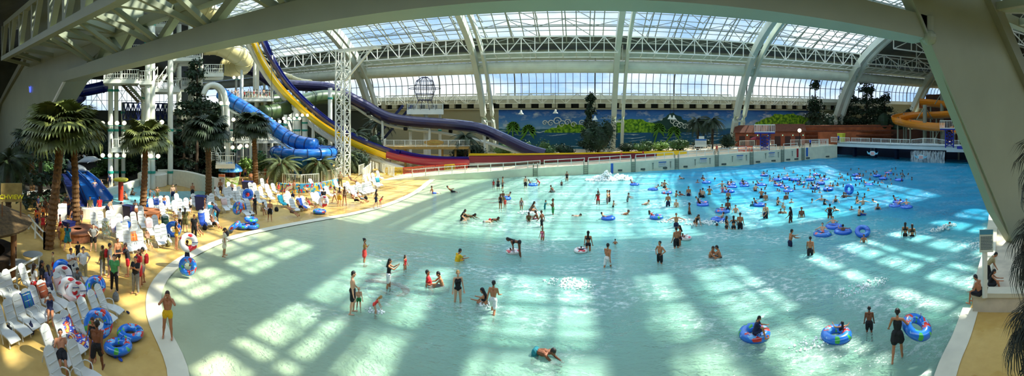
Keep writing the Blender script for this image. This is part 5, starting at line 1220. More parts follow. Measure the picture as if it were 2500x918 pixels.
def hair_mesh(J, kind, lod=1):
    mb = MB(); H = J['H']; hd = J['head']
    mb.ball(hd+H@V(0,-.022,.036), .104, 12, 8, (.9,1.0,1.0), H); cap(mb, hd+H@V(0,-.05,0), hd+H@V(0,-.06,-.04), .075, .055)
    if kind == 'long':
        up = (J['neck']-J['chest']).normalized(); cap(mb, hd+H@V(0,-.05,-.02), J['neck']+H@V(0,-.085,-.12), .078, .06)
    if kind == 'tail': cap(mb, hd+H@V(0,-.11,.05), hd+H@V(0,-.15,-.09), .04, .022)
    if kind == 'bun': mb.ball(hd+H@V(0,-.10,.09), .05, 8, 6)
    return voxel(mb, .02 if lod < 2 else .032, 1)
# poses
PO = dict(
 stand=dict(shL=(4,9), shR=(6,9), hipL=(2,3), hipR=(-3,4)),
 stand2=dict(shL=(10,8), shR=(-6,10), elL=35, elR=12, hipL=(8,4), hipR=(-6,4), knL=10, nod=12),
 walk=dict(shL=(24,8), shR=(-22,8), elL=20, elR=22, hipL=(-16,3), hipR=(22,3), knL=14, knR=10, lean=4),
 walk2=dict(shL=(-18,10), shR=(26,8), elL=22, elR=45, hipL=(26,3), hipR=(-18,3), knL=20, knR=16, lean=6),
 hips=dict(shL=(-12,42), shR=(-12,42), elL=92, elR=92, twL=55, twR=55, hipL=(0,5), hipR=(0,6)),
 headhold=dict(shL=(62,62), shR=(62,62), elL=138, elR=138, twL=-30, twR=-30, hipL=(4,5), hipR=(-4,5), nod=14),
 camera=dict(shL=(62,8), shR=(62,8), elL=68, elR=68, twL=16, twR=16, hipL=(6,3), hipR=(-6,3), nod=6, lean=3),
 crossed=dict(shL=(26,10), shR=(26,10), elL=108, elR=108, twL=50, twR=50, hipL=(0,3), hipR=(0,3)),
 bend=dict(lean=82, shL=(58,5), shR=(72,5), elL=12, elR=18, hipL=(-6,4), hipR=(4,4), knL=4, knR=8, nod=-20),
 bend2=dict(lean=42, shL=(45,8), shR=(50,8), elL=25, elR=20, hipL=(10,5), hipR=(18,5), knL=18, knR=28, nod=-5),
 carry=dict(shL=(10,20), shR=(20,38), elL=30, elR=62, twR=-10, hipL=(-12,3), hipR=(16,3), knL=10, knR=8),
 armsout=dict(shL=(20,78), shR=(20,74), elL=18, elR=22, hipL=(4,6), hipR=(-4,6)),
 armup=dict(shL=(8,14), shR=(150,20), elL=20, elR=20),
 reach=dict(shL=(70,8), shR=(58,8), elL=25, elR=30, lean=10),
 crouch=dict(lean=38, shL=(48,10), shR=(60,14), elL=30, elR=20, hipL=(92,12), hipR=(84,12), knL=112, knR=104, nod=-20),
 sitfloor=dict(lean=-14, shL=(-30,14), shR=(-28,14), elL=8, elR=8, hipL=(84,8), hipR=(86,8), knL=14, knR=20, nod=8, ftL=10, ftR=10),
 sithug=dict(lean=16, shL=(64,4), shR=(64,4), elL=38, elR=38, hipL=(112,6), hipR=(110,6), knL=96, knR=92, nod=10),
 sitedge=dict(lean=14, shL=(24,8), shR=(26,8), elL=52, elR=50, hipL=(86,8), hipR=(84,8), knL=84, knR=80, nod=22),
 recline=dict(lean=-50, shL=(10,12), shR=(14,14), elL=42, elR=48, hipL=(80,5), hipR=(84,5), knL=14, knR=26, nod=30, ftL=14, ftR=14),
 recline2=dict(lean=-52, shL=(150,30), shR=(40,16), elL=120, elR=70, hipL=(84,6), hipR=(112,6), knL=16, knR=66, nod=34, ftL=14, ftR=14),
 intube=dict(lean=-46, shL=(18,52), shR=(20,52), elL=26, elR=26, hipL=(66,14), hipR=(68,14), knL=38, knR=40, nod=34),
 intube2=dict(lean=-30, shL=(30,48), shR=(20,56), elL=50, elR=20, hipL=(80,14), hipR=(78,14), knL=52, knR=40, nod=20),
 prone=dict(lean=84, shL=(150,18), shR=(128,26), elL=14, elR=20, hipL=(-6,8), hipR=(-12,8), knL=8, knR=22, nod=-40, ftL=-60, ftR=-60),
 swim=dict(lean=66, shL=(120,20), shR=(60,20), elL=30, elR=30, hipL=(-20,5), hipR=(-8,5), knL=12, knR=18, nod=-50, ftL=-60, ftR=-60),
 wade=dict(shL=(40,30), shR=(36,34), elL=50, elR=46, hipL=(4,5), hipR=(-8,5), knL=10, lean=6),
 holdring=dict(shL=(52,28), shR=(52,28), elL=50, elR=50, hipL=(-10,4), hipR=(12,4), knL=8, knR=8),
)
SKIN = {'fair': mat('fair skin', (224,172,136), .55, spec=.3), 'tan': mat('tanned skin', (186,126,88), .55, spec=.3), 'brown': mat('brown skin', (128,80,54), .55, spec=.3)}
HAIR = {'black': mat('black hair', (24,20,18), .6), 'brown': mat('brown hair', (64,42,26), .6), 'blond': mat('blond hair', (176,136,76), .6), 'grey': mat('grey hair', (150,146,138), .6)}
CC = {'black': (20,20,24), 'navy': (22,30,66), 'white': (232,232,226), 'grey': (120,122,118), 'red': (196,34,36), 'coral': (238,70,60), 'yellow': (236,186,20), 'gold': (206,156,40), 'green': (40,130,70), 'lime': (80,160,90), 'teal': (22,120,130), 'blue': (40,80,180), 'cream': (232,220,188), 'pink': (220,120,140), 'orange': (230,120,40), 'olive': (110,106,60), 'khaki': (176,158,112), 'plaid': (140,120,120), 'purple': (90,60,130)}
def cloth(c): return mat(c+' cloth', CC[c], .8, var=.12, vscale=9)
M_eye = mat('dark eyes', (20,16,14), .3)
BANK = {}
def bank(key, fn):
    if key not in BANK: BANK[key] = fn()
    return BANK[key]
def put(name, me, m, parent):
    o = bpy.data.objects.new(name, me); COL.objects.link(o); o.parent = parent
    if not me.materials: me.materials.append(m)
    o.material_slots[0].link = 'OBJECT'; o.material_slots[0].material = m; return o
NP = [0]
def person(loc, pose, face, h, label, group=None, fem=False, skin='fair', hair='black', hk='short', wear=(('shorts','black'),), lod=1, fat=1.0, ground='feet', sink=0.0, child=False, tilt=None, cat_='person'):
    """loc = ground point; face = compass heading in degrees (0 = away from viewpoint, 90 = right)"""
    J = bank(('J', pose), lambda: skel(PO[pose])); s = h/1.72
    e = empty('person', loc, label, cat_, group, rz=-math.radians(face), world=False)
    if ground == 'feet': low = min(J['heelL'].z, J['heelR'].z, J['toeL'].z, J['toeR'].z)-.035
    elif ground == 'seat': low = J['pel'].z-.13
    elif ground == 'belly': low = min(J['pel'].z, J['chest'].z)-.12
    else: low = 0
    e.scale = (s,s,s); e.location = Vector(loc)+V(0,0,-sink)
    off = V(0,0,-low)
    k = ('b', pose, lod, fem, round(fat,2)); me = bank(k, lambda: body_mesh(J, fat, lod, fem)); o = bo = put('body', me, SKIN[skin], e); o.location = off
    for i, (c, colr) in enumerate(wear):
        me = bank(('c', pose, c, lod, fem, round(fat,2)), lambda: cloth_mesh(J, c, fat, lod, fem)); o = put({'band': 'bikini_top', 'brief': 'bikini_bottom'}.get(c, c), me, cloth(colr), e); o.location = off
    if hk:
        me = bank(('h', pose, hk, lod), lambda: hair_mesh(J, hk, lod)); o = put('hair', me, HAIR[hair], e); o.location = off
    if lod == 0:
        H = J['H']; hd = J['head']
        def eye(): mb = MB(); mb.ball((0,0,0), .011, 6, 4, (1.3,.6,.8)); return mb.mesh('eye', [])
        for s_ in (-1,1): o = put('eye', bank('eye', eye), M_eye, bo); o.location = hd+H@V(s_*.034,.082,.014); o.rotation_euler = H.to_euler()
    if tilt: e.rotation_euler = (tilt[0], tilt[1], -math.radians(face))
    NP[0] += 1; return e
# ================= loungers =================
M_plast = mat('white lounger plastic', (214,216,208), .35, var=.02)
def lounger_proto(ang=62):
    """faces +X: backrest rises behind, seat runs forward"""
    e = empty('sun_lounger', (0,0,0), 'x', 'sun lounger', None, world=False); a = math.radians(ang); hx = -.25
    ux, uz = -math.cos(a), math.sin(a)
    mb = MB(); prof = [(-.30,0), (-.30,.05), (.30,.05), (.30,0)]
    # backrest: rounded slatted panel
    n = 10; vs = []; L_ = 1.0
    for i in range(n+1):
        t = i/n; w_ = .30*(1 if t < .8 else math.sqrt(max(.12, 1-((t-.8)/.2)**2)))
        c = V(hx+ux*L_*t, 0, .36+uz*L_*t); nrm = V(uz,0,-ux); vs += [c+V(0,-w_,0), c+V(0,w_,0), c+V(0,w_,0)-nrm*.045, c+V(0,-w_,0)-nrm*.045]
    mb.add(vs, [f for i in range(n) for f in ((4*i,4*i+1,4*i+5,4*i+4), (4*i+1,4*i+2,4*i+6,4*i+5), (4*i+2,4*i+3,4*i+7,4*i+6), (4*i+3,4*i,4*i+4,4*i+7))]+[(0,3,2,1), (4*n,4*n+1,4*n+2,4*n+3)])
    for k in range(3): 
        t = .22+.26*k; c = V(hx+ux*L_*t, 0, .36+uz*L_*t)+V(uz,0,-ux)*.012; mb.bar(c+V(0,-.22,0), c+V(0,.22,0), .05, .03)
    mb.build('backrest', M_plast, e)
    mb = MB(); pts = [V(hx-.02,0,.36), V(hx+.2,0,.34), V(hx+.42,0,.36), V(hx+.66,0,.32), V(hx+.88,0,.22)]
    mb.sweep(pts, [(-.3,-.02), (.3,-.02), (.3,.025), (-.3,.025)], closedprof=True); mb.build('seat', M_plast, e)
    for s in (-1,1):
        mb = MB(); mb.tube(cat([V(hx-.28,s*.33,.02), V(hx-.2,s*.34,.34), V(hx-.05,s*.35,.56), V(hx+.25,s*.35,.56), V(hx+.33,s*.33,.34), V(hx+.42,s*.31,.02)], 2), .024, 6); mb.build('arm_frame', M_plast, e)
        mb = MB(); mb.tube([V(hx+.72,s*.26,.28), V(hx+.80,s*.27,.01)], .022, 6); mb.build('leg', M_plast, e)
    return e
index_kids()
P_A = lounger_proto(64); P_B = lounger_proto(50); P_A.scale = P_B.scale = (1,.84,1); index_one(P_A); index_one(P_B)
used = {}
def towel(loc, face, c, label, kind='hung'):
    me = bank(('towel', kind), lambda: towel_mesh(kind)); o = bpy.data.objects.new('towel', me); COL.objects.link(o); o.location = loc; o.rotation_euler = (0,0,face)
    if not me.materials: me.materials.append(c)
    o.material_slots[0].link = 'OBJECT'; o.material_slots[0].material = c; return tag(o, label, 'towel')
def towel_mesh(kind):
    mb = MB(); a = math.radians(62); hx = -.25; ux, uz = -math.cos(a), math.sin(a); n = 10; vs = []; r = random.Random(3)
    if kind == 'hung':
        path = [V(hx+ux*.2,0,.36+uz*.2)+V(uz,0,-ux)*.05, V(hx+ux*.5,0,.36+uz*.5)+V(uz,0,-ux)*.05, V(hx+ux*.84,0,.36+uz*.84)+V(.04,0,.0), V(hx+ux*.86-.05,0,.36+uz*.86+.0), V(hx+ux*.7-.09,0,.36+uz*.66), V(hx+ux*.4-.12,0,.36+uz*.3)]
    else: path = [V(hx+ux*.75,0,.36+uz*.75)+V(uz,0,-ux)*.05, V(hx+ux*.3,0,.36+uz*.3)+V(uz,0,-ux)*.05, V(hx+.05,0,.41), V(hx+.4,0,.42), V(hx+.66,0,.37), V(hx+.88,0,.27)]
    for i, p in enumerate(path):
        for j in range(5): vs.append(p+V(0,(j/4-.5)*.56, .015*math.sin(j*2.1+i)))
    m = len(path); k = len(vs); vs += [v-V(.012,0,.012) for v in vs]; fs = []
    for i in range(m-1):
        for j in range(4): q = i*5+j; fs += [(q,q+1,q+6,q+5), (k+q,k+q+5,k+q+6,k+q+1)]
    for i in range(m-1): fs += [(i*5,(i+1)*5,k+(i+1)*5,k+i*5), (i*5+4,k+i*5+4,k+(i+1)*5+4,(i+1)*5+4)]
    for j in range(4): fs += [(j,k+j,k+j+1,j+1), ((m-1)*5+j,(m-1)*5+j+1,k+(m-1)*5+j+1,k+(m-1)*5+j)]
    mb.add(vs, fs); return mb.mesh('towel', [], smooth=True)
def tmat(name, cols, sc=3, bands=True):
    if name in MATS: return MATS[name]
    t = NT(name); oc = t.n('TexCoord').outputs['Object']
    if bands: wv = t.n('TexWave', {'Vector': oc, 'Scale': sc, 'Distortion': 1.0}, bands_direction='Y').outputs[0]
    else: wv = t.n('TexNoise', {'Vector': oc, 'Scale': sc*2.0, 'Detail': 2.0}).outputs[0]
    n = len(cols); pts = [(.3+.4*i/n if not bands else i/n, c) for i, c in enumerate(cols)]; cr = t.ramp(wv, pts); 
    for nd in t.N:
        if nd.type == 'VALTORGB': nd.color_ramp.interpolation = 'CONSTANT'
    t.set(t.b.inputs['Base Color'], cr); t.b.inputs['Roughness'].default_value = .9; MATS[name] = t.m; return t.m
TW = {'floral': tmat('floral towel', [(236,230,214), (120,140,90), (226,210,150), (180,120,90)], 3, False), 'orange': tmat('orange red towel', [(226,120,50), (230,70,50), (250,170,80)], 1.4), 'bluegreen': tmat('blue green towel', [(30,70,170), (60,140,60), (30,100,160)], 1.2), 'brown': mat('rust towel', (150,74,44), .9), 'redstripe': tmat('red swirl towel', [(240,230,226), (214,60,70), (240,230,226)], 4), 'white': mat('white towel', (240,238,230), .9), 'pink': mat('pale pink towel', (222,190,178), .9), 'green': mat('dark green towel', (30,66,48), .9), 'flame': tmat('flame print towel', [(236,236,236), (60,90,190), (230,90,60), (240,200,80)], 2.2, False), 'teal': mat('teal towel', (20,140,160), .9), 'blue': mat('blue towel', (40,80,170), .9), 'rainbow': tmat('rainbow towel', [(220,40,40), (240,160,40), (240,220,60), (60,160,80), (50,90,200)], .8), 'red': mat('red towel', (200,40,36), .9)}
def place(px, py, z=.55): return G(px, py, z)
GR = {'a': ('white sun lounger in the nearest rows at the left edge of the deck', 'nearest loungers on the left deck'), 'b': ('white sun lounger in the rows between brick planter and yellow beach line', 'loungers in the left-centre rows'), 'c': ('white sun lounger in the rows between dark palm trunk and ring pile', 'loungers in the centre rows'), 'd': ('white sun lounger in the rows under the blue bowl slide', 'loungers below the bowl slide'), 'e': ('white sun lounger at the far right end of the deck by the white ramp railing', 'loungers at the far right end of the deck')}
LG = [('a', 'A', [(14,707),(31,699),(71,682),(12,794),(40,780),(62,766),(81,752),(99,742),(118,728),(137,719),(156,707),(173,697),(166,821),(183,808),(197,787),(221,773),(245,752),(262,735),(149,908),(204,890),(138,846),(196,668)], 33),
 ('b', 'A', [(228,543),(244,541),(264,539),(256,560),(277,553),(292,548),(309,555),(326,543),(344,541),(344,526),(305,567),(290,572),(327,565),(309,594),(325,591),(341,590),(364,558),(379,551),(404,550),(385,579),(400,575),(369,506),(381,502),(394,499),(409,499),(397,518),(427,511),(440,506),(433,492)], -14),
 ('c', 'A', [(453,504),(472,493),(495,499),(505,497),(517,492),(490,538),(504,535),(517,533),(515,516),(531,475),(544,468),(551,475),(561,473),(559,461),(573,468),(573,485),(582,485),(593,480),(604,478),(613,475),(585,473),(612,462),(623,463),(595,514),(605,511),(547,502),(556,497),(628,485),(637,473),(652,466),(640,451)], -20),
 ('d', 'B', [(658,477),(685,491),(699,491),(705,483),(715,503),(732,499),(741,497),(767,487),(777,485),(762,450),(785,463),(649,506),(822,453),(800,470),(668,462)], -22),
 ('e', 'A', [(844,463),(851,459),(860,471),(867,469),(879,465),(889,463),(897,461),(905,459),(914,448),(922,446),(924,430),(875,461),(912,436),(903,438),(893,441)], -26)]
TOWS = {(81,752): ('bluegreen','hung','blue and green towel over a backrest in the nearest rows'), (118,728): ('brown','hung','rust brown towel over a backrest in the nearest rows'), (183,808): ('flame','lay','white towel with red and blue print laid on a near lounger'), (156,707): ('pink','lay','pale pink towel laid over a lounger beside the white rings'), (173,697): ('white','lay','white towel laid over a lounger beside the white rings'), (256,560): ('floral','lay','floral towel laid on a lounger in the left-centre rows'), (292,548): ('white','hung','white towel over a backrest near the blue dome ring'), (325,591): ('orange','hung','orange and red towel over a backrest, brightest in the rows'), (277,553): ('redstripe','lay','red striped towel laid on a lounger left of the brown bag'), (364,558): ('redstripe','hung','white and red swirl towel in the left-centre rows'), (404,550): ('green','hung','dark green towel over a lounger behind the person in black'), (381,502): ('blue','hung','blue towel on a lounger by the sunlit palm'), (515,516): ('teal','lay','teal towel on a lounger in the centre rows'), (490,538): ('blue','lay','blue towel on a lounger in the front centre row'), (595,514): ('rainbow','hung','rainbow towel beside the ring pile'), (547,502): ('pink','hung','pink towel over a backrest behind the ring pile'), (604,478): ('red','lay','red towel on a lounger behind the person in black'), (732,499): ('blue','lay','blue towel under the reclining person below the bowl'), (652,466): ('white','hung','white towel over a backrest right of the dark palm'), (685,491): ('teal','lay','teal towel laid out below the bowl slide'), (785,463): ('rainbow','hung','bright striped towel near the stacked rings'), (860,471): ('redstripe','lay','red striped towel in the far rows'), (922,446): ('teal','hung','teal towel at the far right end of the rows')}
first = {'A': True, 'B': True}
index_kids()
for g, pr, pts, ang in LG:
    for px, py in pts:
        loc = place(px, py); loc = V(loc.x+.25, loc.y, .045); src = P_A if pr == 'A' else P_B; rz = math.radians(ang+R.uniform(-5,5)); lab, grp = GR[g]
        if first[pr]: o = src; first[pr] = False; o.location = loc; o.rotation_euler = (0,0,rz); o['label'] = lab
        else: o = copy_tree(src, loc=loc, rz=rz, label=lab)
        o['group'] = grp
        if (px, py) in TOWS:
            c, kd, lb = TOWS[(px, py)]; towel(loc, rz, TW[c], lb, kd)
# bags and small clothes heaps
def bag(loc, c, label, s=.4):
    mb = MB(); prof = [(.05,0), (.5,.02), (.55,.25), (.45,.6), (.25,.8), (.05,.84)]; mb.lathe([(r*s, z*s) for r, z in prof], (0,0,0), 9, Matrix.Diagonal(V(1,.65,1)).to_3x3()); mb.tube([V(-.2*s,0,.78*s), V(-.1*s,0,1.05*s), V(.1*s,0,1.05*s), V(.2*s,0,.78*s)], .02, 5)
    o = mb.build('bag', mat(c+' cloth', CC[c], .8, var=.12, vscale=9), origin=None); o.location = loc; return tag(o, label, 'bag', 'bags left among the loungers')
for px, py, c, w_ in ((22,815,'black','slumped against the nearest lounger'), (75,812,'navy','under the third near lounger'), (305,618,'red','beside the orange towel'), (500,560,'black','on the ground by the front centre row'), (553,575,'black','at the left of the ring pile'), (610,528,'black','behind the ring pile'), (675,515,'black','behind the reclining person below the bowl'), (283,732,'grey','beside the paired empty loungers'), (340,600,'brown','x'), (580,492,'olive','among the centre rows'), (715,480,'navy','in the rows under the bowl'), (893,487,'black','at the end of the far row'), (410,600,'olive','beside the dark green towel'), (540,520,'khaki','beside the leaning person'), (235,700,'teal','behind the leaning blue ring')):
    if c == 'brown': continue
    bag(G(px, py, .05), c, '%s bag %s' % (c, w_), .45)
def sandals(px, py, c, label):
    e = empty('flip_flops', G(px, py, .05), label, 'shoes', world=False)
    for k, (dx, dy, a) in enumerate(((0,0,.4), (.28,.12,1.2))):
        mb = MB(); mb.lathe([(.001,0), (.13,0), (.13,.025), (.001,.025)], (dx,dy,0), 12, Matrix.Diagonal(V(1.1,.45,1)).to_3x3()@Matrix.Rotation(a, 3, 'Z')); mb.tube([V(dx-.06,dy-.04,.025), V(dx+.05,dy,.06), V(dx-.06,dy+.04,.025)], .01, 4); mb.build('sandal', mat(c+' cloth', CC[c], .8, var=.12, vscale=9), e)
sandals(279,870,'blue','pair of blue flip-flops on the sand deck beside the flat rings'); sandals(300,758,'navy','navy flip-flops by the paired empty loungers')
# ================= inflatable rings =================
def ringmat(kind):
    if 'ring '+kind in MATS: return MATS['ring '+kind]
    t = NT('ring '+kind); oc = t.n('TexCoord').outputs['Object']; sp = t.n('SeparateXYZ', {0: oc}); n = t.n('TexNoise', {'Vector': oc, 'Scale': 2.2, 'Detail': 1.5}); n2 = t.n('TexNoise', {'Vector': oc, 'Scale': 3.2, 'Detail': 2.5})
    if kind == 'blue':
        c = t.mixc(t.math('GREATER_THAN', n.outputs[0], .62), (38,120,214), (214,60,50)); c = t.mixc(t.math('LESS_THAN', n.outputs[0], .37), c, (70,176,70)); c = t.mixc(t.math('GREATER_THAN', n2.outputs[0], .64), c, (120,190,240))
        c = t.mixc(t.math('GREATER_THAN', sp.outputs[2], -.02), (30,96,206), c)
    elif kind == 'plain': c = t.mixc(t.math('GREATER_THAN', n.outputs[0], .62), (32,104,214), (60,140,230))
    else: c = t.mixc(t.math('GREATER_THAN', n.outputs[0], .60), (240,236,230), (206,44,50))
    t.set(t.b.inputs['Base Color'], c); t.b.inputs['Roughness'].default_value = .2; t.b.inputs['Coat Weight'].default_value = .4; MATS['ring '+kind] = t.m; return t.m
def ring_proto(kind, R_=.38, r=.19):
    e = empty('swim_ring', (0,0,0), 'x', 'inflatable ring', world=False); mb = MB(); mb.torus((0,0,0), R_, r, 30, 14, flat=.86); mb.build('tube', ringmat(kind), e, smooth=True)
    mb = MB(); mb.tube([V(R_-.14,r*.0,r*.84), V(R_-.09,0,r*1.12), V(R_+.09,0,r*1.12), V(R_+.14,0,r*.8)], .016, 5); mb.build('handle', mat('navy handle', (20,40,110), .5), e)
    return e
RP = {'blue': ring_proto('blue', .42,.2), 'plain': ring_proto('plain', .42,.2), 'red': ring_proto('red', .30,.14)}; RU = {k: False for k in RP}
for k in RP: index_one(RP[k])
def ring(loc, kind, label, grp=None, s=1.0, rot=(0,0,0)):
    if not RU[kind]: o = RP[kind]; RU[kind] = True; o['label'] = label
    else: o = copy_tree(RP[kind], label=label)
    s *= .86; o.location = loc; o.rotation_euler = rot; o.scale = (s,s,s)
    if grp: o['group'] = grp
    elif 'group' in o: del o['group']
    return o
rr = math.radians
DG = 'inflatable rings lying about the deck'
ring(G(318,812,.2), 'blue', 'blue ring lying flat on the sand deck, farther of a pair', DG, 1.05, (.05,.0,1)); ring(G(288,846,.2), 'blue', 'blue ring lying flat on the sand deck, nearer of a pair', DG, 1.05, (-.05,0,2.2))
ring(G(240,790,.75), 'blue', 'blue ring propped nearly upright on a lounger above the flat pair', DG, 1.1, (rr(62),0,rr(62))); ring(G(232,700,.7), 'blue', 'blue ring leaning on a lounger near the green-shirted boy', DG, 1.05, (rr(50),0,rr(40)))
ring(G(150,655,.8), 'plain', 'plain blue ring standing behind the two people in white tops', DG, .9, (rr(70),0,rr(70)))
for a, b, z, rt, lb in ((152,672,1.0,80,'red and white ring standing upright, highest of three'), (167,702,.7,72,'red and white ring between two others on the loungers'), (186,712,.55,60,'red and white ring lying on a seat, nearest of three')): ring(G(a, b, z), 'red', lb, 'red and white rings on the loungers', 1.35, (rr(rt),0,rr(75)))
ring(G(300,552,.75), 'plain', 'large plain blue ring on backrests left of the sunlit palm', DG, 1.25, (rr(20),0,0)); ring(G(362,495,.6), 'plain', 'plain blue ring at the wall of the splash pool', DG, 1.0, (rr(40),0,.5)); ring(G(423,560,.55), 'plain', 'plain blue ring standing on edge behind the person in black and gold', DG, 1.15, (rr(80),0,rr(50)))
for i, (a, b, z, rt) in enumerate(((572,552,.5,38), (594,552,.22,0), (613,536,.62,6), (616,552,.22,0))): ring(G(a, b, z), 'blue', ['leftmost ring of the pile, leaning up', 'flat ring at the front of the pile', 'upper of two stacked rings in the pile', 'lower of two stacked rings in the pile'][i]+' by the sunbathing loungers', 'pile of blue rings', 1.1, (rr(rt),0,rr(-50*(i == 0))+i))
ring(G(580,508,1.0), 'blue', 'blue ring propped high among towels behind the pile', DG, 1.1, (rr(70),0,0)); ring(G(780,516,.2), 'blue', 'lone blue ring flat on the wet sand edge', DG, 1.2); 
ring(G(778,474,.2), 'blue', 'lower of two stacked rings under the bowl slide', 'two stacked rings', 1.3); ring(G(778,474,.56), 'blue', 'upper of two stacked rings under the bowl slide', 'two stacked rings', 1.3)
ring(G(790,492,.7), 'red', 'red and white ring behind the person in a black top', DG, 1.6, (rr(75),0,0)); ring(G(604,476,.7), 'plain', 'plain blue ring behind a backrest in the centre rows', DG, 1.3, (rr(60),0,rr(20)))
ring(V(-14.6,.75,.2), 'blue', 'dark blue ring cut by the bottom left edge', DG, 1.2); ring(G(225,450,.6), 'plain', 'pale blue ring carried near the dolphins', DG, 1.1, (rr(70),0,0))
ring(G(458,650,.62), 'blue', 'colourful blue ring stood on edge, held by a child at the shoreline', DG, 1.0, (rr(84),0,rr(38))); ring(G(460,592,1.55), 'red', 'red and white ring carried over a head near the shoreline', DG, 1.5, (rr(78),0,rr(60)))
# ================= kiosks, signs, barriers =================
# blue parasol drink stand
b = G(563,452,.05); d = V(b.x, b.y, 0).length; e = empty('parasol', b, 'big blue dome parasol over the green drink stand', 'parasol', world=False)
mb = MB(); mb.tube([V(0,0,0), V(0,0,2.6)], .05, 8); mb.build('pole', M_white, e)
mb = MB(); n = 8; prof = [(0,3.0), (.7,2.85), (1.25,2.5), (1.6,2.0)]
mb.lathe(prof, (0,0,0), 16); mb.lathe([(1.6,2.0), (1.58,1.85)], (0,0,0), 16); mb.build('canopy', tmat('blue printed canopy', [(40,130,210), (40,130,210), (110,180,230), (40,130,210)], .9, False), e)
for i in range(8): a = 2*PI*i/8; mb = MB(); mb.tube([V(r*math.cos(a), r*math.sin(a), z-.02) for r, z in prof], .02, 4); mb.build('rib', M_white, e)
e = empty('drink_stand', b+V(0,0,0), 'pale green slushy drink stand under the blue parasol', 'stand', world=False)
mb = MB(); mb.lathe([(.95,0), (1.15,1.0), (1.2,1.02), (1.2,1.1), (.2,1.1)], (0,0,0), 8); mb.build('counter', tmat('green wave print', [(190,220,150), (230,236,210), (120,180,70), (210,226,180)], .7, False), e)
for i, dx in enumerate((-.45,.45)):
    mb = MB(); mb.box((dx,-.1,1.5), (.7,.5,.8)); mb.build('machine', mat('dark red drink machine', (90,20,24), .4), e)
notice(G(544,470,.05)+V(-.2,0,1.4), .8, 1.5, .6, 'white menu board with orange lines beside the drink stand', lines=6, head=(226,120,60), body=(236,232,220), name='menu_board', post=1.3)
# big white pole sign on the right platform
sg = G(2408,728,.8); D_ = V(sg.x, sg.y, 0).length
zt = zat(563, D_); zb = zat(613, D_)
notice(V(sg.x, sg.y, (zt+zb)/2), .62, zt-zb+.1, -math.atan2(sg.x, sg.y)+.1, 'tall pole sign, white board with blue header, on the right-hand platform', lines=9, head=(70,140,160), body=(200,208,190), name='rules_sign', post=(zt+zb)/2-.8)
mb = MB(); mb.tube([V(0,0,0), V(0,0,zb-.75)], .09, 10); tag(mb.build('post_sleeve', M_white, origin=None), 'thick pale sleeve round the foot of the right-hand sign pole', 'post'); bpy.data.objects['post_sleeve'].location = (sg.x+.0, sg.y+.12, .8)
notice(G(365,440,.05)+V(0,0,1.3), 2.0, 2.6, .9, 'white notice with blue header before the tower columns behind the splash pool', lines=7, head=(60,120,170), body=(200,214,200), name='rules_sign', post=1.2)
notice(G(152,556,.05)+V(0,0,1.15), .75, 1.6, 1.25, 'blank white panel standing among the dark crowd by the palm planter', lines=0, head=(230,232,220), body=(230,232,220), name='white_panel', post=1.1)
p = PD(1711,355,82); notice(V(p.x, p.y, zat(349,82)), 2.3, 1.6, -.28, 'white notice box in front of the twin date palms', lines=4, body=(214,220,206), name='notice_board', post=zat(349,82)-zdk(p.x))
p = PD(1708,340,82.3); mb = MB(); mb.box((0,0,0), (1.1,.2,1.0)); mb.box((0,-.11,0), (.8,.03,.7)); o = mb.build('clock_box', M_white, origin=None); o.location = V(p.x+.4, p.y, zat(339,82)); tag(o, 'small square white box above the notice by the twin palms', 'sign')
rail_section([PD(x_, 370, 81).xy.to_3d()+V(0,0,zdk(PD(x_,370,81).x)) for x_ in (1695,1712,1737)], 'guard_rail', 'white rail round the notice by the twin date palms', 'white rails on the promenade', h=1.3)
# thatched kiosk with name board at the left edge
M_thatch = mat('dry thatch', (84,66,36), .95, var=.35, vscale=5, bump=.8, bscale=25)
kc = PD(-75,285,24); kc.z = .05; e = empty('thatched_kiosk', kc, 'dark kiosk with a wide thatched roof at the left edge', 'kiosk', world=False)
mb = MB(); mb.lathe([(3.6,2.75), (3.7,2.9), (2.4,3.5), (1.0,4.1), (.1,4.25)], (0,0,0), 20); mb.lathe([(3.6,2.75), (.1,3.1)], (0,0,0), 20); mb.build('roof', M_thatch, e)
for i in range(7): a = 2*PI*i/7; mb = MB(); mb.tube([V(2.9*math.cos(a), 2.9*math.sin(a), 0), V(2.9*math.cos(a), 2.9*math.sin(a), 3.0)], .13, 8); mb.build('post', M_brown, e)
mb = MB(); mb.lathe([(2.6,0), (2.6,1.1), (2.8,1.12), (2.8,1.2), (2.1,1.2)], (0,0,0), 20); mb.build('counter', M_barkd, e)
q = PD(28,490,22); e2 = empty('name_board', V(q.x, q.y, q.z), 'brown board with yellow capital letters above the thatched roof', 'sign', rz=math.radians(80), world=False)
mb = MB(); mb.box((0,.1,.42), (1.15,.1,1.0)); mb.build('board', mat('tan board', (150,128,72), .8, var=.2), e2); text_part('CHVIEW', .34, mat('yellow letters', (226,220,40), .5, emit=.1), e2, (.0,.03,.18), extrude=.02)  # letters given a faint glow to read better in the shade
for s_ in (-.5,.5): mb = MB(); mb.tube([V(s_,.15,-.9), V(s_,.15,.8)], .04, 6); mb.build('support', M_brown, e2)
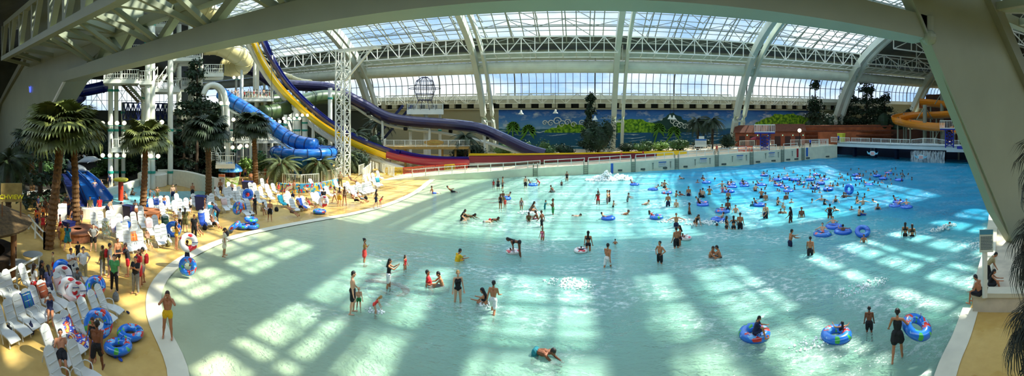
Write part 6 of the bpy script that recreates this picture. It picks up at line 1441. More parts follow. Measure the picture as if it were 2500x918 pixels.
# brick planter, white fences, steps on the left deck
c = G(190,580,.05); e = empty('planter', c, 'round red-brick planter at the foot of the second fan palm', 'planter', world=False)
mb = MB(); mb.lathe([(1.45,0), (1.45,.55), (1.55,.56), (1.55,.66), (.3,.66)], (0,0,0), 24); mb.build('brick_ring', mat('red brick', (134,84,56), .85, var=.2, vscale=6), e)
c = G(84,492,.05); mb = MB(); mb.lathe([(1.2,0), (1.25,.6), (1.3,.62), (1.1,.62), (.2,.6)], (0,0,0), 20); o = mb.build('planter', mat('pale planter', (170,150,110), .9)); o.location = c; tag(o, 'round pale planter at the foot of the shaded palm by the white kerb', 'planter')
c = G(356,530,.05); mb = MB(); mb.lathe([(1.3,0), (1.35,.55), (1.42,.56), (1.2,.6), (.2,.58)], (0,0,0), 20); o = mb.build('planter', mat('terracotta planter', (170,104,60), .9)); o.location = c; tag(o, 'round terracotta planter at the foot of the sunlit palm', 'planter')
c = G(686,447,.05)
rail_section([G(70,560,.05), G(88,585,.05), G(108,608,.05)], 'guard_rail', 'white railing sloping down left of the tallest palm trunk', 'white rails on the left deck', h=1.1, pw=.12)
rail_section([G(108,608,.05), G(126,600,.05)], 'guard_rail', 'short white railing right of the tallest palm trunk', 'white rails on the left deck', h=1.1, pw=.12)
rail_section([G(-20,735,.05), G(20,712,.05), G(60,692,.05), G(95,672,.05)], 'guard_rail', 'white railing behind the nearest lounger row', 'white rails on the left deck', h=1.05, pw=.1)
for px, py, lab in ((40,672,'round white table behind the near railing, left of two'), (80,650,'round white table behind the near railing, right of two')):
    o = empty('patio_table', G(px, py, .05), lab, 'table', 'round white tables', world=False); mb = MB(); mb.lathe([(.05,.70), (.6,.70), (.6,.74), (.05,.75)], (0,0,0), 20); mb.build('table_top', M_plast, o); mb = MB(); mb.lathe([(.35,0), (.3,.05), (.06,.1), (.06,.7)], (0,0,0), 10); mb.build('pedestal', M_plast, o)
# splash pool and its curved walls
SP = [G(262,470), G(330,452), G(380,470), G(440,470), G(500,470), G(508,480), G(440,505), G(395,512), G(330,522), G(262,524), G(238,518), G(250,490)]
mb = MB(); cs = cat([V(p.x, p.y, 0) for p in SP]+[V(SP[0].x, SP[0].y, 0)], 4)[:-1]; tp = [V(p.x, p.y, .16) for p in cs]; tr_ = tessellate_polygon([tp]); mb.add(tp, [tuple(t) for t in tr_])
t = NT('splash pool water'); P, X, Y, Z = t.pos(); n = t.n('TexNoise', {'Vector': P, 'Scale': 3.0, 'Detail': 3.0}); bp = t.n('Bump', {'Strength': .5, 'Distance': .1, 'Height': n.outputs[0]}); t.b.inputs['Base Color'].default_value = (*srgb((120,190,196)), 1); t.b.inputs['Roughness'].default_value = .08; t.set(t.b.inputs['Normal'], bp)
o = struct(mb.build('splash_pool_water', t.m))
M_kerb = mat('white rendered kerb', (226,224,204), .6, var=.05)
def kerb(pts, h, th, lab, name='pool_kerb', group='white curved kerbs of the splash pool'):
    pts = [Vector(p) for p in pts]; o = pts[0].copy(); mb = MB(); cp = cat(pts, 6); mb.sweep(cp, [(-th/2,-.05), (th/2,-.05), (th/2,h), (th*.35,h+.06), (-th*.35,h+.06), (-th/2,h)], closedprof=True); return tag(mb.build(name, M_kerb, origin=o), lab, 'wall', group)
kerb([G(250,484,.05), G(285,474,.05), G(330,458,.05), G(358,446,.05)], .9, .5, 'white kerb wall sloping up behind the mushroom fountain'); kerb([G(385,450,.05), G(420,450,.05), G(460,456,.05), G(505,470,.05), G(528,476,.05)], 1.9, .6, 'tall curved white wall in front of the black shrubbery')
kerb([G(176,528,.05), G(220,532,.05), G(262,529,.05), G(300,524,.05)], .85, .8, 'thick white kerb in front of the splash pool water'); kerb([G(300,524,.05), G(345,512,.05), G(352,500,.05)], .5, .4, 'low kerb step behind the sunlit palm'); kerb([G(40,492,.05), G(80,484,.05), G(140,478,.05)], .7, .5, 'white kerb at far left behind the shaded palm'); kerb([G(395,516,.05), G(440,506,.05), G(500,492,.05)], .35, .5, 'low pale kerb between loungers and splash pool')
c = G(372,452,.05); mb = MB(); mb.lathe([(1.9,0), (1.95,1.5), (1.8,1.62), (.1,1.62)], (0,0,0), 28); o = mb.build('round_plinth', M_kerb); o.location = c; tag(o, 'round white plinth beneath the blue-topped notice', 'plinth')
# mushroom shower
c = G(295,492,.05); e = empty('mushroom_shower', c, 'red post with a yellow disc top standing in the splash pool', 'fountain', world=False)
mb = MB(); mb.tube([V(0,0,0), V(0,0,2.2)], .28, 12); mb.build('post', mat('red post', (214,60,30), .4), e); mb = MB(); mb.lathe([(.1,2.2), (.75,2.2), (.8,2.35), (.7,2.45), (.1,2.5)], (0,0,0), 20); mb.build('disc_top', mat('yellow disc', (232,210,30), .4), e)
# blue play slides
for k, (a, b_, lab) in enumerate((((158,452),(196,520),'wide dark blue play slide beneath the dolphins, left lane'), ((176,450),(232,514),'wide blue play slide beneath the dolphins, middle lane'), ((196,450),(258,500),'wide blue play slide beneath the dolphins, right lane'))):
    p0 = G(*a, .05)+V(0,0,1.5); p1 = G(*b_, .05)+V(0,0,.45); mid = (p0+p1)/2+V(0,0,.35); e = empty('play_slide', V(p1.x, p1.y, .05), lab, 'slide', 'blue play slides under the dolphins')
    pts = cat([p0+(p0-p1).normalized()*1.2*V(1,1,0).length*0+V(0,0,.0), mid, p1], 5); mb = MB(); mb.sweep(pts, [(-.8,.4), (-.8,-.1), (.8,-.1), (.8,.4), (.7,.4), (.7,.0), (-.7,.0), (-.7,.4)], closedprof=True); mb.build('chute', M_blue2 if k else M_navy, e)
    for f in (.15,.5): q = p0+(p1-p0)*f; mb = MB(); mb.tube([V(q.x, q.y, .05), V(q.x, q.y, q.z)], .12, 8); mb.build('support', M_navy, e)
# dolphins
def dolphin(c, L_, rz, el, m, lab):
    e = empty('dolphin_statue', c, lab, 'sculpture', 'leaping dolphin statues'); e.rotation_euler = (0,0,0)
    Mx = Matrix.Rotation(rz, 3, 'Z')@Matrix.Rotation(-el, 3, 'Y'); f = lambda x, y, z: c+Mx@V(x*L_, y*L_, (z-.28*x*x)*L_)
    mb = MB(); st = [(-.5,.015), (-.42,.035), (-.3,.07), (-.15,.11), (0,.13), (.15,.125), (.28,.10), (.36,.075), (.41,.035), (.47,.028), (.52,.015)]; mb.tube([f(x, 0, 0) for x, r in st], [r*L_ for x, r in st], 14); mb.build('body', m, e, smooth=True)
    mb = MB(); mb.add([f(-.05,.0,.10), f(-.2,.0,.1), f(-.2,0,.24), f(-.13,.02,.11), f(-.13,-.02,.11)], [(0,3,2), (3,1,2), (0,2,4), (4,2,1), (0,4,1,3)]); mb.build('dorsal_fin', m, e)
    for s in (-1,1):
        mb = MB(); mb.add([f(.2,s*.08,-.05), f(.08,s*.1,-.06), f(.02,s*.26,-.14), f(.13,s*.12,-.08)], [(0,1,2), (0,2,3), (0,3,1), (1,3,2)]); mb.build('flipper', m, e)
        mb = MB(); mb.add([f(-.46,0,.0), f(-.52,s*.02,0), f(-.62,s*.18,.0), f(-.5,s*.06,.02)], [(0,1,2), (0,2,3), (0,3,1), (1,3,2)]); mb.build('tail_fluke', m, e)
c = G(200,448,.05); dolphin(c+V(0,-1.2,2.2), 4.6, .75, -.05, mat('grey dolphin paint', (128,136,138), .35), 'large grey dolphin statue, lower of two, arched over the play slides'); dolphin(c+V(.9,.6,3.3), 3.3, .8, .15, mat('pale dolphin paint', (206,212,206), .35), 'pale white dolphin statue, upper of two, nose to the right')
mb = MB(); mb.lathe([(1.6,0), (1.3,.8), (.9,1.4), (.7,1.8), (.1,1.9)], (0,0,0), 10); o = mb.build('rock_mound', mat('grey rock', (110,112,104), .9, var=.25, bump=.6, bscale=2)); o.location = c+V(0,-.6,0); tag(o, 'grey rock mound holding up the dolphin statues', 'rock')
# bins
M_bin = mat('dark blue bin', (20,36,96), .4)
def bin_(px, py, w_, h_, lab, m=None, z=.05, D=None):
    loc = G(px, py, z) if D is None else V(PD(px,285,D).x, PD(px,285,D).y, z); e = empty('bin', loc, lab, 'bin', 'bins around the deck', world=False, rz=.5); mb = MB(); mb.add([V(x*w_/2*f, y*w_*.4*f, zz) for zz, f in ((0,.8), (h_,1)) for x, y in ((-1,-1), (1,-1), (1,1), (-1,1))], [(0,3,2,1), (4,5,6,7), (0,1,5,4), (1,2,6,5), (2,3,7,6), (3,0,4,7)]); mb.build('tub', m or M_bin, e)
    mb = MB(); mb.box((0,0,h_+.05), (w_*1.06,w_*.86,.1)); mb.build('rim', m or M_bin, e)
bin_(490,512,.95,1.25,'large dark blue bin left of the dark palm trunk'); bin_(604,462,1.2,.9,'dark blue bin left of the lone palm trunk'); bin_(314,536,.85,1.15,'dark blue bin behind the loungers, left of the sunlit palm'); bin_(168,572,.8,.9,'small blue bin at the brick planter'); bin_(2054,0,1.6,1.9,'yellow bin at the start of the bridge', mat('yellow green bin', (206,206,60), .5), 3.3, V(bpt(2054).x, bpt(2054).y, 0).length+1.5)
# white picket fences by the bowl and ramp
WF = 'white picket fences round the bowl slide'
for pts, lab in ((((632,448),(655,447),(690,446)),'white picket fence behind the left fat palm'), (((690,452),(720,455),(745,456),(778,452)),'white panelled fence in front of the blue bowl'), (((785,446),(815,440),(840,430)),'white picket fence right of the middle fat palm'), (((876,428),(896,420),(912,408)),'white picket fence climbing right beside the ramp, left of two'), (((912,408),(935,422),(962,432)),'white picket fence coming down beside the ramp, right of two'), (((885,440),(902,425),(912,412)),'white picket fence at the head of the far loungers')):
    rail_section([G(x_, y_, .05) for x_, y_ in pts], 'picket_railing', lab, WF, post=2.2, h=1.5, rails=(.08,1.0), pickets=.28)
mb = MB(); pts = cat([G(676,466,.05), G(720,470,.05), G(780,466,.05), G(826,455,.05)], 4); mb.sweep(pts, [(-.15,0), (.15,0), (.15,1.0), (-.15,1.0)], closedprof=True)
tag(mb.build('painted_low_wall', tmat('flower painted wall', [(60,150,190), (120,190,200), (230,190,40), (60,150,190), (214,60,60), (240,236,220)], .55, False), origin=G(676,466,.05)), 'low blue wall painted with bright flowers below the bowl slide', 'wall')
# crowd barriers
def barrier(a, b, c, lab):
    a = Vector(a); b = Vector(b); d = b-a; e = empty('crowd_barrier', a, lab, 'barrier', 'plastic crowd barriers by the promenade'); m = mat(c+' plastic', {'yellow': (226,190,30), 'red': (206,70,36)}[c], .4)
    mb = MB()
    for z in (.18,1.0): mb.bar(a+V(0,0,z), b+V(0,0,z), .1, .14)
    n = max(3, round(d.length/.22))
    for i in range(n+1): p = a+d*i/n; mb.bar(p+V(0,0,.18), p+V(0,0,1.0), .08)
    mb.build('panel', m, e)
    for f in (.12,.88): p = a+d*f; mb = MB(); mb.bar(p+V(0,-.3,.04), p+V(0,.3,.04), .12, .08); mb.bar(p, p+V(0,0,.2), .1); mb.build('foot', m, e)
bx = [(942,962,'yellow'),(963,983,'yellow'),(984,1008,'red'),(1010,1036,'red'),(1038,1062,'red'),(1064,1084,'red'),(1085,1110,'yellow'),(1112,1140,'red')]
for i, (a, b_, c) in enumerate(bx):
    pa = PD(a,285,63.5); pb = PD(b_,285,63.5); pa.z = zdk(pa.x)*.9; pb.z = zdk(pb.x)*.9
    barrier(pa, pb, c, '%s plastic crowd barrier, %s along the promenade under the crimson flume' % (c, ['leftmost','second from left','third from left','fourth from left','fifth from left','sixth from left','seventh from left','rightmost'][i]))
pa = PD(1802,285,80); pb = PD(1838,285,79)
for i in range(2):
    a_ = pa+(pb-pa)*(i*.52); b2_ = pa+(pb-pa)*(i*.52+.46); a_.z = b2_.z = zdk(a_.x); barrier(a_, b2_, 'red', ['left','right'][i]+'-hand red barrier before the red parasol on the promenade')
# red parasol and table
p = PD(1846,285,82); g = zdk(p.x); e = empty('parasol', V(p.x, p.y, g), 'dark red parasol on the promenade left of the blue lifeguard tower', 'parasol', world=False); mb = MB(); mb.tube([V(0,0,0), V(0,0,2.6)], .05, 8); mb.build('pole', M_white, e); mb = MB(); mb.lathe([(0,2.75), (.6,2.6), (1.25,2.2), (1.25,2.1)], (0,0,0), 12); mb.build('canopy', mat('dark red canvas', (150,40,50), .7), e)
# painted logo on the pool floor, red curls
M_logo = mat('red painted mark', (176,40,22), .7); M_logob = mat('grey blue painted mark', (150,190,196), .7)
def fl(x, y): g = G(x, y); return V(g.x, g.y, -depth(g.x, g.y)+.025)
def flatstrip(pts, w, m, name):
    mb = MB(); vs = []
    for i, p in enumerate(pts):
        t_ = (pts[min(i+1, len(pts)-1)]-pts[max(i-1, 0)]).normalized(); n_ = V(-t_.y, t_.x, 0)*(w[i] if isinstance(w, list) else w)/2; vs += [p+n_, p-n_]
    vs = [V(v.x, v.y, -depth(v.x, v.y)+.04) for v in vs]; mb.add(vs, [(2*i, 2*i+1, 2*i+3, 2*i+2) for i in range(len(pts)-1)]); return struct(mb.build(name, m))
sh = lambda l: cat([fl(*q) for q in l], 4)
for l, wd in (([(893,656),(930,657),(975,648)],.28), ([(893,674),(935,665),(978,661)],.3), ([(893,674),(935,674),(975,682),(992,695),(985,704),(968,708)],.42), ([(930,658),(950,662)],.3)):
    q = sh(l); flatstrip(q, [wd*(.35+.65*math.sin(PI*min(1,(i+1)/len(q)))) for i in range(len(q))], M_logo, 'floor_marking')
flatstrip(sh([(902,686),(893,695),(900,708),(915,715),(940,712)]), .12, M_logob, 'floor_marking')
for l in ([(1178,483),(1215,480),(1250,484)], [(1190,490),(1230,489),(1262,492)]): flatstrip(sh(l), .3, M_logo, 'floor_marking')
# breaking wave at the far wall, and small splashes
def foam(c, rad, lab, n=420, grp='white splashes in the pool'):
    r = random.Random(int(abs(c.x*31+c.y*7))); mb = MB()
    for _ in range(n):
        a = r.uniform(0, 2*PI); q = r.random()**.7; x = math.cos(a)*q*rad[0]; y = math.sin(a)*q*rad[1]; z = (1-q*.8)*rad[2]*r.uniform(.0,1.0)*max(.1, .6+1.1*noise.noise(V(x*.9+c.x, y*1.4, 0))); s = r.uniform(.012,.05)*(1+rad[2]*2.2); mb.ball((x, y, z), s, 5, 3)
    o = mb.build('splash', mat('white foam', (236,244,240), .7), fix=False); o.location = c; return tag(o, lab, 'splash', grp, 'stuff')
foam(G(1486,440), (3.4,1.2,1.3), 'tall white breaking wave against the far wall beside the blue stripe', 1100)
for px, py, rd, lab in ((1382,690,(1.3,.6,.25),'churned white foam right of the wading boy in shallow water'), (1295,520,(1.2,.8,.35),'white splash round a child in the sunny patch'), (1725,545,(2,.8,.25),'white splash beside the lone swimmer'), (1190,742,(.6,.5,.2),'splash round the sitting girl'), (2305,556,(1.6,.6,.3),'splash of the lone swimmer on the right'), (1410,700,(1,.4,.15),'foam streak in shallow water'), (1650,540,(1.6,.6,.25),'splash round the child with open arms'), (2395,600,(1.0,.8,.3),'foam bursting at the platform wall'), (915,760,(.5,.3,.1),'splash round the toddler bending over'), (2110,700,(2,.6,.12),'foam patch left of the platform'), (2000,830,(1.4,.5,.1),'foam patch behind the two rings')):
    foam(G(px, py), rd, lab, int(150*min(1.6, rd[0]*rd[1])+30))
# short things on the platform at right
M_rockp = mat('speckled rock edging', (150,130,104), .9, var=.35, vscale=4, bump=.8, bscale=8)
mb = MB(); pts = cat([V(20.2,9.9,.8), V(25,12.4,.8), V(30,15.4,.8), V(38,20.5,.8)], 4); mb.sweep(pts, [(-.9,0), (-.7,.35), (0,.5), (.7,.3), (.9,0)]); tag(mb.build('rock_edging', M_rockp, origin=pts[0]), 'low speckled rock edging along the right-hand platform', 'rock')
mb = MB()
for pnt in (V(20.6,12.6,.8), V(25.3,15.4,.8), V(32.5,19.8,.8)): pass
rail_section([V(31,18.6,.8), V(33.2,17.2,.8)], 'guard_rail', 'brown metal rail crossing the right-hand platform', None, h=1.0, m=M_brown, pw=.07)
rail_section([V(27,14.0,.8), V(30.5,16.2,.8), V(36,19.8,.8)], 'guard_rail', 'dark rail running behind the rock edging at right', None, h=1.1, m=M_brown, pw=.07)
# ================= people in the photo =================
SEAT = ('sitfloor','sithug','sitedge','recline','recline2','intube','intube2'); BEL = ('prone','swim')
HF = dict(stand=1, sitfloor=.50, sithug=.50, crouch=.60, bend=.60, bend2=.86, sitedge=.5, prone=.3, swim=.35, recline=.45, recline2=.45, intube=.42, intube2=.48)
OUT = {'m': (('shorts',),), 'w1': (('swimsuit',),), 'w2': (('band',),('brief',)), 'tr': (('trunks',),), 'sh': (('shirt',),('shorts',)), 'st': (('shirt',),('trousers',)), 'dr': (('dress',),), 'ts': (('top',),('skirt',)), 'tsh': (('top',),('shorts',)), 'bs': (('band',),('skirt',)), 'sk': (('swimsuit',),('skirt',)), 'ss': (('shirt',),('skirt',))}
def P(px, hy, cy, pose, face, out, cols, label, grp=None, skin='tan', hair='black', hk=None, lod=1, fat=1.0, deck=False, z=None, h=None, sink=None, zoff=0):
    """px = column; hy = row of the head top; cy = row where the figure meets ground or water"""
    fem = out in ('w1','w2','dr','ts','tsh','bs','sk','ss'); cols = cols.split('/'); wear = tuple((g[0], cols[min(i, len(cols)-1)]) for i, g in enumerate(OUT[out]))
    gz = z if z is not None else (.045 if deck else 0); g = G(px, cy, gz); D = V(g.x, g.y, 0).length; vis = (cy-hy)/1000*D
    dep = 0 if (deck or z is not None) else depth(g.x, g.y); f = HF.get(pose, 1)
    if h is None: h = max(.8, min(1.88, (vis+dep)/f))
    if sink is None: sink = 0 if (deck or z is not None) else max(-.0, min(h*f-vis, dep+.0)) if pose not in SEAT+BEL else max(.03, min(.25, h*f-vis))
    if h*f-sink < vis*.75: h = min(1.88, (vis+sink)/f)
    g.z = gz+zoff
    gr = 'seat' if pose in SEAT else 'belly' if pose in BEL else 'feet'
    hk = hk or ('long' if fem else 'short')
    return person(g, pose, face+math.degrees(math.atan2(g.x, g.y)), h, label, grp, fem, skin, hair, hk, wear, lod, fat, gr, sink)
# face: 0 = looking away from the viewpoint, 180 = towards it, 90 = to the right
P(409,715,826,'headhold',185,'tr','yellow','bare-chested person in yellow shorts with both hands on head, on the pool edge',deck=True,lod=0,skin='tan',hair='brown',z=.04,fat=1.12)
P(548,560,627,'stand2',80,'dr','cream','person in a cream wrap dress wading at the shoreline with a long shadow',lod=0,hair='brown',hk='tail',fat=1.1,z=.03)
P(457,590,650,'holdring',60,'m','navy','small child behind the colourful upright ring at the shoreline',skin='brown',deck=True)
P(890,585,639,'crossed',100,'bs','gold/coral','person in a coral red skirt with folded arms',lod=0,hk='bun')
P(989,625,658,'stand',120,'w1','red','toddler in a red swimsuit near the red floor mark',lod=0)
P(949,636,702,'camera',90,'tsh','black/white','person in black top and white shorts taking a photo over the red floor mark',lod=0,hair='black',fat=1.05)
P(861,667,764,'stand2',85,'m','black','tall bare-chested person in black shorts with white side stripe beside two toddlers',lod=0,skin='fair',fat=1.1)
P(876,705,749,'stand',170,'tr','green','toddler in green shorts next to the tall person in black shorts',lod=0,skin='fair',hair='blond')
P(914,726,763,'bend2',95,'w1','coral','toddler bending to touch the water, in a pale and red swimsuit',lod=0,skin='fair',hair='blond')
P(1051,668,694,'sitfloor',90,'sh','red','toddler in a red shirt sitting in the shallow water',lod=0)
P(1081,665,698,'sithug',-95,'m','grey','child sitting in shallow water facing the red-shirted toddler',lod=0)
P(1118,665,738,'stand',170,'w1','black','person in a black one-piece swimsuit walking toward the viewer in ankle-deep water',lod=0,hair='blond',hk='tail',skin='fair')
P(1188,710,743,'sithug',-60,'w2','black','child with black hair sitting behind the person in white shorts',lod=1)
P(1204,690,763,'walk2',20,'m','white','child in white shorts with blue stripe striding away',lod=0,skin='tan')
P(1308,824,864,'prone',118,'tr','teal','child crawling on the belly in the sunlit shallows',lod=0,skin='brown',h=1.35,sink=.02)
P(1115,617,638,'sithug',60,'sh','yellow','toddler in a yellow float vest sitting in the water')
P(1268,590,626,'bend',-80,'w2','black','person in a dark bikini bending over a small white ring',lod=0,skin='brown')
P(1252,605,618,'intube2',60,'sh','plaid','small child lying in a white ring under the bending person',h=1.0)
P(1324,558,586,'stand',-150,'w1','pink','child in a pink swimsuit standing alone in the shaded band',skin='tan')
P(1436,567,612,'stand',10,'w2','black','person in a dark bikini seen from behind beside a child in a white ring',lod=0,skin='tan')
P(1419,600,614,'intube2',0,'sh','navy','small child in a white ring held by the person in a dark bikini',h=1.0)
P(1483,598,651,'walk',30,'m','white','bare-backed person in white shorts with black side lines walking away',lod=0,skin='tan')
P(1502,584,596,'wade',0,'m','yellow','small child with a yellow float ring, only head showing',h=1.0,sink=.7)
P(1611,592,643,'hips',-140,'m','black','bare-chested person in black shorts with a hand on the hip, looking down',lod=0,skin='tan')
P(1651,557,606,'stand',-40,'m','black','bare-chested person of a couple by a white ring',lod=0,skin='tan')
P(1660,553,600,'stand2',-100,'w2','black','person of the couple, standing close behind the bare-chested one',skin='tan')
P(1673,570,585,'intube2',90,'w1','black','small child in a white ring right of the couple',h=1.05)
P(1651,523,553,'armsout',180,'m','navy','child with both arms spread out above the splash')
P(1698,525,549,'bend2',150,'w1','black','person in black leaning forward just right of the child with open arms',skin='tan')
P(1733,545,551,'swim',90,'m','black','lone swimmer with only the head out, right of the white splash',h=1.5,sink=.42)
P(1733,607,628,'sithug',120,'m','grey','light-haired child sitting chest-deep, left of two',hair='brown'); P(1759,609,628,'sithug',-80,'m','black','dark-haired child sitting chest-deep, right of two')
T3 = 'trio standing waist-deep'
P(1774,530,558,'stand',60,'w2','black','long-haired person of the waist-deep trio, left',skin='tan'); P(1791,530,559,'wade',0,'w2','black','person of the waist-deep trio, middle, seen from behind',skin='tan',hair='black'); P(1807,522,559,'stand',10,'m','black','broad bare-backed person of the waist-deep trio, right',skin='tan')
P(1929,563,600,'reach',60,'m','navy','slim child in dark blue shorts reaching out an arm',lod=0); P(1978,581,621,'walk',5,'m','black','bare-backed child in black shorts wading away at knee depth',lod=0,skin='tan')
P(2026,500,531,'hips',0,'w1','black','broad person in a dark cross-back suit with hands on hips, seen from behind',fat=1.15,skin='tan',hk='short')
P(2210,546,578,'stand',5,'w2','black','person in a black bikini seen from behind, left of a pair'); P(2227,550,578,'stand',-5,'w2','black','person in a black bikini seen from behind, right of a pair',hair='brown')
P(2303,540,552,'swim',60,'m','red','swimmer with a red cap splashing alone on the right',h=1.5,hair='brown',sink=.4)
P(2109,574,592,'wade',180,'m','black','child under the tipped-up blue ring',h=1.35)
P(2191,760,877,'carry',8,'sk','black/black','person in a black suit and short black skirt carrying a big ring on the arm',lod=0,hk='bun',skin='tan')
P(2122,752,811,'stand',0,'m','black','slim bare-backed child in black shorts near the bottom right',lod=0,skin='brown')
P(1843,772,815,'sithug',90,'sh','navy','child in a dark blue shirt sitting on top of a colourful ring',lod=0,z=.30,h=1.35,zoff=-.0)
P(2052,790,812,'intube2',-20,'w1','black','child sunk in the middle of a blue ring, head and arms showing',h=1.25,sink=.05)
P(2392,672,722,'sitedge',-60,'m','black','bare-chested person sitting on the corner of the right-hand platform with feet in the water',lod=0,z=.82,skin='tan',h=1.75)
P(2411,633,690,'bend2',80,'st','khaki/black','person in pale top and black trousers sitting behind the sign pole',lod=1,z=.8,h=1.55); P(2417,655,700,'sithug',90,'ts','black/black','person in black crouching beside the foot of the sign pole',z=.8,h=1.6)
MID = [(1057,455,472,'sitfloor',70,'m','blue','person in blue shorts sitting at the sunlit waterline, left of two'),(1103,452,468,'recline',80,'m','black','person sitting back at the sunlit waterline, right of two'),(1205,440,458,'stand',180,'w1','red','small child in red beside two grown-ups near the far wall'),(1216,437,461,'stand',0,'sk','black','broad person in a black swimdress near the far wall'),(1227,433,461,'stand2',90,'m','black','bare-chested person in black shorts right of the black swimdress'),(1283,432,459,'stand',20,'m','black','bare-backed person in black shorts left of the lone far ring'),(1317,438,453,'bend2',-90,'w1','red','child leaning on the lone far ring'),(1352,458,470,'crouch',-60,'m','grey','child crouching in the sunny far water'),(1371,442,453,'stand',180,'m','black','tiny child standing in the sunny far water'),(1384,420,442,'stand2',180,'w1','black','person in black standing by the far wall ladder'),
(1222,475,509,'stand',30,'w1','black','person in a black swimsuit beside a child in red and a ring'),(1228,468,492,'stand',180,'m','olive','person standing behind the ring held by a child in red'),(1233,484,506,'stand',150,'w1','coral','child in coral red next to the person in black swimsuit'),(1273,485,511,'stand',170,'w1','plaid','child in a patterned suit in the sunny patch'),(1295,500,518,'crouch',60,'w1','brown','child crouching in the white splash'),(1330,490,511,'reach',100,'sh','teal','person in a teal shirt reaching forward'),(1350,487,524,'crossed',-90,'m','green','bare-chested person in green shorts in the sunny patch'),(1323,516,553,'walk',-60,'m','black','tall bare-chested person in long black shorts at the edge of the sunny patch'),(1291,522,537,'sithug',180,'w1','olive','person sitting in the water left of a crouching child'),(1314,520,534,'sithug',-90,'m','pink','child crouching just behind the tall person in long shorts'),(1125,519,538,'sithug',90,'w1','black','dark-haired person in black sitting at the sunny edge, left of the group'),(1130,513,532,'sithug',60,'w1','black','person with long dark hair sitting behind another at the sunny edge'),(1140,516,531,'prone',100,'w2','olive','person lying on the belly at the sunny edge, right of two sitters'),(1182,530,542,'prone',90,'m','grey','child lying prone in the sunny shallows, nearer of two'),(1196,525,538,'prone',95,'tr','red','child lying prone in the sunny shallows, farther of two'),(1398,517,527,'prone',100,'m','brown','swimmer lying flat in the middle of the sunny patch'),(1460,468,498,'armup',0,'w1','red','person in a red one-piece raising an arm'),(1483,466,497,'crossed',100,'m','plaid','bare-chested person in patterned long shorts, left of a pair'),(1488,466,492,'stand',-90,'m','black','person half hidden behind the one in patterned shorts'),(1497,491,505,'wade',100,'m','black','child wading waist-deep right of the pair'),(1532,472,493,'reach',90,'sh','grey','child with a grey shirt and raised forearm'),(1518,516,523,'swim',90,'m','grey','swimmer gliding right of the ring with a rider'),(1569,488,500,'swim',90,'m','grey','swimmer trailing a wake in the blue'),(1631,474,504,'stand2',-20,'m','navy','bare-backed person in navy shorts right of the three rings'),(1650,467,481,'wade',60,'m','grey','child wading right of the bare-backed person'),(1651,489,506,'stand',180,'m','khaki','child standing waist-deep alone, sunlit chest'),(1681,457,478,'stand',180,'m','navy','bare-chested person in blue shorts facing the viewer'),(1671,468,477,'swim',-60,'m','black','child splashing left of the one in blue shorts'),(1683,497,523,'stand',90,'m','black','slim person in black shorts standing sideways'),(1669,428,437,'swim',-110,'m','black','swimmer with outstretched arm near the far wall'),(1716,429,437,'wade',180,'m','black','head and shoulders nearest the far wall notices'),(1703,440,446,'wade',180,'m','black','small head left of the nearest crowd ring'),(1744,435,440,'wade',90,'m','black','small head right of the nearest crowd ring'),(1622,441,458,'wade',30,'m','black','person standing behind the one on the dark ring'),(1617,446,455,'wade',-60,'m','red','child close behind the dark ring rider'),(1763,443,456,'armsout',180,'m','black','child with raised elbows between rings'),(1764,452,469,'wade',170,'w1','pink','child in pink between rings'),(1732,456,475,'wade',0,'m','khaki','broad bare back in the front of the crowd'),(1716,461,482,'stand',20,'m','black','bare-backed person at the crowd front, right of a pair'),(1710,464,481,'stand',160,'w1','black','person at the crowd front, left of a pair'),(1778,466,486,'stand',10,'m','black','bare-backed person in black before a ring'),(1777,489,517,'stand2',175,'m','navy','bare-chested person behind the large front ring'),(1796,502,519,'wade',180,'m','grey','pale child right of the large front ring'),(1763,500,512,'wade',180,'m','khaki','child leaning over the large front ring'),(1869,499,533,'stand',170,'m','navy','taller person of a hugging couple'),(1872,512,533,'wade',-90,'w1','black','shorter person of a hugging couple'),(1930,508,543,'stand2',-60,'w1','black','person in a black suit twisting to the left'),(1957,508,530,'stand',180,'m','khaki','slim child standing alone right of the twisting person'),(1859,462,483,'wade',0,'m','black','broad bare back in the thick of the crowd, front'),(1845,450,467,'wade',20,'m','black','bare back leaning left in the crowd'),(1869,471,489,'stand',0,'m','khaki','pale child right of the broad bare back'),(1919,472,488,'stand',180,'m','olive','child in olive standing before the crowd'),(1898,483,499,'wade',120,'w1','brown','person leaning right before the crowd'),(1912,497,507,'armup',160,'m','khaki','child with one arm raised before the crowd'),(1906,511,520,'wade',180,'m','fair','pale bather behind the hugging couple, left of two heads'),(1915,511,520,'wade',180,'m','black','bather behind the hugging couple, right of two heads'),(1837,493,502,'wade',180,'sh','teal','child in a teal shirt left of the ring with a dark rider'),(2143,499,511,'wade',170,'w1','black','dark-haired swimmer right of the crowd'),(2107,484,500,'armsout',170,'m','grey','swimmer with bent arms near the crowd edge'),(2091,481,496,'wade',120,'w1','olive','swimmer left of the one with bent arms'),(2145,486,495,'swim',-80,'m','red','swimmer on the side, right of the crowd'),(2097,506,526,'wade',60,'m','black','person crouching low in the blue, left of a child in blue'),(2107,515,525,'wade',180,'sh','blue','child in a blue shirt low in the water'),(2079,505,513,'wade',180,'m','brown','head and shoulders left of the crouching pair'),(2053,510,514,'swim',-90,'m','brown','swimmer lying flat left of the crouching pair'),(2040,480,493,'wade',170,'w1','brown','swimmer with wet hair in front of the crowd'),(2060,471,483,'wade',180,'w1','brown','long-haired bather before the crowd'),(1981,487,495,'wade',90,'m','black','bather alone in front of the crowd, looking right'),(1932,487,495,'wade',180,'m','black','small dark head before the crowd centre'),(2006,479,490,'armsout',180,'m','grey','bather splashing with both arms wide'),(2012,488,500,'wade',60,'w1','black','bather ducking beside the splashing one'),(2095,552,560,'wade',0,'m','black','x')]
CC['brown'] = (96,70,50); CC['fair'] = (216,170,140)
rs = random.Random(3)
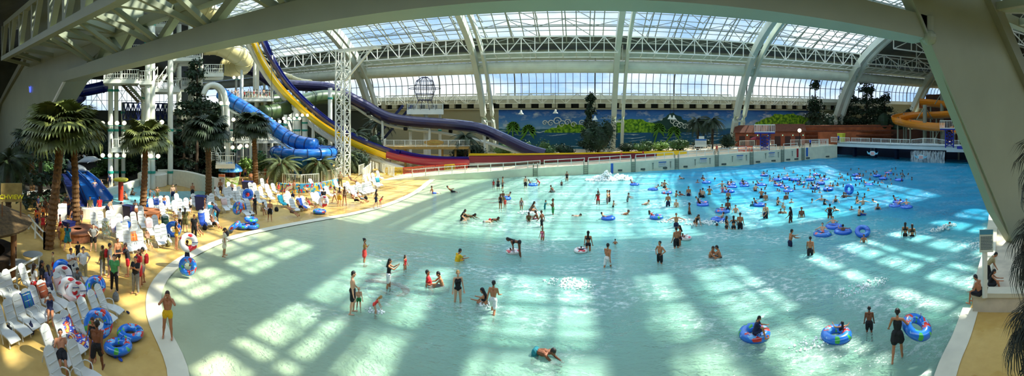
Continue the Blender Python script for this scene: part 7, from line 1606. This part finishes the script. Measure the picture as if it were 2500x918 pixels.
for t in MID[:-1]: P(*t, skin=rs.choice(('tan','tan','fair','brown')), lod=1, hair=rs.choice(('black','black','brown')))
# rings in the pool with riders
def pring(px, py, kind, label, grp=None, s=1.15, rot=None, z=.08): 
    g = G(px, py); return ring(V(g.x, g.y, z), kind, label, grp, s, rot or (0,0,rs.uniform(0,6)))
def rider(px, py, pose, face, out, col, label, s=1.15, h=1.6, skin='tan', grp=None, hair='black', lod=1):
    g = G(px, py); fem = out in ('w1','w2'); f = face+math.degrees(math.atan2(g.x, g.y)); c = col.split('/'); wear = tuple((q[0], c[min(i, len(c)-1)]) for i, q in enumerate(OUT[out]))
    back = V(-math.sin(math.radians(f)), -math.cos(math.radians(f)), 0)*.22*s
    return person(V(g.x, g.y, .06)+back, pose, f, h, label, grp, fem, skin, hair, 'long' if fem else 'short', wear, lod, 1, 'seat', .1)
pring(1842,818,'blue','colourful blue ring ridden by a child in a dark shirt, bottom right',s=1.25); pring(2042,822,'blue','blue ring with a child sunk in its middle, bottom right',s=1.22)
g = G(2232,868); ring(V(g.x,g.y,0)+V(.15,0,1.02), 'blue', 'big blue ring carried under the arm of the person in black',None,1.15,(rr(24),rr(-12),.6))
pring(2106,577,'plain','blue ring tipped up over a child head',rot=(rr(34),0,-.7),s=1.12,z=.38)
pring(1252,617,'red','small white ring with a child under the bending person',s=1.25); pring(1418,614,'red','small white ring beside the person in a dark bikini',s=1.25); pring(1673,583,'red','small white ring right of the waist-deep couple',s=1.3)
for px, py, pose, face, out, col, lab, k in ((1485,535,'intube',60,'m','black','in the sunny patch, left','plain'),(1603,532,'intube',80,'w1','red','in the sunny patch, right','blue'),(1549,452,'intube2',70,'m','brown','nearest the breaking wave','plain'),(1594,464,'intube',-80,'m','red','right of the breaking wave','plain'),(1628,472,'intube2',170,'m','black','with red patches left of the bare-backed person','blue'),(1301,453,'intube2',90,'m','black','alone near the far wall','plain'),(1234,486,'intube2',-90,'m','olive','held by the child in coral red','plain'),(1854,502,'intube2',90,'sh','black','ridden by a dark figure before the crowd','plain'),(1753,538,'intube2',-60,'m','brown','just left of the waist-deep trio','plain'),(1715,496,'intube',90,'m','black','farther of two touching rings in front of the crowd','blue'),(1716,502,'intube2',60,'w1','black','nearer of two touching rings in front of the crowd','plain'),(1725,447,'intube2',90,'m','black','leftmost at the crowd edge','plain'),(1785,451,'intube2',0,'m','black','farther of a touching pair, left part of the crowd','plain'),(1788,458,'intube2',90,'w1','red','nearer of a touching pair, left part of the crowd','plain'),(1781,469,'intube2',90,'m','black','behind the bare-backed person in black','plain'),
   (2008,574,'intube2',180,'m','black','of the floating trio, left','blue'),(2036,556,'intube2',170,'m','black','of the floating trio, back','plain'),(2058,568,'intube2',0,'m','brown','of the floating trio, right','plain'),(2185,505,'intube2',-90,'m','black','of the far trio, left','plain'),(2194,495,'intube2',90,'m','red','of the far trio, back','plain'),(2213,508,'intube2',180,'m','brown','of the far trio, right','plain')):
    pring(px, py, k, 'blue ring '+lab, s=1.35 if py > 540 else 1.2); rider(px, py-1, pose, face, out, col, 'person lying in the ring '+lab, skin=rs.choice(('tan','brown','fair')))
pring(1764,518,'blue','large blue ring in front, pushed by a child leaning over it',s=1.35)
# dense crowd of the deep half
CR = [(1866,429),(1898,440),(1920,437),(1941,440),(1956,449),(1978,440),(2003,449),(2012,440),(1994,428),(1859,453),(1816,449),(1818,455),(1900,453),(1916,459),(1925,468),(2022,463),(1990,459),(2094,437),(2090,428),(2156,437),(2169,424),(2122,453),(2141,430),(2195,441)]
for i, (px, py) in enumerate(CR):
    pring(px, py, 'plain' if i % 4 else 'blue', 'blue ring among the dense crowd in the deep half of the pool', 'rings in the dense crowd', 1.2)
    if i % 5 != 3: rider(px, py-1, rs.choice(('intube','intube2')), rs.uniform(0,360), rs.choice(('m','m','w1')), rs.choice(('black','navy','red','brown')), 'person lounging in a blue ring in the dense deep-end crowd', skin=rs.choice(('tan','brown','fair')), grp='ring riders in the dense crowd', lod=2)
ring(G(2073,462,.6), 'plain', 'blue ring held upright on edge in the dense crowd', None, 1.2, (rr(85),0,rr(-70)))
taken = []
def free(g, r=.55): return all((g-q).length > r for q in taken)
n = 0; tries = 0
while n < 128 and tries < 4000:
    tries += 1
    if rs.random() < .72: px, py = rs.gauss(1985, 95), rs.gauss(446, 15)
    else: px, py = rs.gauss(2150, 60), rs.gauss(430, 9)
    if not (1770 < px < 2285 and 411 < py < 482) or (px < 1850 and py < 425): continue
    g = G(px, py)
    if not free(g): continue
    taken.append(g); n += 1; out = rs.choice(('m','m','m','w1','w2')); h = rs.uniform(1.25,1.8); dep = depth(g.x, g.y); pose = rs.choice(('wade','wade','stand','armsout','armup','stand2','reach','swim' if n % 7 == 0 else 'wade'))
    if pose == 'swim': sk = h*.35-.16
    else: sk = max(.35*h, min(dep, h-.26)); sk = max(sk, h-rs.uniform(.28,.75))
    person(V(g.x, g.y, 0), pose, rs.uniform(0,360), h, 'bather standing in the dense crowd, deep half of the pool', 'bathers in the dense crowd', out != 'm', rs.choice(('tan','tan','fair','brown')), rs.choice(('black','black','brown')), 'long' if out != 'm' else 'short', tuple((q[0], rs.choice(('black','navy','red','teal','brown'))) for q in OUT[out]), 2, 1, 'belly' if pose == 'swim' else 'feet', sk)
# ---- people on the deck
DK = [(228,550,613,'hips',185,'sh','grey/black','broad person in a grey T-shirt, dark shorts and reddish cap, hands on hips',0,1.2),(203,606,692,'hips',165,'st','white/khaki','person in a white T-shirt with a hand on the hip, right of a white polo',0,1.05),(173,610,690,'crossed',150,'st','white/navy','person in a white polo and dark trousers',0,1),(190,592,640,'stand',-30,'st','black/black','person in dark clothes behind the two white tops',1,1),(250,603,674,'stand',-60,'st','olive/grey','person in grey-olive seen from behind, left of the standing group',0,1.1),(268,598,676,'stand',100,'sh','grey/plaid','person with a pale cap, grey top and patterned shorts in the standing group',0,1),(287,585,652,'stand',150,'m','black','sunburnt bare-chested person at the back of the standing group',0,1.2),(279,625,713,'stand2',-170,'st','lime/black','boy-sized person in a green top and black trousers in the standing group',0,1),(312,597,674,'reach',-90,'sh','black/red','person in a black top and red shorts with an arm stretched out',0,1.1),(331,630,716,'crossed',-150,'st','black/grey','person in a black top and grey wide trousers at the front of the standing group',0,1.05),(339,608,700,'stand',-120,'dr','red','person in a long red top in the standing group',0,1),(348,598,694,'stand',-80,'sh','khaki/plaid','person in a tan shirt with a red backpack, right end of the standing group',0,1),
(236,790,914,'walk',20,'m','black','deeply tanned bare back in black shorts, nearest at the bottom left',0,1.05),(226,780,880,'stand2',200,'w1','black','long-haired person hidden behind the nearest bare back',0,1),(83,648,738,'stand',60,'ss','white/red','person in a white top and red skirt in the near rows',0,1),(102,640,736,'stand',100,'dr','black','long dark-haired person in black in the near rows, left of a blue dress',0,1),(118,652,742,'stand2',-40,'dr','navy','person in a dark blue dress seen from behind in the near rows',0,1),(129,618,668,'stand',-90,'sh','khaki/red','person in a tan top at the tallest palm trunk',1,1),
(431,545,609,'crossed',70,'w1','gold','person in a black and gold swimsuit standing at the front of the rows',0,1.05),(474,527,584,'stand',180,'st','black/black','person in a black sleeveless outfit in front of loungers',0,1.05),(452,510,566,'stand',10,'dr','olive','person in an olive wrap seen from behind',1,1),(440,511,560,'stand',20,'st','white/black','person in a loose white shirt left of the olive wrap',1,1),(533,495,546,'bend2',-80,'st','navy/black','person in a long dark robe leaning over a lounger',1,1),(500,485,520,'stand',100,'w1','brown','person standing with long hair in the centre rows',1,1),(465,483,520,'stand',-60,'sh','white/black','person in a white shirt with a black bag in the centre rows',1,1),(622,478,526,'stand',-60,'st','black/brown','person in a dark top standing in front of the centre rows',1,1.1),(659,491,540,'stand',180,'m','black','child in a long black wrap facing the viewer at the wet edge',1,1),(790,462,505,'stand',0,'st','black/white','long-haired person in a black top and white trousers under the bowl slide',1,1),(817,457,497,'walk',-90,'w2','white','person walking left in a pale bikini, left of the yellow wrap',1,1),(829,459,504,'stand',10,'bs','brown/gold','person in a golden yellow wrap skirt seen from behind',1,1),(841,457,502,'hips',-20,'w1','brown','person standing right of the yellow wrap skirt',1,1),(918,464,508,'walk2',60,'tsh','brown/navy','person walking at the far right end of the sand, beside a small child',1,1),(928,482,506,'bend2',60,'w1','coral','small child bending at the far right end of the sand',1,1),(831,418,456,'stand',180,'st','khaki/olive','person in green-grey standing by the fence under the lattice mast',1,1),(870,440,460,'stand',180,'w1','black','person in a black one-piece among the far rows',1,1),(718,440,476,'stand',120,'m','olive','bare-chested person standing in front of the flower-painted wall',1,1.1),(690,450,480,'stand2',60,'w1','brown','person standing in the rows left of the flower-painted wall',1,1),(680,446,476,'stand',-30,'w1','coral','person in coral among the rows below the left fat palm',1,1),(652,436,470,'armup',100,'m','brown','bare-chested person with raised arm below the lone palm',1,1),(730,452,482,'stand',-80,'sh','black/olive','person in dark clothes with a flower hat near the painted wall',1,1),
(566,446,478,'stand',180,'m','navy','bare-chested child between loungers and drink stand',1,1),(538,440,480,'stand',-170,'m','brown','bare-chested person left of the drink stand',1,1.05),(525,458,490,'stand',120,'dr','white','person in white right of the dark palm trunk',1,1),(592,434,462,'stand',90,'w1','coral','person in coral beside the drink stand',1,1),(612,420,452,'stand',-10,'m','brown','bare back walking behind the lone palm',1,1.1),(598,410,440,'stand',150,'m','navy','bare-chested person behind the drink stand',1,1),(586,408,436,'stand',90,'m','red','person at the foot of the walkway behind the stand',1,1),(648,405,440,'stand',30,'sh','red/red','person in lifeguard red near the fence behind the lone palm',1,1),
(470,449,486,'stand',175,'m','black','boy-sized bather standing on the kerb left of the dark palm trunk',1,1),(422,452,494,'stand',170,'m','navy','bare-chested person in navy shorts at the splash pool edge',1,1.05),(384,457,490,'hips',170,'m','olive','sunlit bare-chested person with hands on hips in the splash pool',1,1.05),(376,475,500,'stand',150,'w1','red','person in a red swimsuit between palm and splash pool',1,1),(401,478,512,'stand',0,'m','blue','bare-backed child in blue shorts beside the splash pool',1,1),(262,492,534,'bend2',60,'m','navy','bare back leaning on the splash pool kerb',1,1.1),(231,440,476,'hips',160,'m','white','pale bather standing below the dolphins, left of two',1,1),(247,440,470,'stand',180,'m','orange','bather standing below the dolphins, right of two',1,1),(268,425,458,'stand',180,'st','navy/navy','person in dark clothes behind the mushroom shower',1,1),(220,482,532,'stand',170,'st','olive/plaid','person in a green top beside the play slides',1,1),(243,482,530,'stand',-20,'st','red/khaki','person in a dark red top facing the splash pool',1,1),(290,488,520,'sithug',60,'sh','white','child in a white shirt sitting in the splash pool edge',1,1),(310,465,490,'sithug',-60,'m','brown','bather sitting in the splash pool right of the mushroom shower',1,1),(320,460,478,'sithug',120,'m','brown','bather sitting farther in the splash pool',1,1),(330,490,512,'sithug',0,'m','brown','sunlit bare back sitting on the pool step, left of the sunlit palm',1,1),(430,452,488,'stand',100,'m','yellow','bather in yellow in the shaded splash pool, right side',1,1),(366,462,486,'wade',30,'m','brown','bather in the shaded splash pool behind the palm trunk',1,1),
(153,550,603,'stand2',150,'dr','gold','child in a yellow dress beside the white panel',1,1),(165,549,612,'walk',20,'dr','teal','child in a dark teal dress beside the white panel',1,1),(197,508,553,'stand',-160,'m','plaid','bare-chested person in patterned shorts right of the second palm',1,1.1),(132,596,648,'stand',-40,'sh','khaki/black','x'),(180,608,650,'x',0,'m','black','x')]
for t in DK:
    if t[7] == 'x' or t[6] == 'x': continue
    px, hy, cy, pose, face, out, col, lab, lod, fat = t
    pe = P(px, hy, cy, pose, face, out, col, lab, deck=True, lod=lod, fat=fat, skin='brown' if 'deeply tanned' in lab else rs.choice(('tan','fair','tan')), hair='brown' if 'red' in col else rs.choice(('black','brown','black')))
    if 'backpack' in lab or 'pale cap' in lab:
        mb = MB(); mb.lathe([(.04,0), (.16,.02), (.18,.2), (.14,.4), (.04,.46)], (0,-.2,1.05), 10, Matrix.Diagonal(V(1,.6,1)).to_3x3()); o = mb.build('backpack', cloth('red'), pe); o['label'] = 'red backpack'
for px, py in ((262,640),(350,628),(346,640)):
    pass
# sunbathers on loungers
for px, py, lab, pose, out, col in ((150,866,'sunbather in dark shorts lying on the nearest occupied lounger','recline','m','black'),(122,762,'sunbather in blue reading on a lounger in the second near row','recline2','w1','navy'),(186,690,'sitter in dark shorts bent forward behind the white rings','sithug','sh','grey'),(362,590,'sunbather with crossed legs in the left-centre rows','recline2','m','olive'),(430,538,'sunbather in a bikini in the left-centre rows','recline','w2','gold'),(523,548,'sunbather with an arm behind the head beside the leaning figure','recline2','m','black'),(480,560,'sitter with bare legs behind the person in black','recline','m','brown'),(712,518,'person lying low on the front edge lounger under the bowl','recline','m','brown'),(733,506,'sunbather in blue shorts right of the low one','recline2','m','navy'),(757,500,'sunbather in red beside two empty loungers','recline2','w1','coral'),(868,490,'sunbather in black shorts in the far row','recline2','m','black'),(882,486,'second sunbather in the far row, right of black shorts','recline','m','grey'),(640,515,'sitter wrapped in a pale towel left of the child in black','sithug','sh','khaki'),(858,440,'sitter in the upper far rows','recline','w1','brown'),(905,437,'sunbather at the far right end, upper row','recline','m','black'),(704,458,'sitter in the shaded rows before the flower wall','sithug','w1','coral'),(750,468,'person lying on the sand beneath the stacked rings wall','recline','m','brown')):
    g = G(px, py, .4); person(V(g.x, g.y, .36), pose, 98+R.uniform(-8,14), 1.68, lab, None, out[0] == 'w', R.choice(('tan','fair','tan')), 'black', None if False else 'short', tuple((q[0], col) for q in OUT[out]), 1 if px > 200 else 0, 1, 'seat', 0)
# shaded crowd around the kiosk and play slides; queue on the high deck; far figures
n = 0; tk = []
while n < 30:
    px, py = rs.uniform(88, 180), rs.uniform(515, 585)
    if px > 150 and py > 560: continue
    g = G(px, py, .045)
    if any((g-q).length < .7 for q in tk): continue
    tk.append(g); n += 1; out = rs.choice(('m','m','w1','sh','st','dr')); person(g, rs.choice(('stand','stand2','walk','hips','crossed')), rs.uniform(0,360), rs.uniform(1.2,1.8), 'person in the shaded crowd waiting left of the white panel', 'shaded crowd by the thatched kiosk', out in ('w1','dr'), rs.choice(('tan','brown')), 'black', 'short', tuple((q[0], rs.choice(('black','navy','brown','orange','red','khaki'))) for q in OUT[out]), 2)
for i in range(15):
    D = 72+rs.uniform(0,3); px = 552+i*7.6+rs.uniform(-2,2); g = PD(px, 285, D); g.z = zat(240,70)+.02; out = rs.choice(('m','w1','sh')); person(g, rs.choice(('stand','stand2','hips')), rs.uniform(0,360), rs.uniform(1.5,1.8), 'person queueing on the high white deck left of the yellow flume', 'queue on the high white deck', out == 'w1', 'tan', 'black', 'short', tuple((q[0], rs.choice(('black','navy','red'))) for q in OUT[out]), 2)
for px, D, zf, out, col, face, lab in ((2047,88.8,3.3,'st','blue/navy',180,'person in a light blue shirt standing on the bridge beside the yellow bin'),(1978,84,None,'st','blue/black',180,'person in a light blue shirt on the promenade before the bridge'),(1750,74.5,None,'w1','red',180,'person in red standing on the promenade left of the sunlit paving'),(1570,72,None,'sh','red/red',160,'person in a red shirt sitting behind the railing, right of two'),(1517,70,None,'sh','red/red',160,'person in a red shirt behind the railing, left of two'),(2250,84,3.3,'st','navy/black',180,'x'),(604,69,zat(342,66),'sh','red/black',120,'person in red on the long white walkway'),(660,70,zat(342,66),'sh','pink/black',-90,'person in pink on the long white walkway')):
    if lab == 'x': continue
    g = PD(px, 285, D); g.z = zf if zf is not None else zdk(g.x)+.12; person(g, 'stand', face, 1.72 if px not in (1517,1570) else 1.2, lab, None, out == 'w1', 'tan', 'black', 'short', tuple((q[0], c) for q, c in zip(OUT[out], col.split('/'))), 2 if px < 1900 else 1)
# ---- the 300 people that show largest stay people; the smallest of the dense crowd become one mass
kids = {}
for o in bpy.data.objects:
    if o.parent: kids.setdefault(o.parent.name, []).append(o)
allp = [o for o in bpy.data.objects if o.get('category') == 'person']
rest = [o for o in allp if o.get('group') in ('bathers in the dense crowd', 'ring riders in the dense crowd')]
rest.sort(key=lambda o: -V(o.location.x, o.location.y, 0).length); rest = rest[:max(0, len(allp)-298)]
mb = MB(); ms = []; org = rest[0].location.copy() if rest else None
def loc_mat(o): return Matrix.LocRotScale(o.location, o.rotation_euler, o.scale)
for e in rest:
    ME = loc_mat(e)
    for c in kids.get(e.name, ()):
        Mx = ME@loc_mat(c); m = c.material_slots[0].material
        if m not in ms: ms.append(m)
        mb.cur = ms.index(m); me = c.data; mb.add([Mx@v.co-org for v in me.vertices], [tuple(p.vertices) for p in me.polygons])
        bpy.data.objects.remove(c)
    bpy.data.objects.remove(e)
if rest: o = mb.build('distant_bathers', ms, smooth=True, fix=False); o.location = org; tag(o, 'farthest small heads and shoulders of the dense crowd, toward the bridge and waterfall', 'people', kind='stuff')
bpy.data.scenes.remove(TSC)
for o in bpy.data.objects:
    if '_w' in o: del o['_w']
